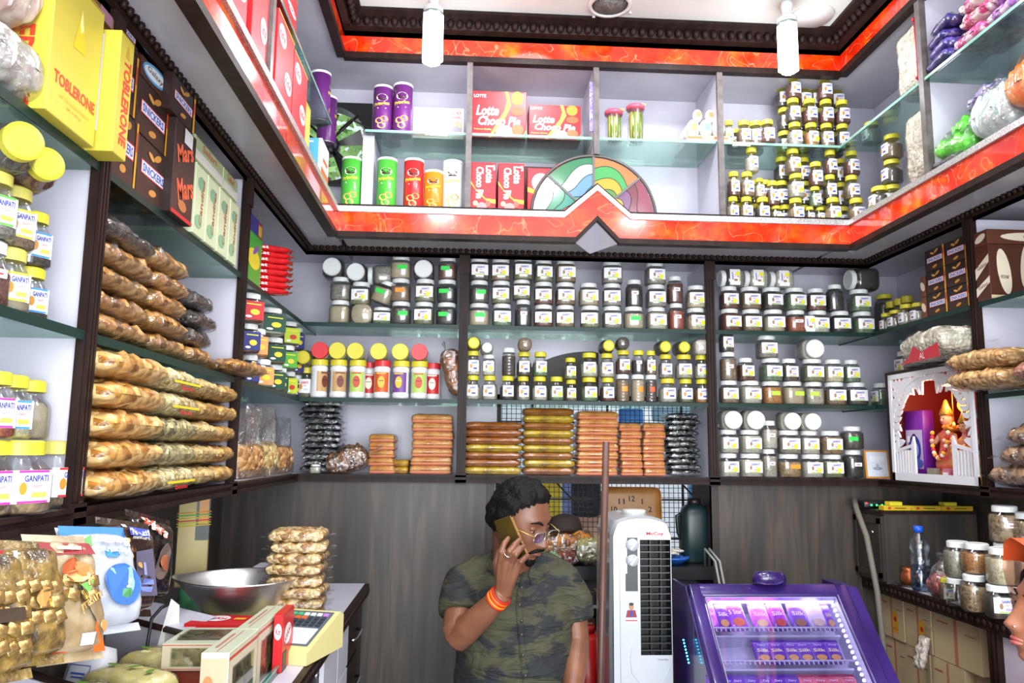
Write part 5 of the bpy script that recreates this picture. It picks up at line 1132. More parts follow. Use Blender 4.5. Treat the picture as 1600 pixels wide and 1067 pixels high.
# ------------------------------------------------------------------ outside the window and fan
def clutter(px, py, Y, w, h, c, label, cat='cloth', nm='hanging_cloth', ft=.03, seed=1):
    p = at(px, py, Y=Y); b = MB(); vs, fs = pillow(w, h, ft, seed, .4, p=5); b.add(vs, fs, cloudy(c[0], c[1], 6, rough=.7), Rx(PI/2), True); o = b.obj(nm, None, T(p.x, Y, p.z)); o['label'] = label; o['category'] = cat; MB().tube([(0, 0, h*.45), (0, 0, 2.2-p.z)], .003, mat('#8a8a80', .6), n=5).obj('hanging_cord', o)
struct(MB().box(-2.2, 3.4, 5.6, 5.7, 0, 4.2, cloudy('#c8ccd0', '#f0f2f4', 1.2, rough=.8)), 'wall_outside')
struct(MB().box(-2.2, 3.4, 3.9, 5.7, -.06, 0, FLOORM), 'ground_outside')
struct(MB().box(-2.2, 3.4, 4.05, 4.35, 2.2, 2.25, mat('#7a7468', .7)).box(-2.2, -2.1, 4.05, 5.6, 0, 2.25, mat('#7a7468', .7)), 'wall_outside_beam')
clutter(877, 790, 4.34, .34, .5, ('#6a80c8', '#9ab0e8'), 'blue shirt seen through the window grille left of the clock', seed=3)
clutter(862, 775, 4.1, .1, .5, ('#d8b820', '#f0d840'), 'yellow cloth seen through the window grille above the glasses', seed=4)
clutter(915, 770, 4.2, .16, .25, ('#14161c', '#2c303a'), 'black cloth seen through the window grille beside the clock', seed=5)
clutter(930, 830, 4.3, .2, .35, ('#b8866c', '#e0b8a0'), 'pinkish cloth outside the window left of the pole', seed=6)
clutter(1095, 790, 4.2, .14, .5, ('#3a7ab0', '#7ab8d8'), 'blue tarpaulin outside at the right edge of the window', seed=7)
clutter(1060, 640, 4.1, .3, .14, ('#5a9ab8', '#b8d4d8'), 'teal sheet outside above the packets', seed=8)
clutter(985, 655, 4.3, .14, .12, ('#2a62b0', '#4a92d0'), 'bright blue sheet outside behind the orange packs', seed=9)
clutter(790, 800, 4.2, .12, .3, ('#8a7a6c', '#c8b8a8'), 'tan cloth outside at the left of the window', seed=10)
o = thing('tree', 'leafy green tree in daylight seen through the fan opening', 'tree', T(-.95, 5.0, 0)); b = MB(); b.tube([(0, 0, 0), (.05, 0, 1.8), (0, 0, 3.4)], [.07, .06, .03], mat('#5a4838', .8)); b.obj('trunk', o)
b = MB(); GRL = cloudy('#5a8a3c', '#a8cc80', 3, rough=.6); rnd = random.Random(3)
for i in range(1500):
    c = Vector((rnd.gauss(0, .4), rnd.gauss(0, .2), 3.6+rnd.gauss(0, .42))); a = rnd.uniform(0, 6.28); e_ = rnd.uniform(-.8, .8); u = Vector((math.cos(a), .4*math.sin(a), e_)).normalized()*.045; v = u.cross(Vector((.3, 1, .2))).normalized()*.02
    b.add([c-u, c+v, c+u, c-v], [(0, 1, 2, 3)], GRL)
b.obj('foliage', o, kind='stuff')
# ------------------------------------------------------------------ ledge behind the man
zl = LEDGE+.0006
o = thing('wall_clock', 'square tan wall clock with rounded corners leaning behind the tower cooler', 'clock', T(xat(985, 3.42, 1.2), 3.40, zl) @ Rx(-.08))
TAN_ = cloudy('#94622a', '#b88448', 8, rough=.45); cw, ch = .26, .305
b = MB(); b.rbox(-cw/2, cw/2, -ch/2, ch/2, 0, .03, TAN_, r=.03, n=4); 
b.v = [(x, -z, y+ch/2) for x, y, z in b.v]; b.obj('clock_body', o)
for h_ in range(1, 13):
    a = PI/2-h_*PI/6; MB().text(str(h_), .09*math.cos(a), .09*math.sin(a), .005 if h_ == 1 else .016 if h_ < 10 else .026, .024, mat('#1c1008', .6), T(0, -.031, ch-.14) @ FR, bold=.02).obj('numeral', o)
for a, L in ((PI-.1, .05), (PI/2-.4, .04)): MB().prism([(-.004, 0), (.004, 0), (.002, L), (-.002, L)], .002, mat('#6a5a50', .4), T(0, -.031, ch-.14) @ FR @ Matrix.Rotation(a-PI/2, 4, 'Z')).obj('clock_hand', o)
o = thing('green_flask', 'dark green plastic jerrycan at the right end of the window ledge', 'jerrycan', T(xat(1085, 3.33, 1.1), 3.33, zl)); DG = mat('#12282a', .35)
b = MB(); b.lathe([(.058, 0), (.062, .01), (.062, .19), (.05, .225), (.03, .24)], 26, DG, e=3.2, sy=.8); b.obj('flask_body', o); b = MB(); b.lathe([(.028, .236), (.028, .262), (0, .264)], 18, mat('#1c1416', .4)); b.obj('cap', o)
b = MB(); b.tube([(-.05, 0, .2), (-.075, 0, .19), (-.07, 0, .12), (-.055, 0, .09)], .008, DG); b.obj('handle', o)
o = thing('blue_bowl', 'blue plastic bowl with scraps of paper on the ledge right of the cooler', 'bowl', T(xat(1053, 3.27, 1.0), 3.27, zl)); MB().lathe([(.03, 0), (.058, .022), (.064, .03), (.06, .028), (.03, .006), (0, .005)], 26, mat('#2a6ac8', .35)).obj('bowl_body', o)
for i in range(4): bag(T(xat(1048, 3.27, 1.0)+.02*(i-1.5), 3.26+.01*i, zl+.025+.006*i) @ Rz(i*.8), .06, .03, .012, mat('#d8d0c4', .7), 'crumpled paper scrap in the blue bowl, %s from left' % ORD[i], i, rough=.6, name='paper_scrap', cat='paper')
BRF = grain('#8a4c14', '#c8842c', 42, '#5a2c0c', rough=.4, bump=1, coat=.3)
bag(T(xat(885, 3.3, 1.05), 3.32, zl), .24, .16, .13, BRF, 'clear bag of golden brown snack on the ledge beside the man', 31, FILMR, rough=.2, ends=1)
bag(T(xat(922, 3.25, 1.05), 3.25, zl), .13, .1, .10, grain('#8a8450', '#b8b47c', 60, rough=.5, bump=1), 'clear bag of pale green snack beside the pole', 32, FILMR, rough=.2)
bag(T(xat(888, 3.19, 1.0), 3.235, zl), .1, .05, .05, grain('#4c1c18', '#8a4438', 60, rough=.5, bump=1), 'small bag of dark red pieces at the ledge front', 33, FILMR, rough=.2)
bag(T(xat(860, 3.2, 1.0), 3.23, zl), .09, .05, .045, cloudy('#3a7a3c', '#d8e8d0', 30, rough=.4), 'small green and white packet on the ledge front', 34, FILM, rough=.3)
o = thing('hat', 'dark brown hat resting on the bag of golden snack', 'hat', T(xat(884, 3.3, 1.15), 3.32, zl+.128)); BCAP = mat('#352a26', .8)
b = MB(); b.lathe([(.07, 0), (.072, .015), (.06, .05), (.03, .066), (0, .07)], 22, BCAP, sy=.85); b.obj('crown', o); b = MB(); b.lathe([(.0, -.001), (.055, .0), (.057, .004), (0, .006)], 20, BCAP, T(-.05, -.035, .004)); b.obj('visor', o)
# shelves below the ledge, stocked with dark packets
for i, z in enumerate((.72, .82)):
    struct(MB().box(gx0+.02, gx1-.02, PY-.12, PY-.001, z-.008, z, mat('#8a8a90', .3)), 'trim_%d' % k); k += 1
    for j in range(5): carton(T(gx0+.36+j*.075, PY-.1, z+.0006), .07, .08, .05, ('#5a3a2a', '#2a2c30', '#7a4a3a', '#3a3430', '#6a5040')[(j+i) % 5], 'dark little carton on the low rack behind the man, %s of the %s shelf' % (ORD[j], ('lower', 'upper')[i]), front=[('r', 0, .1, .7, .2, '#a89a8c')])
o = thing('red_bucket', 'red plastic can low beside the pole', 'can', T(xat(915, 3.05, .7), 3.03, .0)); b = MB(); b.lathe([(.08, .0), (.085, .6), (.06, .72), (.03, .74)], 22, mat('#b01418', .3)); b.obj('can_body', o); MB().lathe([(.032, .74), (.032, .765), (0, .766)], 14, mat('#901014', .4)).obj('lid', o)
# pole
p0 = at(947, 690, Y=2.55); p1 = at(938, 1067, Y=2.55); dd = (p1-p0)/(p0.z-p1.z)
o = MB().tube([p0, p1+dd*(p1.z-.001)], .0115, cloudy('#4c3028', '#5e3e34', 12, rough=.45), n=14).obj('brown_pole', None, label='brown upright pole standing before the shelves left of the tower cooler', cat='pole')
# ------------------------------------------------------------------ tower air cooler
X0, X1 = xat(956, 2.6, .9), xat(1053, 2.6, .9); w = X1-X0; o = thing('tower_cooler', 'tall white tower air cooler with black louvred outlet and two dials', 'air cooler', T((X0+X1)/2, 2.6, 0)); CW_ = mat('#b4b8be', .25, coat=.4)
def cooler_profile(): return None
zt = 1.175; b = MB(); n = 16; pts = []
for i in range(n+1): t = i/n; pts.append((w/2*math.cos(PI*t)*-1 if False else -w/2+w*t, zt+.028*math.sin(PI*t)**.6))
pts = [(-w/2, .25), (-w/2-.004, .8), (-w/2, zt-.03)] + [(x*.97, z) for x, z in pts[1:-1]] + [(w/2, zt-.03), (w/2+.004, .8), (w/2, .25)]
lw0, lw1, lz0, lz1 = -w/2+.46*w, w/2-.04*w, .765, 1.128
hole = [(lw0, lz0), (lw1, lz0), (lw1, lz1), (lw0, lz1)]
# front face built as quads round the outlet
def ringf(outer, y0, y1, ins):
    N_ = len(outer); cx0 = 0; cz0 = .75
    return
FRo = pts; N_ = len(FRo)
vs = [(x, .03, z) for x, z in FRo] + [(x*.94, 0, (z-.75)*.985+.75) for x, z in FRo]; b.add(vs, [(i, (i+1) % N_, N_+(i+1) % N_, N_+i) for i in range(N_)], CW_, None, True)
b.add([(x, y, z) for y in (.03, .28) for x, z in FRo], [(N_+i, N_+(i+1) % N_, (i+1) % N_, i) for i in range(N_)], CW_, None, False)
b.add([(x, .28, z) for x, z in FRo], [tuple(range(N_))], CW_)
def fc(x0, x1, z0, z1): b.add([(x0, 0, z0), (x1, 0, z0), (x1, 0, z1), (x0, 0, z1)], [(0, 1, 2, 3)], CW_)
xl, xr = -w/2*.94, w/2*.94
fc(xl, lw0, .258, zt-.036); fc(lw1, xr, .258, zt-.036); fc(lw0, lw1, .258, lz0); fc(lw0, lw1, lz1, zt-.036)
tp = [(x*.94, 0, (z-.75)*.985+.75) for x, z in FRo[2:-2]]; b.add(tp+[(xr, 0, zt-.036), (xl, 0, zt-.036)], [tuple(range(len(tp)+2))], CW_)
b.box(lw0, lw1, .06, .062, lz0, lz1, mat('#0a0a0b', .5)); 
for (a, c, e_, f_) in ((lw0, lw0+.001, lz0, lz1), (lw1-.001, lw1, lz0, lz1)): b.box(a, c, 0, .06, e_, f_, mat('#101012', .4))
b.obj('cooler_body', o)
for i in range(16):
    z = lz0+.012+i*(lz1-lz0-.02)/15.5; q = MB(); q.box(lw0+.002, lw1-.002, .004, .03, z, z+.0035, mat('#1a1c1e', .25), None); q.obj('louvre', o)
for x in (lw0+.035, lw0+.07): MB().box(x, x+.002, .008, .04, lz0, lz1, mat('#16181a', .3)).obj('vertical_vane', o)
b = MB(); b.prism([(lw0-.042, 1.0), (lw0-.008, 1.0), (lw0-.008, 1.135), (lw0-.042, 1.135)], .003, mat('#1c1d1f', .3), T(0, -.0002, 0) @ FR); b.obj('control_panel', o)
b = MB(); b.prism([(lw0-.048, .965), (lw0-.008, .965), (lw0-.008, 1.02), (lw0-.048, 1.02)], .0025, mat('#26282a', .35), T(0, -.0001, 0) @ FR); b.obj('dark_inlay', o)
for i, z in enumerate((1.112, 1.063)):
    d_ = MB(); d_.lathe([(.0205, 0), (.0205, .006), (.017, .014), (0, .014)], 26, CW_, T(lw0-.026, -.003, z) @ Rx(PI/2)); d_.box(-.004, .004, -.024, -.016, -.015, .015, CW_, T(lw0-.026, 0, z) @ Ry(.6)); d_.obj('dial', o)
MB().text('McCoy', (lw0+lw1)/2, 1.147, .058, .013, mat('#c02a34', .5), T(0, -.0012, 0) @ FR, bold=.03).obj('maker_name', o)
MB().text('Tower Plus', (lw0+lw1)/2+.02, .752, .034, .005, mat('#5a5a62', .5), T(0, -.0012, 0) @ FR).obj('model_name', o)
b = MB(); F = T(lw0-.03, -.0014, .885) @ FR; b.ell(0, .03, .008, .01, mat('#a87858', .5), F); b.ell(0, .039, .008, .005, mat('#2a1c18', .5), F, z=.0002); b.prism([(-.018, -.002), (.018, -.002), (.013, .02), (-.013, .02)], .0003, mat('#8a1c34', .5), F); b.prism([(-.005, 0), (.005, 0), (.003, .02), (-.003, .02)], .0005, mat('#2c3a8c', .5), F)
b.ell(0, -.012, .026, .008, mat('#e8e4e8', .5), F); b.rect(0, -.012, .04, .004, mat('#c02a34', .5), F, z=.0006); b.obj('sticker', o)
b = MB(); pts2 = [(-w*.42, .03, 0), ]; 
b.tube([(-w*.36, -.001, .4), (-w*.37, -.001, 1.1), (-w*.33, -.001, 1.16)], .0012, mat('#b8bcc4', .4), n=4); b.tube([(lw0-.02, -.001, .82), (lw0-.035, -.001, .76), (lw0-.03, -.001, .71), (lw0, -.001, .675), (.02, -.001, .66), (.06, -.001, .68), (.085, -.001, .73)], .0014, mat('#b8bcc4', .4), n=4); b.obj('body_seam', o)
MB().lathe([(.04, 1.198), (.04, 1.214), (.036, 1.217), (0, 1.217)], 24, mat('#c8ccc8', .3), T(.0, .12, 0)).obj('top_cap', o)
b = MB(); b.box(-w/2-.02, w/2+.02, -.01, .3, 0, .25, CW_); b.obj('base', o)
# ------------------------------------------------------------------ purple chocolate cooler
PURP = cloudy('#2c1858', '#38246c', 6, rough=.28, coat=.4); FWH = mat('#b4b8c8', .4)
V0 = Vector((0, 2.55, 1.0)); VD = Vector((0, -.25, -.25)).normalized(); ND = Vector((0, -.25, .25)).normalized()  # down the slope, out of the glass
def fp(x, v, n_=0): return Vector((x, 0, 0))+V0+VD*v+ND*n_
FXL, FXR = .722, 1.215
Mf = Matrix.Translation(V0) @ Matrix(((1, 0, 0), (0, -VD.y, ND.y), (0, -VD.z, ND.z))).to_4x4()   # local: x right, y up the slope, z out
o = thing('chocolate_cooler', 'purple slope-fronted chocolate display cooler with lit glass window', 'cooler', T(0, 0, 0))
b = MB(); L = .62
def fb(x0, x1, v0, v1, n0, n1, m, bb=None): (bb or b).rbox(x0, x1, -v1, -v0, n0, n1, m, r=.008, M=Mf, n=2)
fb(FXL, FXR+.02, 0, .05, -.05, .0, PURP); fb(FXL, FXL+.045, .0, L, -.2, .0, PURP); fb(FXR-.02, FXR+.03, .0, L, -.2, .0, PURP); fb(FXL, FXR, L-.05, L, -.2, 0, PURP)
b.obj('front_frame', o)
prf = [(2.56, .985), (2.72, .985), (2.74, .02), (2.14, .02), (2.115, .40), (2.12, .545)]
for xa, xb in ((FXR+.028, FXR+.07), (FXL-.004, FXL+.004)): MB().add([(x, y, z) for x in (xa, xb) for y, z in prf], [tuple(range(6)), tuple(reversed(range(6, 12)))]+[(6+i, 6+(i+1) % 6, (i+1) % 6, i) for i in range(6)], PURP).obj('side_panel', o)
b = MB(); b.box(FXL, FXR+.028, 2.63, 2.72, .02, .95, PURP); b.box(FXL, FXR+.028, 2.16, 2.63, .02, .42, PURP); b.obj('cooler_body', o)
b = MB(); b.lathe([(.0, .0), (.055, 0), (.055, .02), (.045, .035), (0, .038)], 28, mat('#2c1a58', .2, coat=.6), T((FXL+FXR)/2+.02, 2.545, 1.0), sy=.6); b.obj('handle', o)
IX0, IX1 = FXL+.046, FXR-.021
b = MB(); b.box(IX0, IX1, -L+.05, -.05, -.1, -.095, FWH, Mf); b.box(IX0, IX1, -.052, -.05, -.1, -.004, FWH, Mf); b.box(IX0, IX0+.002, -L+.05, -.05, -.1, -.004, FWH, Mf); b.box(IX1-.002, IX1, -L+.05, -.05, -.1, -.004, FWH, Mf); b.obj('inner_liner', o)
MB().box(IX0, IX1, -L+.05, -.05, -.006, -.003, clear('#f4f0ff', .06, .03), Mf).obj('glass_window', o)
LED = mat('#efe8ff', .3, emit=2.5)
for i in range(26): MB().ball((IX1-.012, -.07-i*.018, -.02), .0055, LED, Mf, n=6).obj('led_bead', o)
for i in range(8): MB().ball((FXL-.024, -.14-i*.011, -.1), .003, mat('#38b8f0', .3, emit=5), Mf, n=6).obj('blue_led_bead', o)
SHV = (.165, .275, .40, .53)
for v in SHV:
    b = MB(); b.box(IX0+.003, IX1-.02, -v-.006, -v, -.09, -.036, FWH, Mf)
    for i in range(26): x = IX0+.01+i*(IX1-IX0-.04)/26; b.box(x, x+.004, -v+.0, -v+.012, -.016, -.013, FWH, Mf)
    b.box(IX0+.003, IX1-.02, -v+.010, -v+.014, -.017, -.012, FWH, Mf); b.obj('rack', o)
l = bpy.data.lights.new('cooler_strip_light', 'AREA'); l.shape = 'RECTANGLE'; l.size = .4; l.size_y = .03; l.energy = .5; l.color = (.85, .82, 1); q = bpy.data.objects.new('cooler_strip_light', l); q.matrix_world = Mf @ T((IX0+IX1)/2, -.06, -.012) @ Rx(-1.1); COL.objects.link(q)
def barpack(x, v, w_, h_, tilt, c1, c2, txt, label, extra='#c89858'):
    r = thing('chocolate_bar', label, 'chocolate', Mf @ T(x, -v, -.034) @ Matrix.Rotation(tilt, 4, 'Z'), 'chocolate bars in the purple cooler')
    key = ('bar', round(w_, 3), round(h_, 3), c1, c2, txt)
    if key not in JM:
        b = MB(); vs, fs = pillow(w_, h_, .016, len(JM), .1, nx=8, ny=8, p=8); b.add(vs, fs, cloudy(c1, c2, 18, rough=.25, coat=.4, p=(.4, .6)), T(0, h_/2, 0), True)
        b.add([(s_*w_/2*(.98 if i % 2 else .9), y, .008) for i, (s_, y) in enumerate(((-1, h_), (-1, h_+.008), (1, h_+.008), (1, h_)))], [(3, 2, 1, 0)], mat(c1, .3)); me = b.mesh('wrapper')
        p_ = MB(); p_.text(txt, 0, h_*.56, w_*.7, h_*.15, mat('#e8d8b0', .4), T(0, 0, .019), bold=.02); p_.text('Dairy', 0, h_*.8, w_*.5, h_*.1, mat('#f0eaf8', .4), T(0, 0, .018), shear=.3); p_.ell(0, h_*.24, w_*.3, h_*.13, mat(extra, .4), T(0, 0, .019)); JM[key] = (me, p_.mesh('printed_face'))
    link('wrapper', JM[key][0], r); link('printed_face', JM[key][1], r)
P1, P2, PK1, PK2 = '#4a1e88', '#7a48b8', '#a84ac0', '#e07ad8'
def vx(px, v):                           # x of a column on the rack plane
    A = rt*FPX - fw*(px-800); b_ = V0+VD*v-ND*.03; return -(A[1]*b_.y+A[2]*(b_.z-CAMZ))/A[0]
row1 = [(1112, .055, .1, PK1, PK2, 'Silk'), (1133, .045, .095, P1, P2, 'Silk'), (1157, .062, .11, PK1, '#8a3ac0', '5 Star'), (1192, .06, .095, PK1, PK2, 'Silk'), (1222, .055, .1, P1, PK1, 'Silk'), (1252, .058, .1, P1, P2, 'Silk'), (1281, .058, .105, '#8a78a0', '#d8d0e8', 'Silk'), (1300, .03, .09, P1, P2, 'Silk')]
for i, (px, w_, h_, a, c, t) in enumerate(row1): barpack(vx(px, .15), .158, w_, h_, (0.04, -.03, .08, 0, .05, -.02, .03, 0)[i], a, c, t, 'purple-toned chocolate bar, %s from left on the top rack of the cooler' % ORD[i], ('#e08ac8', '#c89858', '#c8602c', '#d8b080', '#b84a3c', '#8a5a3a', '#c8b8a0', '#c89858')[i])
row2 = [(1195, .052), (1218, .052), (1240, .05), (1262, .054), (1284, .054), (1306, .05), (1113, .02)]
for i, (px, w_) in enumerate(row2): barpack(vx(px, .26), .268, w_, .072, (0, .03, -.04, .06, 0, -.05, 0)[i], P1, '#6a3cb0', 'Silk', 'small purple chocolate bar, %s on the second cooler rack' % (ORD[i]+' of the row' if i < 6 else 'alone at left'))
row3 = [(1122, .05), (1140, .05), (1160, .048), (1180, .045), (1202, .04), (1222, .048), (1243, .05), (1266, .05), (1287, .055), (1311, .055), (1333, .05)]
for i, (px, w_) in enumerate(row3): barpack(vx(px, .37), .392, w_, .085, random.uniform(-.06, .06), P1 if i < 7 else '#8a2a4a', '#6a3cb0' if i < 7 else '#d86a7a', 'Silk' if i < 7 else 'Perk', 'chocolate bar, %s from left on the third rack of the cooler' % ORD[i], '#c8b040' if i < 7 else '#e8c0b0')
b = MB()
for dx in (0, .018): b.tube([(1.01+dx-.03, 3.2, .955), (1.0+dx-.03, 3.16, 1.03), (.99+dx, 3.1, .99), (1.0+dx, 3.02, .8), (1.0+dx, 2.98, .3), (1.0+dx, 2.97, .004)], .005, mat('#8f9490', .45), n=8)
b.obj('grey_cable', None, label='pair of grey cables looping down from the ledge behind the cooler', cat='cable')
# ------------------------------------------------------------------ right counter
RCX = 1.65; CT = .92
b = MB(); b.box(RCX+.01, RW-.012, 1.4, PY-.001, CT-.03, CT, WHITE); rc = struct(b, 'trim_%d' % k); k += 1
b = MB(); b.box(RCX-.008, RCX+.01, 1.4, PY-.001, CT-.048, CT-.002, DARK); b.box(RCX-.012, RCX, 1.4, PY-.001, CT-.008, CT, DARK); b.obj('moulded_edge', rc)
b = MB(); i = 1.5
while i < PY-.02: b.ball((RCX-.01, i, CT-.026), (.004, .012, .012), DARK, n=6); i += .03
link('bead_row', b.mesh(), rc, None, kind='stuff')
for y in (2.44, 1.5): struct(MB().box(RCX, RCX+.04, y-.022, y+.022, 0, CT-.048, DARK).box(RCX-.006, RCX, y-.012, y-.004, 0, CT-.05, DARK).box(RCX-.006, RCX, y+.004, y+.012, 0, CT-.05, DARK), 'trim_%d' % k); k += 1
struct(MB().box(RCX+.02, RW-.01, 1.4, PY, .28, .30, DARK), 'trim_%d' % k); k += 1
# dark cabinet with a panelled door on the counter
cx0, cx1, cy0, cy1, cz1 = 1.62, 2.0, 3.0, PY-.004, 1.185
o = thing('small_cabinet', 'dark wooden cabinet with a panelled door standing on the right counter', 'cabinet', T(cx0, cy0, CT)); DW = cloudy('#2c2522', '#3a312d', 12, rough=.4, stretch=(1, 1, .15))
h_ = cz1-CT; b = MB(); b.box(.008, cx1-cx0, 0, cy1-cy0, .0006, h_, WOOD); b.obj('cabinet_body', o)
b = MB(); b.box(-.004, .008, .004, cy1-cy0-.004, .01, h_-.01, DW); b.obj('door', o); d_ = o.children[-1] if o.children else None
MB().box(-.009, -.004, .012, .03, .02, h_-.02, DW).box(-.009, -.004, cy1-cy0-.03, cy1-cy0-.012, .02, h_-.02, DW).box(-.009, -.004, .012, cy1-cy0-.012, .02, .04, DW).box(-.009, -.004, .012, cy1-cy0-.012, h_-.04, h_-.02, DW).obj('door_moulding', o)
MB().box(-.006, cx1-cx0, -.008, cy1-cy0, h_, h_+.012, DARK).obj('top_board', o)
MB().ball((-.014, .05, h_*.72), .007, mat('#c8c8c8', .2, 1)).obj('knob', o)
cz1 += .0126
for i, (a, c, hh_, q) in enumerate(((1.63, 1.74, .018, 'left'), (1.742, 1.86, .018, 'middle'), (1.862, 1.99, .018, 'right'))): carton(T((a+c)/2, 3.0, cz1), c-a, .04, hh_, '#c8b41c', 'yellow incense carton lying on the dark cabinet, %s one' % q, front=[('r', 0, 0, .96, .3, '#e0902c'), ('e', -.3, 0, .06, .3, '#b8401c'), ('r', .1, 0, .4, .2, '#5a3a10')])
for a, q in ((1.68, 'left'), (1.9, 'right')): carton(T(a, 3.0, cz1+.019), .05, .04, .014, '#d8c830', 'short yellow incense carton on top of the long ones, %s' % q)
o = thing('router', 'black router with green and red lights under the shelf corner', 'router', T(1.68, 3.13, cz1)); MB().rbox(-.08, .08, -.035, .035, 0, .03, mat('#111214', .3), r=.006).obj('router_body', o)
for i in range(4): MB().ball((-.05+.022*i, -.0365, .014), .0035, mat('#20ff70', .3, emit=4)).obj('green_light', o)
MB().ball((-.07, -.0365, .022), .003, mat('#ff2018', .3, emit=4)).obj('red_light', o)
b = MB(); b.tube([(1.6, 3.17, cz1+.03), (1.57, 3.1, cz1), (1.555, 3.0, 1.1), (1.565, 2.96, .9), (1.58, 2.95, .6), (1.6, 2.95, .004)], .011, mat('#6a655c', .6), n=10); b.obj('grey_hose', None, label='grey corrugated hose hanging beside the dark cabinet down behind the purple cooler', cat='hose')
# bottle, pot, bag of petals
o = thing('water_bottle', 'clear plastic water bottle with a blue cap on the right counter', 'bottle', T(1.68, 2.86, CT+.0006)); PB = clear('#e8f0f6', .14, .06, bump=.3, scale=40)
MB().lathe([(.028, 0), (.034, .008), (.034, .06), (.03, .068), (.034, .076), (.034, .12), (.031, .13), (.036, .15), (.034, .175), (.015, .205), (.014, .216)], 22, PB).obj('bottle_body', o)
MB().lathe([(.030, .004), (.0325, .01), (.0325, .09), (0, .09)], 20, clear('#c8dcec', .1, .03)).obj('water', o); MB().lathe([(.0165, .21), (.0165, .232), (0, .233)], 18, mat('#1c5ad8', .35)).obj('cap', o)
o = thing('copper_pot', 'small copper pot beside the water bottle', 'pot', T(1.70, 3.0-.03, CT+.0006)); MB().lathe([(.02, 0), (.032, .02), (.03, .045), (.022, .055), (.026, .066), (.022, .066), (.018, .05)], 22, mat('#b8643c', .3, .7)).obj('pot_body', o)
MB().lathe([(.045, 0), (.05, .003), (0, .003)], 22, mat('#1c1818', .4), T(1.70, 2.97, CT+.0003)).obj('black_plate', None, label='thin black plate under the copper pot', cat='plate')
o = thing('petal_bag', 'clear twisted bag of pink and red flower petals beside the water bottle', 'bag', T(1.70, 2.735, CT+.0006)); b = MB(); vs, fs = pillow(.11, .09, .085, 3, .2); b.add(vs, fs, grain('#c8303c', '#f0a0a0', 70, '#5a8a3c', rough=.6, bump=1), None, True); b.obj('petals', o)
MB().lathe([(.05, 0), (.062, .02), (.06, .06), (.045, .1), (.02, .125), (.028, .14), (.03, .15)], 16, FILMR).obj('plastic_wrapper', o)
def rj(px, Y, z, w_, h_, c, lb, ds, sh='rd', li='w', X=None): jar(T(xat(px, Y, z+h_/2), Y, z+.0006) @ Rz(-.2), 'tall' if sh == 'rd' else sh, w_, h_, c, li, lb, ds)
rj(1479, 2.68, CT, .045, .075, 'brown', 'G', 'tiny yellow-lidded jar behind the front jars of the right counter', li='y')
rj(1494, 2.60, CT, .066, .088, None, '', 'empty clear jar with white lid, leftmost front jar on the right counter')
rj(1523, 2.50, CT, .078, .115, 'nuts', '', 'white-lidded jar of brown nuts, second front jar on the right counter')
rj(1562, 2.40, CT, .078, .10, 'dark', 'L', 'labelled dark jar near the right picture edge on the counter', sh='sq')
rj(1498, 2.61, CT+.089, .085, .118, 'pale', '', 'white-lidded jar of pale walnuts on top of the empty clear jar')
rj(1527, 2.52, CT+.116, .088, .095, 'orange', '', 'white-lidded jar of shelled walnuts on top of the brown-nut jar')
rj(1567, 2.40, CT+.101, .09, .11, 'cream', '', 'white-lidded jar of cream pieces on top of the labelled dark jar')
rj(1600, 2.36, CT, .08, .1, 'grey', '', 'grey jar on the counter at the picture edge')
rj(1603, 2.36, CT+.101, .08, .105, 'grey', '', 'grey jar upper one at the picture edge')
rj(1571, 2.50, CT+.215, .09, .118, 'nuts', 'N', 'big jar of brown pods with small price strip, topmost on the right counter'); rj(1573, 2.50, CT+.10, .085, .114, 'nuts', '', 'jar hidden behind the cream jar carrying the topmost one'); rj(1574, 2.50, CT, .085, .099, 'nuts', '', 'lowest jar of the rear pile at the right picture edge')
rj(1606, 2.44, CT+.206, .08, .11, 'nuts', '', 'top jar cut by the right picture edge')
# cardboard boxes under the counter
CB = '#c4ae88'
def cbx(y0, y1, z0, z1, d, q, tape=0):
    fr = [('r', 0, 0, .07, 1, '#b8705a'), ('r', .3, .2, .2, .02, '#7a6a50'), ('r', -.28, .3, .25, .03, '#a04a4a')]
    if tape: fr += [('r', .15, -.1, .22, .5, '#d8a02c'), ('e', .15, -.03, .06, .06, '#c02a1c'), ('t', 'KARACHI', .15, -.25, .18, .07, '#c02a1c')]
    carton(T(RCX+.05+d, (y0+y1)/2, z0+.001) @ Rz(-PI/2), y1-y0-.006, .26, z1-z0-.002, CB, 'brown cardboard box under the right counter, ' + q, front=fr, cat='box', name='cardboard_box')
for i, (a, c, d) in enumerate(((2.47, 2.60, .05), (2.60, 2.79, .0), (2.79, 2.98, .0), (2.98, 3.2, .0))): cbx(a, c, .30, .50, d, 'lowest layer, %s from the post' % ORD[i], 0)
for i, (a, c, d, t) in enumerate(((2.475, 2.66, .03, 0), (2.665, 2.86, .0, 1), (2.865, 3.03, .0, 0), (3.035, 3.2, .01, 0))): cbx(a, c, .50, .695, d, 'middle layer, %s from the post' % ORD[i], t)
for i, (a, c, d, t) in enumerate(((2.57, 2.84, .0, 0), (2.845, 3.02, .0, 1), (3.025, 3.2, .0, 1))): cbx(a, c, .696, .862, d, 'top layer, %s from the post' % ORD[i], t)
bag(T(RCX+.035, 2.86, .70) @ Ry(-1.3), .12, .05, .03, cloudy('#b8aaa0', '#dcd2ca', 20, rough=.6), 'crumpled pale cloth stuffed between the cardboard boxes', 44, rough=.6, name='cloth_scrap', cat='cloth')
struct(MB().box(RCX+.03, RW-.01, 1.45, 2.42, .30, .86, mat('#d8c8d8', .5)).box(RCX+.02, RCX+.03, 2.0, 2.42, .3, .86, mat('#cfc4d4', .5)), 'trim_%d' % k); k += 1
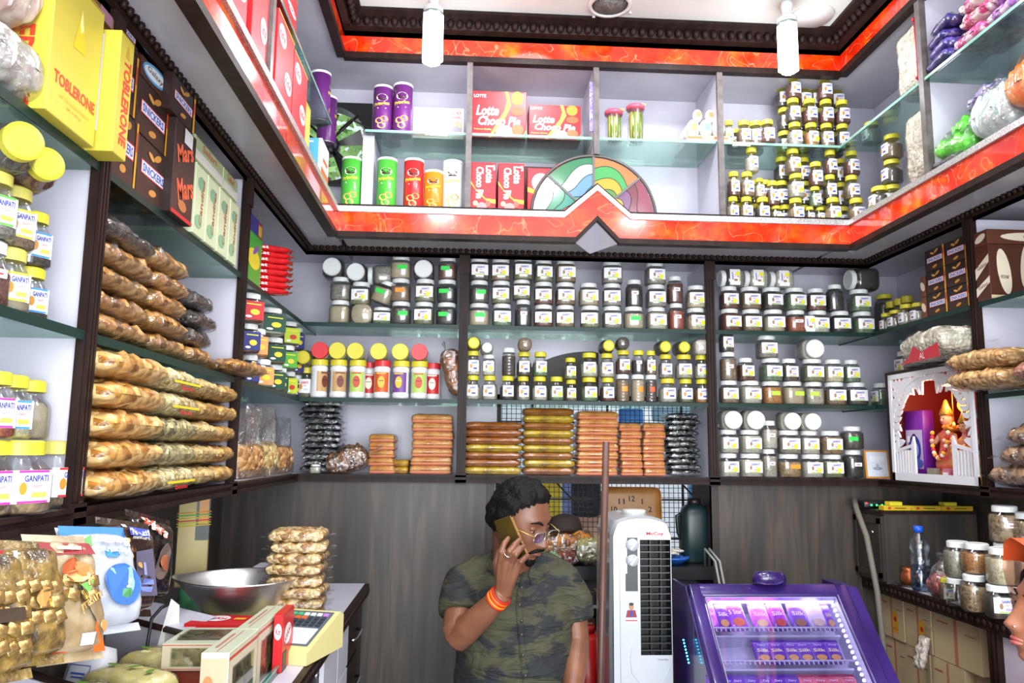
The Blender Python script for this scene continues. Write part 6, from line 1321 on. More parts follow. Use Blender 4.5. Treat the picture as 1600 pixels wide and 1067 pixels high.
for i in range(2): bag(T(1.60, 2.2-.12*i, .72-.06*i) @ Rz(.5), .2, .1, .05, FOIL(('#c8401c', '#5a1c14')[i], ('#e8c84a', '#a8442c')[i]), 'red and yellow packet low at the right edge, %s' % ('upper', 'lower')[i], 60+i, rough=.5, name='snack_packet', cat='packet')
carton(T(1.60, 2.15, .3), .1, .28, .355, '#8a7a60', 'carton the red packets rest on at the right edge')
# ------------------------------------------------------------------ right wall bays
wR = lambda s_, d, z, yaw=0: wallM('R', s_, d, z, yaw)
for c_ in range(2):
    for r_ in range(3):
        s_ = 2.60+c_*.125
        carton(wR(s_, .0, Z1+.0008+r_*.0835), .122, .2, .082, '#1f1512', 'dark peanut-bar carton on the right wall, %s column, %s' % (('near', 'far')[c_], ('bottom', 'middle', 'top')[r_]), front=SN, group='peanut-bar cartons on the right wall')
for r_ in range(2): carton(wR(2.81, .0, Z1+.0008+r_*.08), .03, .2, .078, '#6a3a24', 'narrow brown swirl carton end beside the peanut-bar cartons, %s' % ('lower', 'upper')[r_], front=[('e', 0, 0, .4, .25, '#e0d0b8', .5)])
SW = [('e', -.3, .0, .09, .42, '#e2d4bc', .12), ('t', 'Galaxy', -.3, -.1, .05, .3, '#3a2418', PI/2), ('e', 0, .1, .07, .4, '#d8c8ac', -.1), ('e', .16, -.1, .06, .36, '#3a1e12', .1), ('e', .32, .05, .08, .4, '#e2d4bc', .08), ('r', 0, -.46, 1, .06, '#c8b890')]
SS = [('p', [(-.5, -.1), (.5, .18), (.5, .32), (-.5, .1)], '#e6dccb'), ('t', 'Galaxy', 0, .12, .7, .1, '#4a2c1c', .24), ('p', [(-.5, -.42), (.5, -.2), (.5, -.08), (-.5, -.26)], '#e6dccb'), ('t', 'Galaxy', 0, -.24, .7, .09, '#4a2c1c', .22)]
carton(T(1.845, 2.425, Z1+.0008), .25, .07, .185, '#4c2718', 'brown swirl-patterned chocolate carton standing at the right picture edge', front=SW, left=SS)
carton(T(1.845, 2.425, Z1+.187), .25, .07, .05, '#5a3220', 'brown swirl-patterned carton lying across the standing one', front=[('e', .1, 0, .42, .3, '#e2d4bc'), ('t', 'Galaxy', .15, 0, .3, .35, '#3a2418', .03)], left=[('e', 0, 0, .4, .25, '#e6dccb', .3)])
PEA = grain('#b8844c', '#dcb47c', 50, '#8a5c2c', rough=.45, bump=1, coat=.2)
for lv in range(2): bag(wR(2.40, -.02+.0, Z2+.001+lv*.062, .1), .26, .2, .066, PEA, 'bag of peanuts overhanging the right glass shelf, %s one' % ('lower', 'upper')[lv], 70+lv, FILM, rough=.12, ends=2, group='peanut bags')
bag(wR(2.14, .0, Z2+.001), .2, .2, .07, grain('#9a5c4c', '#c89080', 60, rough=.5, bump=1), 'bag of reddish nuts at the right picture edge', 73, FILM, rough=.12)
for i, (s_, zz) in enumerate(((2.36, 0), (2.30, .06), (2.26, .12))): bag(wR(s_, .06, Z0+.001+zz, .3), .24, .16, .07, grain('#7a5c48', '#b08c6c', 48, '#5a3c2c', rough=.5, bump=.8), 'clear bag of brown goods in the bottom right compartment, %s' % ('lowest', 'middle', 'top')[i], 76+i, FILMR, rough=.3, ends=2)
bag(T(1.70, 2.12, Z0+.002) @ Rz(1.2), .12, .09, .08, grain('#6a4838', '#9a7464', 50, rough=.5, bump=.8), 'small twisted bag at the bottom right edge of the compartment', 79, FILMR, rough=.3)
# sack on the shrine
TB = 1.742
r = bag(wR(2.70, .0, TB+.001, -.1), .33, .2, .12, grain('#cfc8b4', '#ece6d6', 80, '#b8b09a', rough=.7, bump=1), 'sack of white puffed seeds with red printed end lying on the shrine top', 81, FILM, rough=.18, ends=1)
b = MB(); b.add([(-.13, 0, 0), (.17, 0, 0), (.16, 0, .05), (.04, 0, .03), (-.02, 0, .06), (-.06, 0, .02)], [(0, 1, 2, 3, 4, 5)], mat('#b81c2c', .4), T(0, -.103, .004)); b.text('AL', .05, .016, .04, .022, mat('#f0e4e0', .5), T(0, -.105, .004) @ FR); b.obj('red_print', r)
bag(wR(2.93, .06, TB+.001, .2), .13, .1, .03, clear('#f0f4f8', .25, .2, bump=1, scale=60), 'flat crumpled clear packet on the shrine top beside the sack', 82, rough=.5)
# ------------------------------------------------------------------ lattice shrine
sy0, sy1, sz0, sz1 = 2.545, 3.07, Z0+.0, TB-.012
struct(MB().box(RF-.012, RF+.29, sy0-.012, sy1+.02, TB-.012, TB, DARK).box(RF-.012, RF+.29, sy1, sy1+.02, sz0+.001, TB-.012, DARK), 'trim_%d' % k); k += 1
struct(MB().box(RF+.26, RF+.27, sy0, sy1, sz0+.001, sz1, cloudy('#6a1410', '#a8241a', 5, rough=.5)).box(RF+.02, RF+.26, sy1-.008, sy1-.001, sz0+.001, sz1, mat('#7a1c18', .5)).box(RF+.02, RF+.26, sy0-.01, sy0-.001, sz0+.001, sz1, mat('#7a1c18', .5)), 'wall_shrine_lining')
o = thing('lattice_screen', 'white cut-out lattice screen with a leafy arch and little railings on the right wall', 'shrine screen', T(RF-.004, sy1, sz0+.001) @ Rz(-PI/2))
LW_ = mat('#e2e2e8', .4); SWd = sy1-sy0; SH = sz1-sz0; th = .008
NL = [0]
def lp(poly): NL[0] += 1; MB().prism([(x, z) for x, z in poly], th, LW_, T(0, .0001*NL[0], 0) @ FR).obj('lattice_piece', o)
b = MB(); b.prism([(0, 0), (SWd, 0), (SWd, .03), (0, .03)], th, LW_, FR); b.prism([(0, SH-.02), (SWd, SH-.02), (SWd, SH), (0, SH)], th, LW_, FR); b.prism([(0, 0), (.018, 0), (.018, SH), (0, SH)], th, LW_, FR); b.prism([(SWd-.018, 0), (SWd, 0), (SWd, SH), (SWd-.018, SH)], th, LW_, FR); b.obj('border', o)
def leaf(x, z, L_, a, w_=.32, curl=.5):
    pts = []; n = 7
    for i in range(n+1): t = i/n; aa = a+curl*t; pts.append((x+L_*t*math.cos(aa)-w_*L_*math.sin(PI*t)**.8*math.sin(aa)*.5, z+L_*t*math.sin(aa)+w_*L_*math.sin(PI*t)**.8*math.cos(aa)*.5))
    for i in range(n-1, 0, -1): t = i/n; aa = a+curl*t; pts.append((x+L_*t*math.cos(aa)+w_*L_*math.sin(PI*t)**.8*math.sin(aa)*.5, z+L_*t*math.sin(aa)-w_*L_*math.sin(PI*t)**.8*math.cos(aa)*.5))
    return pts
for sd in (0, 1):
    mx = (lambda x: x) if not sd else (lambda x: SWd-x)
    # spine of the arch from low on the jamb to the crown
    sp = []
    for i in range(15): t = i/14; sp.append((.012+(SWd/2-.02)*t**1.5, SH*.42+SH*.53*math.sin(t*PI/2)**.75))
    lp([(mx(x), z-.006) for x, z in sp]+[(mx(x), z+.008) for x, z in reversed(sp)])
    for i, (x, z) in enumerate(sp[1:]):
        for (a, L_, c_) in ((-.9, .052, .9), (2.2, .045, -.9), (1.2, .04, .6)):
            x2 = x+L_*math.cos(a); z2 = z+L_*math.sin(a)
            if z2 < SH-.004: lp([(mx(q[0]), q[1]) for q in leaf(x, z, L_, a, .42, c_)])
    for i in range(9):
        x = .02+i*.026; z = SH-.02; lp([(mx(q[0]), q[1]) for q in leaf(x, z, .05+.03*math.sin(i*2.1)**2, -1.35-.1*i, .3, .5)])
        if i < 7: lp([(mx(q[0]), q[1]) for q in leaf(.016, SH*.93-i*.034, .045+.012*(i % 2), -.5+.1*i, .36, -.5)])
    for i in range(3): lp([(mx(q[0]), q[1]) for q in leaf(.014, SH*(.3+.09*i), .045, -.4, .5, 1.4)])
    # little railing
    w2 = SWd*.27; lp([(mx(.012), .105), (mx(w2), .13), (mx(w2), .142), (mx(.012), .118)])
    for i in range(7): x = .024+i*w2/7.5; lp([(mx(x), .028), (mx(x+.008), .028), (mx(x+.008), .118), (mx(x), .116)])
    lp([(mx(w2-.008), .028), (mx(w2+.01), .028), (mx(w2+.01), .14), (mx(w2+.004), .17), (mx(w2-.012), .14)]); lp([(mx(q[0]), q[1]) for q in leaf(.02, .12, .07, 1.1, .45, -.6)])
RX = RF+.13
o = thing('purple_box', 'purple box with a picture of a blue-skinned figure inside the shrine', 'box', T(RF+.035, 2.985, sz0+.0025) @ Rz(-PI/2+.15)); MB().rbox(-.052, .052, 0, .05, 0, .27, mat('#6a1c90', .4), r=.002, n=1).obj('box_body', o)
F = T(0, -.0006, .12) @ FR; b = MB(); b.rect(0, 0, .09, .15, mat('#b8a8c8', .5), F); b.ell(0, .0, .035, .055, mat('#2a2c8a', .5), F, z=.0004); b.ell(0, -.002, .022, .032, mat('#8aa0d8', .5), F, z=.0008); b.ell(0, .045, .012, .016, mat('#1c1c5a', .5), F, z=.0008); b.ell(0, -.055, .045, .022, mat('#4a54b0', .5), F, z=.0005); b.ell(-.03, .04, .008, .014, mat('#e8e0d0', .5), F, z=.0009)
b.ell(-.008, .004, .004, .002, mat('#1a1a3a'), F, z=.0012); b.ell(.008, .004, .004, .002, mat('#1a1a3a'), F, z=.0012); b.ell(0, -.016, .006, .002, mat('#8a2c4a'), F, z=.0012); b.ell(0, .014, .002, .006, mat('#d83a2a'), F, z=.0012); b.obj('printed_picture', o)
GOLD = mat('#c8983c', .3, .6)
def idol(x, y, s_, dress, label, yaw=0):
    o = thing('garlanded_idol', label, 'idol', T(x, y, sz0+.0025) @ Rz(-PI/2+yaw) @ Matrix.Scale(s_, 4)); SK = mat('#e0a888', .4)
    b = MB(); b.lathe([(.05, 0), (.052, .02), (.04, .03), (.03, .04)], 18, GOLD); b.obj('pedestal', o)
    b = MB(); b.lathe([(.045, .03), (.048, .06), (.03, .11), (.026, .135), (.034, .16), (.012, .178), (.011, .19)], 20, dress, sy=.7); b.obj('robe', o)
    b = MB(); b.ball((0, 0, .212), (.019, .02, .025), SK, n=14); b.ball((0, -.02, .208), (.004, .004, .006), SK, n=6)
    for sd in (1, -1): b.tube([(sd*.03, 0, .158), (sd*.046, -.012, .13), (sd*.03, -.035, .135)], [.009, .008, .006], SK, n=8); b.ball((sd*.027, -.04, .138), .008, SK, n=8)
    b.obj('figure', o)
    b = MB()
    for sd in (1, -1): b.ball((sd*.007, -.0185, .215), (.003, .002, .0015), mat('#1a1010'), n=6)
    b.ball((0, -.0195, .201), (.004, .002, .0013), mat('#a02a2a'), n=6); b.obj('face_features', o)
    b = MB(); b.lathe([(.021, .224), (.024, .23), (.014, .252), (.006, .275), (0, .28)], 16, GOLD, sy=.9); b.ball((0, -.01, .24), .006, mat('#c82030', .2)); b.obj('crown', o)
    for j in range(18):
        a = PI*(j/17); x_ = .034*math.cos(a); z_ = .165-.085*math.sin(a); MB().ball((x_, -.03-.012*math.sin(a), z_), .008, (mat('#e8dcc8', .6), mat('#c02c3c', .6), mat('#e8b038', .6))[j % 3], n=6).obj('garland_bead', o)
idol(RF+.085, 2.85, 1.1, cloudy('#b8842c', '#d84a5a', 40, rough=.4), 'garlanded figurine with gold crown in the middle of the shrine', .2)
idol(RF+.085, 2.745, .95, cloudy('#c8547a', '#d8a850', 40, rough=.4), 'garlanded figurine in pink with gold crown at the near side of the shrine', .3)
idol(RF+.09, 2.635, .95, cloudy('#7a8a3c', '#d8a850', 40, rough=.4), 'garlanded figurine in green and gold nearest the post in the shrine', .3)
o = thing('glowing_lamp', 'round glowing orange lamp near the top of the shrine', 'lamp', T(RF+.15, 2.83, 1.60)); MB().ball((0, 0, 0), .028, mat('#ff7a18', .4, emit=6), n=16).obj('bulb', o); MB().lathe([(.008, .02), (.008, .128)], 8, mat('#3a1c10', .5)).obj('lamp_stem', o)
l = bpy.data.lights.new('shrine_lamp_light', 'POINT'); l.energy = 1.1; l.color = (1, .5, .25); l.shadow_soft_size = .03; q = bpy.data.objects.new('shrine_lamp_light', l); q.location = (RF+.08, 2.8, 1.62); COL.objects.link(q)
o = thing('hanging_oil_lamp', 'small hanging brass lamp with a flame and orange flowers in the shrine', 'oil lamp', T(RF+.1, 2.83, 1.50)); MB().lathe([(.0, 0), (.03, .004), (.04, .016), (.036, .016), (0, .008)], 20, GOLD, sy=.8).obj('lamp_dish', o); MB().tube([(0, 0, .014), (0, 0, .228)], .0015, GOLD, n=5).obj('chain', o); MB().ball((0, 0, .026), (.005, .005, .011), mat('#ffb040', .4, emit=5), n=8).obj('flame', o)
for j in range(9): a = 2*PI*j/9; MB().ball((.035*math.cos(a), .03*math.sin(a), .018), .008, mat('#e8781c', .6), n=6).obj('flower', o)
bag(T(RF+.2, 2.68, 1.49), .07, .14, .05, cloudy('#c8501c', '#e8902c', 20, rough=.6), 'orange cloth heap behind the figurines in the shrine', 90, rough=.3, name='orange_cloth', cat='cloth')
carton(T(RF+.2, 2.68, sz0+.002), .1, .13, .176, '#5a1c1c', 'maroon block carrying the orange cloth in the shrine')
carton(T(RF+.012, 2.85, sz0+.0025) @ Rz(-PI/2), .05, .02, .05, '#8a8070', 'small grey carton in front of the figurines'); carton(T(RF+.012, 2.76, sz0+.0025) @ Rz(-PI/2), .04, .02, .05, '#c87090', 'small pink carton in front of the figurines', front=[('r', 0, .1, .8, .3, '#e8e0e4')])
# ------------------------------------------------------------------ people
from mathutils.bvhtree import BVHTree
SKINM = cloudy('#6a4230', '#86573e', 14, rough=.42, bump=.15, dist=.002, p=(.3, .7)); SKINW = cloudy('#8a543c', '#a06a4c', 10, rough=.38, p=(.3, .7))
HAIRM = cloudy('#060505', '#100e0d', 160, rough=.6, bump=1, dist=.004, spec=.2)
def remesh(mb, voxel, name, smooth=3, m=None):
    me = mb.mesh(name); o = bpy.data.objects.new('tmp', me); COL.objects.link(o)
    r = o.modifiers.new('r', 'REMESH'); r.mode = 'VOXEL'; r.voxel_size = voxel; r.use_smooth_shade = True
    s = o.modifiers.new('s', 'SMOOTH'); s.factor = .5; s.iterations = smooth
    dg = bpy.context.evaluated_depsgraph_get(); dg.update(); me2 = bpy.data.meshes.new_from_object(o.evaluated_get(dg)); me2.name = name
    bpy.data.objects.remove(o); me2.materials.clear(); me2.materials.append(m); me2.polygons.foreach_set('material_index', [0]*len(me2.polygons)); me2.polygons.foreach_set('use_smooth', [True]*len(me2.polygons))
    return me2
def G(x, s_): return math.exp(-(x/s_)**2)
def face_pt(th, ph, fem=0, off=0.0):
    """th from the crown down, ph round from the face (-y)"""
    sx, sy, sz = math.sin(th)*math.sin(ph), -math.sin(th)*math.cos(ph), math.cos(th)
    jaw = max(0, -sz); W_ = .077*(1-.30*jaw**1.4); x = W_*sx*(1+.05*(1-abs(sz)))
    y = (.092 if sy < 0 else .102*(1-.38*jaw))*sy; z = (.118 if sz > 0 else .117)*sz
    if sy < 0: y -= .043*jaw**1.6*(-sy)**.5            # chin comes forward
    if sz < -.2 and sy < 0: y *= 1
    fr = max(0, -sy); xa = abs(x)
    d = 0
    nz = z+.034
    d += .025*G(x, .0105+.004*G(nz, .012))*(G(nz, .013) if nz < 0 else max(0, 1-nz/.06)**1.1)*(1 if nz > -.03 else 0)
    d += .008*G(xa-.012, .007)*G(z+.038, .008)        # nostrils
    d -= .011*G(xa-.031, .015)*G(z-.008, .012)
    d += .005*G(xa-.03, .02)*G(z-.034, .009)
    d += .004*G(xa-.045, .018)*G(z+.025, .02)
    d += .007*G(x, .022)*G(z+.064, .010) - .004*G(x, .022)*G(z+.064, .0022)
    d -= .004*G(x, .02)*G(z+.082, .006)
    d += .008*G(x, .02)*G(z+.102, .014)
    y -= d*min(1, fr*1.6)
    n_ = Vector((sx, sy, sz))
    return Vector((x, y, z)) + n_*off
def head_shell(mb, m, M, fem=0, n=72, k_=52):
    vs = [face_pt(PI*j/k_, 2*PI*i/n, fem) for j in range(1, k_) for i in range(n)]; B = len(vs); vs += [face_pt(0, 0), face_pt(PI, 0)]
    fs = [(j*n+i, j*n+(i+1) % n, (j+1)*n+(i+1) % n, (j+1)*n+i) for j in range(k_-2) for i in range(n)]
    fs += [(B, (i+1) % n, i) for i in range(n)] + [(B+1, (k_-2)*n+i, (k_-2)*n+(i+1) % n) for i in range(n)]
    fs = [tuple(reversed(f)) for f in fs]
    mb.add(vs, fs, m, M, True)
    for sd in (1, -1):    # ears
        mb.lathe([(.004, -.004), (.019, .0), (.021, .004), (.014, .007), (.010, .003), (.0, .003)], 18, m, M @ T(sd*.076, .008, -.004) @ Rz(-sd*.35) @ Ry(sd*PI/2) @ Matrix.Scale(1.5, 4, (1, 0, 0)))
def hair_cap(parent, m, M, line, thick=.014, curl=.5, name='hair'):
    b = MB(); n = 96; k_ = 64; idx = {}; vs = []; fs = []
    def ok(th, ph): return line(th, ph) > 0
    for j in range(k_+1):
        for i in range(n):
            th = PI*j/k_*.86+.001; ph = 2*PI*i/n; e_ = line(th, ph)
            t = thick*min(1, max(0, e_)*6+.08); p = face_pt(th, ph, 0, t)
            q = p*38; p += (p.normalized())*t*curl*noise.noise(q)*1.1 + (p.normalized())*t*curl*.6*noise.noise(q*2.3)
            vs.append(p); idx[(j, i)] = len(vs)-1
    for j in range(k_):
        for i in range(n):
            th = PI*(j+.5)/k_*.86; ph = 2*PI*(i+.5)/n
            if ok(th, ph): fs.append((idx[(j, i)], idx[(j+1, i)], idx[(j+1, (i+1) % n)], idx[(j, (i+1) % n)]))
    b.add(vs, fs, m, M, True); return b.obj(name, parent)
def eyes(parent, M, look=0):
    for sd in (1, -1):
        c = face_pt(math.acos(.008/.118), math.asin(max(-1, min(1, sd*.031/.078)))); cy = c.y+.0075
        b = MB(); b.ball((sd*.031, cy, .007), .0125, mat('#e6ddd6', .2), M, n=16); b.obj('eyeball', parent)
        b = MB(); b.ball((sd*.031, cy-.0105, .005), (.0058, .003, .0058), mat('#1c0e08', .15), M, n=12); b.obj('iris', parent)
        b = MB(); b.ball((sd*.031, cy-.0008, .0125), (.0145, .0135, .0095), parent['skin_mat'] if False else SKINM if not look else SKINW, M, n=16); b.obj('eyelid', parent)
def Pp(px, py, Y): return at(px, py, Y=Y)
# ---- the man
man = thing('person', 'seated person in olive camouflage shirt and glasses talking on a phone, looking down', 'person', T(.17, 2.5, 0))
def inv(v): return v
manM = T(-.17, -2.5, 0)
HM = T(*Pp(813, 813, 2.42)) @ Rz(math.radians(48)) @ Ry(math.radians(-3)) @ Rx(math.radians(20))
b = MB(); head_shell(b, SKINM, HM)
neckb = Pp(808, 893, 2.53)
b.tube([HM @ Vector((0, .03, -.05)), (HM @ Vector((0, .035, -.11)))*.5+Pp(806, 875, 2.5)*.5, neckb], [.052, .054, .066], SKINM, n=20)
sh_r, sh_l = Pp(722, 905, 2.52), Pp(890, 905, 2.52)
b.tube([sh_r, neckb-Vector((0, 0, .03)), sh_l], [.032, .06, .032], SKINM, n=16)
elr, wrr = Pp(714, 1001, 2.39), Pp(786, 927, 2.29)
b.tube([sh_r, sh_r*.5+elr*.5, elr+Vector((0, 0, .03)), elr], [.045, .047, .044, .036], SKINM, n=18)
b.tube([elr+Vector((-.003, 0, .0)), elr*.75+wrr*.25+Vector((0, 0, .004)), elr*.4+wrr*.6, wrr], [.037, .041, .036, .0262], SKINM, n=20)
ell_, wrl = Pp(902, 1003, 2.50), Pp(893, 1090, 2.34)
b.tube([sh_l-Vector((0, 0, .025)), sh_l*.5+ell_*.5, ell_], [.034, .043, .037], SKINM, n=18); b.tube([ell_, ell_*.65+wrl*.35, wrl], [.036, .040, .027], SKINM, n=18)
# right hand: palm from the wrist up to the knuckles, fingers over the phone
def hand(b, wr, knuck, fingers, thumb, r0=.0085):
    c = sum(knuck, Vector())/4
    for i, kn in enumerate(knuck): b.tube([wr+(kn-c)*.35, wr*.55+kn*.45+(kn-c)*.12, kn], [.0165, .0155, .0115], SKINM, n=12)
    for i, f in enumerate(fingers):
        pts = [knuck[i]]+f; rr = [r0*1.18, r0*1.08, r0, r0*.86][:len(pts)]; b.tube(pts, rr, SKINM, n=12); b.ball(pts[-1], rr[-1]*1.0, SKINM, n=10)
        b.ball(pts[0], r0*1.25, SKINM, n=10)
        for q in range(1, len(pts)-1): b.ball(pts[q], rr[q]*1.07, SKINM, n=10)
    b.tube([wr]+thumb, [.016, .0155, .0115, .0092][:len(thumb)+1], SKINM, n=12); b.ball(thumb[-1], .0092, SKINM, n=10)
kn = [Pp(782, 879, 2.262), Pp(790, 876, 2.25), Pp(799, 879, 2.248), Pp(808, 885, 2.255)]
fg = [[Pp(783, 862, 2.245), Pp(788, 849, 2.25), Pp(794, 841, 2.262)], [Pp(796, 861, 2.232), Pp(804, 851, 2.236), Pp(812, 843, 2.25)], [Pp(806, 866, 2.232), Pp(812, 859, 2.238), Pp(818, 853, 2.252)], [Pp(814, 877, 2.245), Pp(819, 872, 2.25), Pp(824, 868, 2.262)]]
th_ = [Pp(781, 902, 2.295), Pp(775, 880, 2.325), Pp(780, 862, 2.345)]
hb = MB(); b2 = b
hand(b, wrr, kn, fg, th_)
knl = [wrl+Vector((-.03+.018*i, -.06, -.035)) for i in range(4)]
hand(b, wrl, knl, [[q+Vector((0, -.03, -.012)), q+Vector((0, -.045, -.03)), q+Vector((0, -.048, -.048))] for q in knl], [wrl+Vector((-.035, -.03, -.01)), wrl+Vector((-.05, -.06, -.02)), wrl+Vector((-.05, -.08, -.035))])
def child(mesh_or_mb, name):
    me = mesh_or_mb if not isinstance(mesh_or_mb, MB) else mesh_or_mb.mesh(name); return link(name, me, man, manM)
child(remesh(b, .0032, 'body', 2, SKINM), 'body')
# hair, brows, moustache, goatee
def mline(th, ph):
    a = abs((ph+PI) % (2*PI)-PI)      # 0 = face
    lim = .80 if a < .45 else .80+(a-.45)*.38 if a < 1.15 else 1.07+(a-1.15)*1.9 if a < 1.45 else min(1.95, 1.64+(a-1.45)*.6)
    return lim-th+.05*noise.noise(Vector((a*9, th*3, 2)))
hair_cap(man, HAIRM, manM @ HM, mline, .015, .55)
MH = manM @ HM
class Hd: pass
def onface(x, z, o_=.0):
    best = None
    th = math.acos(max(-1, min(1, z/(.118 if z > 0 else .117)))); W_ = .077*(1-.30*max(0, -math.cos(th))**1.4)*(1+.05*(1-abs(math.cos(th))))
    ph = math.asin(max(-1, min(1, x/(W_*max(.05, math.sin(th)))))); p = face_pt(th, ph); return Vector((p.x, p.y-o_, p.z))
b = MB()
for sd in (1, -1): b.tube([onface(sd*.012, .026, .001), onface(sd*.028, .034, .001), onface(sd*.048, .027, -.001)], [.0028, .0042, .002], HAIRM, MH, n=8)
b.obj('eyebrows', man)
b = MB()
for sd in (1, -1): b.tube([onface(0, -.05, .001), onface(sd*.012, -.051, .002), onface(sd*.026, -.06, .001), onface(sd*.031, -.07, -.001)], [.0055, .0065, .0048, .0025], HAIRM, MH, n=8)
b.obj('moustache', man)
b = MB(); b.ball(onface(0, -.098, -.008), (.021, .013, .019), HAIRM, MH, n=14)
b.obj('goatee', man)
b = MB(); b.tube([onface(-.018, -.066, -.001), onface(0, -.067, .0005), onface(.018, -.066, -.001)], [.002, .0045, .002], mat('#8a4a40', .4), MH, n=8); b.obj('lips', man)
for sd in (1, -1):
    c = onface(sd*.031, .008); cy = c.y+.006
    MB().ball((sd*.031, cy, .006), .0125, mat('#ddd2ca', .2), MH, n=16).obj('eyeball', man); MB().ball((sd*.031, cy-.0095, .0), (.0055, .0035, .0055), mat('#1c0e08', .15), MH, n=12).obj('iris', man)
    MB().ball((sd*.031, cy-.0010, .0098), (.0152, .0142, .0112), SKINM, MH, n=16).obj('eyelid', man)
# spectacles, a thing he wears
sp = thing('spectacles', 'rimless spectacles with thin gold temples worn low on the nose', 'glasses', HM)
GW = mat('#d8b060', .25, .9)
for sd in (1, -1):
    pts = [(sd*(.034+.028*c_), -.109-.0*q+abs(c_)*.004, -.004+.0165*q) for c_, q in ((math.copysign(abs(math.cos(a))**.6, math.cos(a)), math.copysign(abs(math.sin(a))**.6, math.sin(a))) for a in (2*PI*i/20 for i in range(21)))]
    MB().tube(pts, .0011, mat('#d8d4cc', .15, .8), n=6).obj('rim', sp)
    MB().add(pts[:-1], [tuple(range(20))], clear('#f4f8fa', .12, .02)).obj('lens', sp)
    MB().tube([(sd*.062, -.106, .002), (sd*.078, -.06, .004), (sd*.083, .0, .006), (sd*.082, .018, -.008)], .0014, GW, n=6).obj('temple', sp)
MB().tube([(-.007, -.110, .003), (0, -.117, .006), (.007, -.110, .003)], .0012, GW, n=6).obj('bridge', sp)
# shirt
CAMO = bpy.data.materials.new('camouflage_cloth'); CAMO.use_nodes = True; N, L = nodes(CAMO); pb = N['Principled BSDF']; tc = N.new('ShaderNodeTexCoord'); mp = N.new('ShaderNodeMapping'); mp.inputs['Scale'].default_value = (1, 1, 2.0); L.new(tc.outputs['Object'], mp.inputs[0])
n1 = N.new('ShaderNodeTexNoise'); n1.inputs['Scale'].default_value = 8.5; n1.inputs['Detail'].default_value = 5; n1.inputs['Roughness'].default_value = .6; L.new(mp.outputs[0], n1.inputs[0])
r1 = ramp(N, [(.40, '#191c1f'), (.47, '#1e2121'), (.50, '#383727'), (.7, '#454330')]); L.new(n1.outputs['Fac'], r1.inputs[0]); L.new(r1.outputs[0], pb.inputs['Base Color']); pb.inputs['Roughness'].default_value = .8
w1 = N.new('ShaderNodeTexNoise'); w1.inputs['Scale'].default_value = 7; w1.inputs['Detail'].default_value = 3; w1.inputs['Distortion'].default_value = 1.4; mp2 = N.new('ShaderNodeMapping'); mp2.inputs['Scale'].default_value = (.8, .8, 3.2); mp2.inputs['Rotation'].default_value = (0, .35, 0); L.new(tc.outputs['Object'], mp2.inputs[0]); L.new(mp2.outputs[0], w1.inputs[0])
bp_ = N.new('ShaderNodeBump'); bp_.inputs['Strength'].default_value = .9; bp_.inputs['Distance'].default_value = .03; L.new(w1.outputs['Fac'], bp_.inputs['Height']); L.new(bp_.outputs[0], pb.inputs['Normal'])
def loft(b, secs, m, n=32, e=2.3):
    vs = []
    for cx, cy, cz, rx, ry in secs:
        for i in range(n):
            t = 2*PI*i/n; c, q = math.cos(t), math.sin(t); kk = 1/((abs(c)**e+abs(q)**e)**(1/e)); vs.append((cx+rx*c*kk, cy+ry*q*kk, cz))
    K_ = len(secs); fs = [(j*n+i, j*n+(i+1) % n, (j+1)*n+(i+1) % n, (j+1)*n+i) for j in range(K_-1) for i in range(n)] + [tuple(reversed(range(n))), tuple(range((K_-1)*n, K_*n))]
    b.add(vs, fs, m, None, True)
b = MB(); cx = Pp(806, 960, 2.52).x; tz = Pp(806, 890, 2.52).z
loft(b, [(cx, 2.53, .58, .175, .14), (cx, 2.51, .68, .188, .155), (cx, 2.505, .78, .186, .155), (cx, 2.52, .88, .176, .138), (cx, 2.53, .96, .182, .12), (cx, 2.535, 1.01, .180, .10), (cx, 2.54, 1.045, .135, .082), (cx, 2.54, 1.075, .078, .068)], CAMO)
slr = [Pp(752, 900, 2.53), Pp(722, 912, 2.52), Pp(716, 934, 2.475), Pp(715, 960, 2.445)]; b.tube([Pp(800, 872, 2.55), Pp(765, 884, 2.54), Pp(725, 898, 2.53)], [.05, .046, .04], CAMO, n=18); b.tube([Pp(812, 872, 2.55), Pp(850, 884, 2.54), Pp(888, 900, 2.53)], [.05, .046, .04], CAMO, n=18); b.tube(slr, [.060, .062, .063, .062], CAMO, n=22)
sll = [Pp(860, 902, 2.53), Pp(886, 910, 2.52), Pp(899, 935, 2.515), Pp(903, 968, 2.51)]; b.tube(sll, [.060, .054, .053, .051], CAMO, n=22)
shirt = remesh(b, .0075, 'camouflage_shirt', 5, CAMO)
for v in shirt.vertices:
    q = v.co; f_ = noise.noise(Vector((q.x*5, q.y*5, q.z*22+q.x*6)))*.0055+noise.noise(Vector((q.x*12+4, q.y*9, q.z*34-q.x*14)))*.003; v.co = q+v.normal*f_
so = child(shirt, 'camouflage_shirt')
bvh = BVHTree.FromPolygons([v.co.copy() for v in shirt.vertices], [tuple(p.vertices) for p in shirt.polygons])
def hit(px, py, lift=.003):
    d = (at(px, py, Y=2.4)-CAM).normalized(); h_, nn, _, _ = bvh.ray_cast(CAM, d); return (h_-d*lift, nn) if h_ else (at(px, py, Y=2.47), Vector((0, -1, 0)))
b = MB(); path = [(822, 893), (817, 910), (812, 930), (811, 955), (814, 980), (815, 1000), (817, 1025), (820, 1050), (822, 1075)]
vs = []
for px, py in path:
    for dx, lf in ((-5.5, .001), (-4.5, .0045), (4.5, .0045), (5.5, .001)): vs.append(hit(px+dx, py, lf)[0])
b.add(vs, [(4*i+j, 4*i+j+1, 4*i+j+5, 4*i+j+4) for i in range(len(path)-1) for j in range(3)], CAMO, None, True); child(b, 'placket')
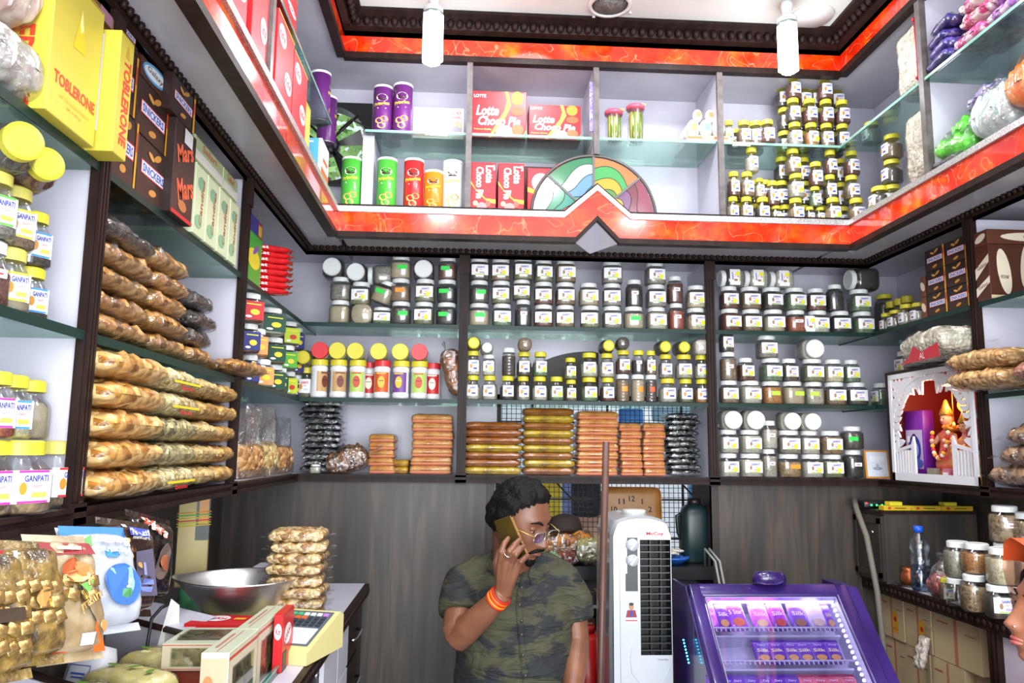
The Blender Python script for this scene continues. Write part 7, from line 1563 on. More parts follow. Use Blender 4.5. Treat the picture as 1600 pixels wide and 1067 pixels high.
for px, py in ((815, 918), (812, 945), (815, 970), (815, 992), (817, 1024), (821, 1056)): b = MB(); b.ball(hit(px, py, .006)[0], (.0052, .002, .0052), mat('#2a2a26', .4), n=10); child(b, 'button')
b = MB()
def coll(pts, lifts):
    vs = [hit(px, py, lf)[0] for (px, py), lf in zip(pts, lifts)]; n_ = len(vs); vs2 = [v+Vector((0, .004, -.002)) for v in vs]
    b.add(vs+vs2, [tuple(range(n_)), tuple(reversed(range(n_, 2*n_)))]+[(i, (i+1) % n_, n_+(i+1) % n_, n_+i) for i in range(n_)], CAMO)
c1 = [((772, 862), .012), ((762, 871), .014), ((758, 884), .013), ((771, 897), .012), ((787, 911), .008), ((789, 893), .010), ((784, 876), .012)]
c2 = [((842, 868), .012), ((856, 876), .014), ((859, 890), .013), ((846, 903), .012), ((830, 914), .008), ((826, 896), .010), ((832, 880), .012)]
for c_ in (c1, c2):
    c_ = [hit(px, py, lf)[0] for (px, py), lf in c_]
    n_ = len(c_); vs = c_+[v+Vector((0, .007, -.001)) for v in c_]; b.add(vs, [tuple(range(n_)), tuple(reversed(range(n_, 2*n_)))]+[(i, (i+1) % n_, n_+(i+1) % n_, n_+i) for i in range(n_)], CAMO)
b.tube([Pp(775, 862, 2.50), Pp(776, 868, 2.56), Pp(805, 862, 2.62), Pp(838, 868, 2.56), Pp(840, 872, 2.50)], [.014]*5, CAMO, n=10); child(b, 'collar')
# jeans, shoes
JE = cloudy('#2c4470', '#5674a4', 30, rough=.75, bump=.3); b = MB()
loft(b, [(cx, 2.55, .52, .19, .15), (cx, 2.53, .60, .20, .16), (cx, 2.52, .69, .192, .155)], JE)
for sd in (1, -1): b.tube([(cx+sd*.10, 2.52, .61), (cx+sd*.14, 2.3, .61), (cx+sd*.18, 2.10, .60), (cx+sd*.18, 2.07, .53), (cx+sd*.17, 2.12, .3), (cx+sd*.17, 2.14, .1)], [.095, .085, .07, .066, .058, .055], JE, n=18)
child(remesh(b, .012, 'jeans', 4, JE), 'jeans')
for sd in (1, -1): b = MB(); b.lathe([(.045, 0), (.05, .02), (.045, .06), (.03, .1), (0, .105)], 18, mat('#1c1614', .4), T(cx+sd*.17, 2.1, .0), sy=2.0); child(b, 'shoe')
o = thing('stool', 'dark wooden stool the person sits on', 'stool', T(cx, 2.58, 0)); MB().rbox(-.19, .19, -.16, .16, .47, .515, mat('#3a2a22', .5), r=.01).obj('seat', o)
for sx_ in (1, -1):
    for sy_ in (1, -1): MB().tube([(sx_*.16, sy_*.13, .47), (sx_*.17, sy_*.14, 0)], .016, mat('#3a2a22', .5)).obj('leg', o)
# wrist threads and ring
b = MB(); d_ = (wrr-elr).normalized(); u = d_.orthogonal().normalized(); v_ = d_.cross(u)
for i, c_ in enumerate(('#d82a14', '#e8a01c', '#d8280f', '#e87a14', '#c81e14')):
    c0 = wrr*.9+elr*.1-d_*(.012-.0062*i); MB.tube(b, [c0+(u*math.cos(a)+v_*math.sin(a))*(.0305-.0002*i) for a in (2*PI*t/24 for t in range(25))], .0036, mat(c_, .5), n=7)
o = b.obj('wrist_threads', None); o['label'] = 'red, orange and yellow sacred threads wound round the raised wrist'; o['category'] = 'bracelet'
q0, q1 = kn[1], fg[1][0]; dd_ = (q1-q0).normalized(); u = dd_.orthogonal().normalized(); v_ = dd_.cross(u); c0 = q0*.35+q1*.65
b = MB(); b.tube([c0+(u*math.cos(a)+v_*math.sin(a))*.0106 for a in (2*PI*t/20 for t in range(21))], .0016, mat('#d8d8d8', .2, 1), n=6); o = b.obj('finger_ring', None); o['label'] = 'thin silver ring on the middle finger of the hand holding the phone'; o['category'] = 'ring'
# phone
pc = Pp(799, 843, 2.30); o = thing('mobile_phone', 'olive-gold mobile phone held against the ear', 'phone', T(*pc) @ Ry(math.radians(-24)) @ Rz(math.radians(-42)) @ T(0, 0, -.066))
MB().rbox(-.034, .034, -.004, .004, 0, .132, cloudy('#4a3c14', '#5c4c1e', 6, rough=.3, metal=.4), r=.0035, n=3).obj('phone_body', o); MB().box(.0325, .0352, -.0034, .0034, .006, .126, mat('#e0b878', .25, .8)).obj('gold_edge', o); MB().box(-.031, .031, .004, .0045, .006, .126, mat('#0c0c10', .1)).obj('screen', o)
# ---- the woman at the right edge
WM = T(*(at(1569, 972, Y=1.42)+Vector((.107, -.013, .012)))) @ Rz(math.radians(-98)) @ Rx(math.radians(-9)) @ Matrix.Scale(.88, 4)
wp = WM.to_translation(); wo = thing('person', 'person in profile at the right edge with orange head scarf and nose stud', 'person', T(wp.x, wp.y, 0)); wM = T(-wp.x, -wp.y, 0)
b = MB(); head_shell(b, SKINW, WM); base = wp+Vector((.03, .0, -.24)); b.tube([WM @ Vector((0, .02, -.06)), WM @ Vector((0, .03, -.12)), base], [.046, .045, .06], SKINW, n=18); b.tube([base+Vector((.0, -.14, -.05)), base+Vector((0, 0, -.03)), base+Vector((0, .14, -.05))], [.045, .07, .045], SKINW, n=14)
link('body', remesh(b, .0032, 'body', 3, SKINW), wo, wM); MW = wM @ WM
for sd in (1, -1):
    c = onface(sd*.031, .008); cy = c.y+.006
    MB().ball((sd*.031, cy, .006), .0125, mat('#efe6e0', .2), MW, n=16).obj('eyeball', wo); MB().ball((sd*.031, cy-.0098, .005), (.0058, .0035, .0058), mat('#1c0e08', .15), MW, n=12).obj('iris', wo); MB().ball((sd*.031, cy-.0006, .0125), (.0148, .0136, .0095), SKINW, MW, n=16).obj('eyelid', wo)
    MB().tube([onface(sd*.012, .028, .001), onface(sd*.028, .035, .001), onface(sd*.048, .028, -.001)], [.002, .0028, .0012], HAIRM, MW, n=8).obj('eyebrow', wo)
    MB().tube([(sd*.02, cy-.011, .009), (sd*.031, cy-.0145, .011), (sd*.043, cy-.009, .008)], .0013, HAIRM, MW, n=6).obj('lashes', wo)
b = MB(); b.tube([onface(-.02, -.061, -.002), onface(0, -.0595, .0015), onface(.02, -.061, -.002)], [.002, .0042, .002], mat('#b05a58', .35), MW, n=8); b.tube([onface(-.018, -.067, -.002), onface(0, -.069, .0015), onface(.018, -.067, -.002)], [.002, .0052, .002], mat('#b8605c', .35), MW, n=8); b.obj('lips', wo)
MB().ball(onface(.0165, -.036, .003), .0028, mat('#f4f4f4', .1, 1), MW, n=8).obj('nose_stud', wo)
hair_cap(wo, HAIRM, MW, lambda th, ph: ((.98 if abs((ph+PI) % (2*PI)-PI) < .5 else 1.0+(abs((ph+PI) % (2*PI)-PI)-.5)*.9)-th), .01, .3)
# scarf: an open hood over the head that falls to the shoulders
SCF = cloudy('#d84a1c', '#e8632c', 20, rough=.7, bump=.4, stretch=(1, 1, .4)); VEIL = clear('#f0b49c', .02, .5)
b = MB(); n = 26; m_ = 18; vs = []
for j in range(m_+1):
    t = j/m_                      # from the front rim to the back of the head
    for i in range(n+1):
        a = -PI*.56+PI*1.12*i/n; yy = -.118+.22*t+.085*(abs(a)/1.96)**1.6*(1-t); r_ = .098+.012*math.sin(PI*min(1, t*1.4)); zc = .012; z_ = zc+(r_+.03)*math.cos(a); x_ = r_*math.sin(a)
        if abs(a) > 1.75: z_ -= (abs(a)-1.75)*.5
        vs.append((x_*(1-.2*t*t), yy+.012*noise.noise(Vector((a*2, t*3, 1))), z_-.05*t*t+.004*noise.noise(Vector((a*5, t*6, 2)))))
isv = lambda i, j: j < 6 and abs(-PI*.56+PI*1.12*(i+.5)/n) > .95
b.add(vs, [(j*(n+1)+i, j*(n+1)+i+1, (j+1)*(n+1)+i+1, (j+1)*(n+1)+i) for j in range(m_) for i in range(n) if not isv(i, j)], SCF, MW, True); b.obj('head_scarf', wo)
b = MB(); b.add(vs, [(j*(n+1)+i, j*(n+1)+i+1, (j+1)*(n+1)+i+1, (j+1)*(n+1)+i) for j in range(m_) for i in range(n) if isv(i, j)], clear('#f6c8b4', .05, .4), MW, True); b.obj('sheer_scarf_edge', wo)
b = MB(); b.tube([(-.0, -.14, .1), (-.06, -.12, .06), (-.085, -.1, .0), (-.09, -.08, -.07)], [.008, .010, .009, .008], SCF, MW, n=8); 
vs = [(x_, y_, z_) for z_, y0 in ((.11, -.13), (.05, -.138), (-.01, -.128)) for x_, y_ in ((.0, y0), (-.04, y0+.008), (-.08, y0+.04))]
DRS = cloudy('#d8c86a', '#e6dc9a', 18, rough=.7, bump=.3); b = MB(); c_ = base
loft(b, [(c_.x+.02, c_.y, .0, .22, .26), (c_.x+.02, c_.y, .5, .17, .2), (c_.x+.01, c_.y, .72, .12, .18), (c_.x, c_.y, c_.z-.06, .105, .19), (c_.x, c_.y, c_.z-.01, .07, .1), (c_.x, c_.y, c_.z+.01, .055, .06)], DRS)
for sd in (1, -1): b.tube([c_+Vector((0, sd*.16, -.05)), c_+Vector((-.0, sd*.21, -.2)), c_+Vector((.0, sd*.22, -.42))], [.055, .05, .045], DRS, n=14)
link('yellow_dress', remesh(b, .012, 'yellow_dress', 4, DRS), wo, wM)
# ------------------------------------------------------------------ left counter
CL = .885; CX = -.372
lc_ = struct(MB().box(LW+.016, CX-.012, 2.30, PY-.001, CL-.03, CL, WHITE).box(-.52, CX-.012, 1.2, 2.30, CL-.03, CL, WHITE), 'trim_%d' % k); k += 1
b = MB(); b.box(CX-.012, CX+.006, 1.2, PY-.001, CL-.04, CL-.001, DARK); b.obj('moulded_edge', lc_)
b = MB(); y = 1.3
while y < PY-.02: b.ball((CX+.007, y, CL-.02), (.004, .009, .01), DARK, n=6); y += .026
link('bead_row', b.mesh(), lc_, None, kind='stuff')
o = thing('counter_cabinet', 'white-fronted counter cabinet with dark edges and chrome handles below the left counter', 'cabinet', T(CX-.02, 2.6, 0))
MB().box(-.10, 0, -1.3, .62, 0, CL-.032, mat('#2c2624', .5)).obj('cabinet_body', o)
for i, (a, c) in enumerate(((-.05, .16), (.17, .40), (-.30, -.06))):
    for j, (z0, z1) in enumerate(((.70, .835), (.52, .69), (.1, .51))):
        d_ = MB().box(.001, .014, a, c, z0, z1, mat('#d2d0da', .35) if not (i == 1) else DARK).obj('drawer', o)
        if i == 1: MB().tube([(.014, a+.03, (z0+z1)/2), (.03, a+.03, (z0+z1)/2), (.034, a+.05, (z0+z1)/2), (.034, c-.05, (z0+z1)/2), (.03, c-.03, (z0+z1)/2), (.014, c-.03, (z0+z1)/2)], .005, mat('#d8d8d8', .15, 1), n=8).obj('handle', d_)
MB().ball((.012, -.42, CL-.06), .01, mat('#d8d8d8', .15, 1), n=10).obj('lock_knob', o)
# open display bin, set askew
Zb = .965; c1, c2, c3, c4 = (at(150, 957, Z=Zb), at(292, 994, Z=Zb-.02), at(255, 1120, Z=Zb-.06), at(-6, 1040, Z=Zb))
c4.x = min(c4.x, -.86)
o = thing('display_bin', 'open white-lined display bin with dark rims in the lower left foreground', 'display bin', T(0, 0, 0))
def wall_(p, q, h0, t_, m, name, inn):
    d_ = (q-p).normalized(); n_ = Vector((-d_.y, d_.x, 0))*t_; vs = [p, q, q+n_, p+n_]; lo = [Vector((v.x, v.y, h0)) for v in vs]
    MB().add(lo+vs, [(3, 2, 1, 0), (4, 5, 6, 7), (0, 1, 5, 4), (1, 2, 6, 5), (2, 3, 7, 6), (3, 0, 4, 7)], m).obj(name, o)
LIN = cloudy('#bdbac8', '#cac7d4', 4, rough=.35)
wall_(c1, c2, .70, .012, LIN, 'lined_side', 1); wall_(c4, c1, .70, .012, LIN, 'lined_side', 1); wall_(c3, c4, .70, .012, LIN, 'lined_side', 1)
def rim(p, q, r=.009): MB().tube([p, q], r, DARK, n=6).obj('rim', o)
up_ = Vector((0, 0, .004)); rim(c1+up_, c2+up_); rim(c4+up_, c1+up_, .014); rim(c3+up_, c4+up_)
MB().add([Vector((c.x, c.y, .705)) for c in (c1, c2, c3, c4)], [(3, 2, 1, 0)], LIN).obj('bottom', o)
# sloping board behind the back rim
n_ = Vector((-(c2-c1).y, (c2-c1).x, 0)).normalized(); MB().add([c1+up_*3, c2+up_*3, c2+n_*.09+up_*8, c1+n_*.09+up_*8, c1-Vector((0, 0, .1))+n_*.09, c2-Vector((0, 0, .1))+n_*.09], [(0, 1, 2, 3), (2, 5, 4, 3)], LIN).obj('back_ledge', o)
b = MB(); q = at(240, 965, Z=.985); b.tube([q+Vector((.03, .08, .03)), q+Vector((.01, .02, .02)), q+Vector((-.0, -.012, .0)), q+Vector((-.003, -.02, -.06)), q+Vector((-.003, -.02, -.14))], .0045, mat('#15151a', .4), n=8); b.obj('black_cable', None, label='black cable hanging over the back rim of the display bin', cat='cable')
# goods in the bin
SOAN = cloudy('#f6e48c', '#fdf4b4', 40, rough=.6, bump=.2); SOAN['smooth'] = 1
for i, (px, py, zz, r_) in enumerate(((255, 1018, .92, -.5), (205, 1045, .92, -.5), (160, 1075, .92, -.5))):
    p = at(px, py, Z=zz)
    r = bag(T(p.x, p.y, .845) @ Rz(-.5), .21, .11, .075, SOAN, 'wrapped pale yellow flaky sweet block in the bin, %s from the back' % ORD[i], i+3, FILM, 'yellow sweet blocks', rough=.08, p=6, ends=0)
    for j in range(3): MB().ell(-.06+.06*j, .01*(j % 2), .016, .008, mat('#6a9a3a', .6), T(0, 0, .0785), n=8, rot=j).obj('pistachio_fleck', r)
o = thing('white_pack', 'rolled white pack with blue printed frame standing in the display bin', 'pack', T(*(at(118, 1030, Z=.93).xy), .77) @ Rz(-.35) @ Rx(-.35)); MB().lathe([(.05, 0), (.055, .02), (.055, .16), (.045, .185), (.0, .19)], 22, mat('#dcdce4', .4), e=3, sy=.6).obj('pack_body', o)
F = T(0, -.0345, .11) @ FR; b = MB()
for (x_, y_, w_, h_) in ((0, .03, .06, .002), (0, -.03, .06, .002), (-.03, 0, .002, .06), (.03, 0, .002, .06)): b.rect(x_, y_, w_, h_, mat('#2c5ab0', .5), F)
b.rect(0, .012, .04, .004, mat('#2c5ab0', .5), F); b.rect(0, .004, .034, .003, mat('#2c5ab0', .5), F); b.rect(.008, -.014, .014, .008, mat('#2c5ab0', .5), F); b.obj('printed_frame', o)
# cartons on the foreground ledge
MIXN = grain('#6a5c3c', '#a89868', 70, '#48402c', rough=.5, bump=.6)
def winbox(M, w, d, h, label, top=None):
    r = carton(M, w, d, h, '#c8ceb4', label, front=[('r', 0, 0, .98, .98, '#cfc2a8'), ('r', 0, .44, 1, .03, '#c04a3a'), ('r', 0, -.44, 1, .03, '#c04a3a')], left=[('r', 0, 0, .94, .9, '#c8a888'), ('e', -.2, .2, .2, .1, '#d87a4a'), ('e', .2, -.1, .2, .12, '#a8b078'), ('t', 'food', 0, -.3, .5, .08, '#c03a4a', 1.57)], top=[('r', 0, 0, .9, .03, '#c04a3a'), ('r', 0, .2, .6, .1, '#b87a68')])
    b = MB(); b.rect(0, 0, w*.72, h*.66, MIXN, T(0, -.0009, h*.5) @ FR); b.obj('window_contents', r); MB().rect(0, 0, w*.76, h*.7, clear('#e8eef0', .2, .05), T(0, -.0014, h*.5) @ FR).obj('clear_window', r)
    return r
bz = .80
sup = struct(MB().box(-.72, -.43, 1.56, 2.18, .70, bz, mat('#6a4a3c', .5)), 'trim_%d' % k); k += 1
a_ = math.radians(90)
winbox(T(-.452, 1.735, bz+.001) @ Rz(a_-.02), .20, .055, .215, 'pale green window carton of dry fruit, nearer of two standing ones')
winbox(T(-.455, 1.995, bz+.001) @ Rz(a_-.02), .26, .05, .21, 'pale green window carton of dry fruit, farther of two standing ones')
carton(T(-.425, 2.03, CL+.001) @ Rz(a_), .12, .022, .135, '#c8141c', 'upright red wafer carton at the end of the window cartons', front=[('e', -.05, .1, .32, .18, '#f0e4e4'), ('t', 'KitKat', -.05, .1, .5, .13, '#c8141c', .4, .03)], left=[('e', .0, .2, .4, .14, '#f0e4e4'), ('t', 'Kit', 0, .2, .5, .1, '#c8141c', 0, .03)])
carton(T(-.60, 1.94, bz+.001), .16, .14, .10, '#8a3a2a', 'brown carton hidden under the flat window carton'); 
w_ = winbox(T(-.605, 1.93, bz+.104) @ Rz(.0), .17, .165, .06, 'window carton lying flat behind the yellow sweets')
b = MB(); b.rect(0, 0, .13, .10, MIXN, T(0, .085, .0612)); b.obj('window_contents', w_); MB().rect(0, 0, .14, .11, clear('#e8eef0', .2, .05), T(0, .085, .0618)).obj('clear_window', w_)
carton(T(-.63, 2.105, .915) @ Rz(-.1), .15, .11, .055, '#cc1a20', 'flat red wafer carton before the steel pan', top=[('e', -.1, .1, .22, .3, '#f0e4e4'), ('t', 'KitKat', -.1, .1, .36, .22, '#c8141c', 0, .03), ('r', .3, .1, .2, .2, '#e8b02c')], front=[('e', .1, -.1, .2, .3, '#e8c02c')]); struct(MB().box(-.70, -.50, 2.11, 2.24, .70, .914, mat('#5a3a30', .5)), 'trim_%d' % k); k += 1
carton(T(-.55, 1.62, .80+.001) @ Rz(.3), .10, .12, .07, '#8c2c1c', 'plain dark red carton in front of the window cartons', top=[('r', 0, 0, .9, .9, '#a03a28')])
b = MB(); b.add([(0, 0, 0), (.05, .02, 0), (.045, .02, .11), (.03, .0, .13)], [(0, 1, 2, 3)], mat('#e4e6e0', .5)); o = b.obj('paper_flap', None, T(*at(243, 1018, Z=.90))); o['label'] = 'white folded paper flap standing left of the flat window carton'; o['category'] = 'paper'
o = thing('glass_partition', 'low glass partition with green edge beside the window cartons', 'glass partition', T(-.436, 1.4, bz)); MB().box(0, .006, 0, .60, 0, .10, clear('#bfe4d6', .12, .03)).obj('glass_pane', o); MB().box(-.0005, .0065, 0, .60, .10, .104, mat('#2a7a68', .15, coat=.5)).obj('green_edge', o); MB().box(-.004, .012, .58, .62, 0.0, .13, mat('#15191c', .4)).obj('end_post', o)
# weighing scale: pan and keypad unit
o = thing('weighing_scale', 'cream weighing scale with grey keypad and paper display cover', 'scale', T(-.42, 2.15, CL+.0006) @ Rz(-.3)); CRM = mat('#d8cc8c', .4)
b = MB(); prof = [(-.10, 0), (.10, 0), (.10, .085), (.08, .095), (-.085, .035), (-.10, .03)]
b.add([(x, y, z) for x in (-.075, .075) for y, z in prof], [tuple(reversed(range(6))), tuple(range(6, 12))]+[(i, (i+1) % 6, 6+(i+1) % 6, 6+i) for i in range(6)], CRM); b.obj('scale_body', o)
sl = T(0, -.085, .0356) @ Rx(math.atan2(.06, .165)); MB().box(-.062, .062, .012, .165, 0, .002, mat('#56606c', .4), sl).obj('keypad', o); MB().box(-.055, .055, .018, .085, .002, .003, mat('#e2e4e2', .5), sl).obj('display_cover', o)
for i in range(6):
    for j in range(4): MB().box(-.052+i*.0185, -.039+i*.0185, .094+j*.016, .105+j*.016, .002, .005, mat(('#2c3440', '#2c3440', '#e0602c' if i < 3 else '#2c3440', '#4ab078' if i < 2 else '#b878c8' if i > 4 else '#d8d8d8')[j], .4), sl).obj('key', o)
o = thing('steel_pan', 'large steel weighing pan with a pouring lip on the left counter', 'pan', T(-.63, 2.37, CL+.0006) @ Matrix.Scale(1.12, 4)); STL = mat('#d0d0d2', .34, 1)
b = MB(); n = 48; vs = []; prs = [(.075, .05), (.10, .075), (.135, .125), (.146, .142), (.149, .144), (.146, .139), (.132, .122), (.097, .078), (.07, .055)]
for r_, z_ in prs:
    for i in range(n):
        t = 2*PI*i/n; lip = max(0, math.cos(t-PI*1.05))**8; vs.append(((r_+.028*lip*(r_/.146)**3)*math.cos(t), (r_)*math.sin(t)*(1-.0*lip), z_+.004*lip*(r_ > .12)))
K_ = len(prs); b.add(vs, [(j*n+i, j*n+(i+1) % n, (j+1)*n+(i+1) % n, (j+1)*n+i) for j in range(K_-1) for i in range(n)]+[tuple(reversed(range(n))), tuple(range((K_-1)*n, K_*n))], STL, None, True); b.obj('pan_bowl', o)
MB().box(-.11, .11, -.09, .09, 0, .045, CRM).obj('platform', o); MB().lathe([(.03, .045), (.03, .052)], 16, STL).obj('spigot', o)
# mixed nut bags
MNUT = grain('#c08c4c', '#e6d0a0', 62, '#9a6430', rough=.4, bump=1.2, coat=.3)
for i in range(9): bag(T(-.478+random.uniform(-.006, .006), 2.39, CL+.001+i*.0318) @ Rz(random.uniform(-.12, .12)), .165 if i < 7 else .175, .14, .038, MNUT, 'clear bag of mixed nuts in the tall pile on the counter, %s from the bottom' % ORD[i], i % 4+100, FILM, 'mixed nut bags on the counter', rough=.16, ends=2, p=5, L=.018)
for i in range(3): carton(T(-.62, 2.72+.01*i, CL+.001+i*.045), .16, .1, .043, ('#5a4a6a', '#8a6a5a', '#b8b4c0')[i], 'small printed carton in the stack behind the nut bags, %s from the bottom' % ORD[i], front=[('r', 0, .1, .8, .2, '#c8a0a0')])
# tall boxed thing with rubber bands, tin, red packets
o = thing('boxed_incense', 'tall yellow and green box wrapped with rubber bands at the back of the left counter', 'box', T(-.845, 2.57, CL+.102) @ Rz(.25)); 
hb_ = .30; MB().rbox(-.045, .045, -.03, .03, .0, hb_, mat('#c0b07c', .5), r=.002, n=1).obj('box_body', o); MB().box(.006, .0458, -.0308, .0305, .14, hb_-.01, mat('#26362c', .4)).obj('dark_label', o); MB().box(.014, .042, -.0314, -.0306, .19, .27, mat('#c8842c', .4)).obj('orange_patch', o)
for i, (z_, c_) in enumerate(((.19, '#c8d83a'), (.197, '#d84a3a'), (.205, '#e0c83a'), (.214, '#5ab84a'), (.222, '#e0a03a'), (.182, '#e0c83a'))): MB().tube([(-.0475, -.0325, z_), (.048, -.0325, z_+.006), (.048, .0325, z_), (-.0475, .0325, z_-.004), (-.0475, -.0325, z_)], .0018, mat(c_, .5), n=6).obj('rubber_band', o)
o = thing('green_tin', 'green cylindrical tin under the banded box', 'tin', T(-.845, 2.57, CL+.0006)); MB().lathe([(.034, .012), (.034, .10)], 22, mat('#5aa878', .4)).obj('tin_body', o); MB().lathe([(.035, 0), (.035, .012)], 22, mat('#b8903c', .4)).obj('base_band', o); MB().lathe([(.034, .1), (0, .1008)], 22, mat('#c8bc8c', .5)).obj('lid', o)
for i in range(2): bag(T(-.78+.09*i, 2.66, CL+.001) @ Rz(.5) @ Rx(1.2) @ T(0, .06, 0), .07, .13, .03, FOIL(('#b8141c', '#c83c1c')[i], ('#d8303a', '#e8b05a')[i]), 'red foil snack packet standing behind the steel pan, %s one' % ('left', 'right')[i], 110+i, rough=.3, name='snack_packet', cat='packet')
# bags of sweets hung under the left shelf edge
def hang(s_, w, h, th_, c, label, tilt, seed, prints, extra=None, roll=0, x=-.635, zt=1.285, yaw=-.38, film=None):
    M = T(x, s_, zt) @ Rz(PI/2+yaw) @ Rx(-tilt) @ Ry(roll); r = thing('sweet_bag', label, 'bag', M, 'sweet bags hanging from the left shelf')
    b = MB(); vs, fs = pillow(w, h*.9, th_, seed, .22, nx=16, ny=20, p=4); b.add(vs, fs, c, T(0, 0, -h*.53) @ Rx(PI/2) @ T(0, 0, -th_/2), True)
    b.add([(-w/2, 0, -h*.08), (w/2, 0, -h*.08), (w/2, .002, 0), (-w/2, .002, 0)], [(0, 1, 2, 3)], c); b.add([(-w/2, 0, -h*.97), (w/2, 0, -h*.97), (w/2, -.002, -h*1.05), (-w/2, .002, -h*1.05)], [(0, 1, 2, 3)], c); b.obj('wrapper', r)
    a = MB(); art(a, prints, w, h, T(0, -th_*.5-.0075, -h*.5) @ FR)
    # wrap the print onto the bulging front
    vs2 = []; sh_ = [(v[0], v[1], v[2]) for v in a.v]
    for x_, y_, z_ in sh_:
        u = max(-1, min(1, x_/(w/2))); v_ = max(-1, min(1, (z_+h*.53)/(h*.45))); aa = max(0, 1-abs(u)**4)**.38*max(0, 1-abs(v_)**4)**.38
        n_ = noise.noise(Vector((u*2.6+seed*7.3, v_*2.6, 5.1+seed))); n2_ = noise.noise(Vector((u*7+seed*3.1, v_*7, 9.1+seed)))
        vs2.append((x_, -(th_/2*aa*(1+.22*(n_*1.6+n2_*.8)))-.005+(y_+th_*.5+.0075), z_))
    a.v = vs2; a.obj('printed_face', r)
    for j in range(extra or 0):
        x_ = -w*.28+(j % 4)*w*.185; z_ = -h*.46-(j//4)*.021; u = x_/(w/2); v_ = (z_+h*.53)/(h*.45); aa = max(0, 1-abs(u)**4)**.38*max(0, 1-abs(v_)**4)**.38
        n_ = noise.noise(Vector((u*2.6+seed*7.3, v_*2.6, 5.1+seed))); n2_ = noise.noise(Vector((u*7+seed*3.1, v_*7, 9.1+seed)))
        q = MB(); q.rbox(-.0095, .0095, -.003, .004, -.008, .008, mat('#c8a868', .25, .85), r=.001, n=1); q.obj('gold_sweet', r, T(x_, -(th_/2*aa*(1+.22*(n_*1.6+n2_*.8)))-.001, z_) @ Ry(random.uniform(-.45, .45)))
    return r
WHB = cloudy('#a8acb6', '#bcc0ca', 10, rough=.28, bump=.3, dist=.006)
PRA = [('r', 0, .33, .8, .12, '#8a1420'), ('r', 0, .33, .4, .03, '#e8c8b0'), ('e', -.05, .16, .16, .06, '#a8542c', .5), ('e', .14, .14, .16, .06, '#b87840', -.4), ('e', .02, .08, .2, .05, '#d8a870'), ('p', [(.1, .02), (.2, -.06), (.26, .04)], '#5a9a3a'), ('p', [(-.02, 0), (.5, .06), (.5, -.26), (.2, -.3)], '#2c2422'), ('t', 'praline', .22, -.12, .5, .1, '#c89858', .5, .02), ('p', [(-.5, -.1), (-.38, -.1), (-.1, -.48), (-.5, -.5)], '#e0481c'), ('p', [(.2, -.3), (.5, -.26), (.5, -.5), (.3, -.5)], '#e8601c'), ('e', .36, -.33, .08, .05, '#e8a060', 1.2), ('r', .1, -.42, .2, .08, '#d8dce8')]
GOB = cloudy('#3c2c1c', '#94783c', 34, rough=.14, bump=1, dist=.012, c3='#d8d0b8', coat=.6)
hang(1.10, .10, .17, .05, GOB, 'gold-sweet bag with maroon bands hanging at the left edge', .4, 1, [('r', 0, -.32, 1, .12, '#8a1428'), ('r', 0, -.1, .5, .1, '#3a2a1c'), ('r', 0, .4, 1, .1, '#a02028')], 16, .1)
hang(1.165, .095, .165, .05, GOB, 'gold-sweet bag with an almond picture, second from the left edge', .42, 2, [('r', 0, -.33, 1, .1, '#981a2c'), ('r', -.3, .0, .06, .7, '#d8d4d0'), ('e', .05, -.05, .14, .07, '#c88a4c', 1)], 12, .15, x=-.62)
hang(1.235, .105, .18, .05, cloudy('#8a7454', '#b8a888', 16, rough=.25, bump=.6, dist=.008), 'orange and gold praline bag with nuts and maroon band, third from the left edge', .45, 3, PRA, 8, .14, x=-.61)
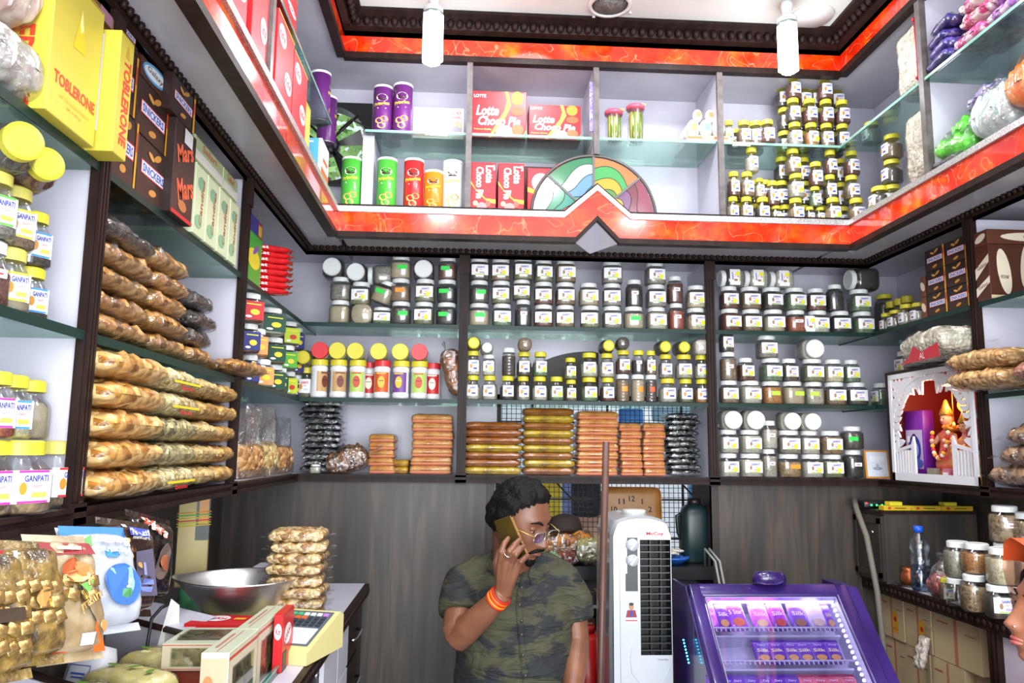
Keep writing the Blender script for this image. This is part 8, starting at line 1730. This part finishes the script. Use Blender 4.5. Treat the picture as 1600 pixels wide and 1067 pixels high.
BNT = [('p', [(-.5, .2), (.1, .12), (.5, .3), (.5, .5), (-.5, .5)], '#2c7ac8'), ('t', 'Bounty', .08, .3, .6, .12, '#f0f4f8', PI, .04), ('t', 'Miniatures', .1, .19, .5, .07, '#dce8f4', PI, .02), ('e', .12, -.15, .3, .2, '#3a6ab0'), ('e', .02, -.13, .06, .15, '#8ab4dc', .3), ('e', .22, -.13, .06, .15, '#7aa4d4', -.2), ('t', 'Bounty', .04, -.12, .22, .05, '#e8f0f8', -1.0, .02), ('t', 'Bounty', .22, -.12, .2, .05, '#e8f0f8', 1.1, .02), ('e', .12, -.25, .12, .06, '#4a8a5a'), ('p', [(-.36, .3), (-.2, .36), (-.26, .22)], '#5a9a4c')]
hang(1.335, .125, .165, .055, WHB, 'white and blue coconut sweet bag hanging upside down by the post', .45, 4, BNT, 0, .12, x=-.605)
MN = [('r', .1, .33, .4, .1, '#3a4ab0'), ('t', 'SNICKERS', .1, .33, .38, .08, '#e4e6f4', 0, .03), ('t', 'miniatures', .1, .26, .3, .04, '#c8c0b8'), ('e', -.2, .2, .07, .03, '#c89858', .6), ('e', -.1, .05, .06, .03, '#d8a868', .4), ('e', .05, -.05, .06, .03, '#c89858', -.4), ('p', [(.0, .1), (.3, .15), (.45, -.35), (.0, -.38)], '#5a5468'), ('r', .2, -.22, .2, .06, '#6a78b8'), ('r', .18, -.3, .2, .05, '#7a88c8'), ('r', .15, -.08, .05, .14, '#8a88b0'), ('r', -.2, .38, .08, .04, '#e0e0e0')]
DKF = cloudy('#241814', '#3a2820', 12, rough=.16, bump=.7, dist=.01, coat=.5)
hang(1.475, .12, .16, .05, DKF, 'dark brown peanut miniature bag hanging beyond the white one', .3, 5, MN, 0, .2, x=-.61)
hang(1.59, .115, .155, .045, cloudy('#100e0e', '#241e1c', 12, rough=.14, bump=.8, dist=.012, coat=.5), 'glossy black sweet bag with red-edged lettering, farthest hanging', .26, 6, [('t', 'Mars', .0, .3, .5, .14, '#e8e0d8', -.3, .05), ('t', 'Mars', .0, .3, .5, .14, '#c83c1c', -.3, .02), ('e', .15, -.1, .14, .24, '#5a4a44', -.3), ('e', .16, -.12, .1, .1, '#8a4a2c'), ('r', -.28, .38, .07, .04, '#e0e0e0')], 0, .28, x=-.61)
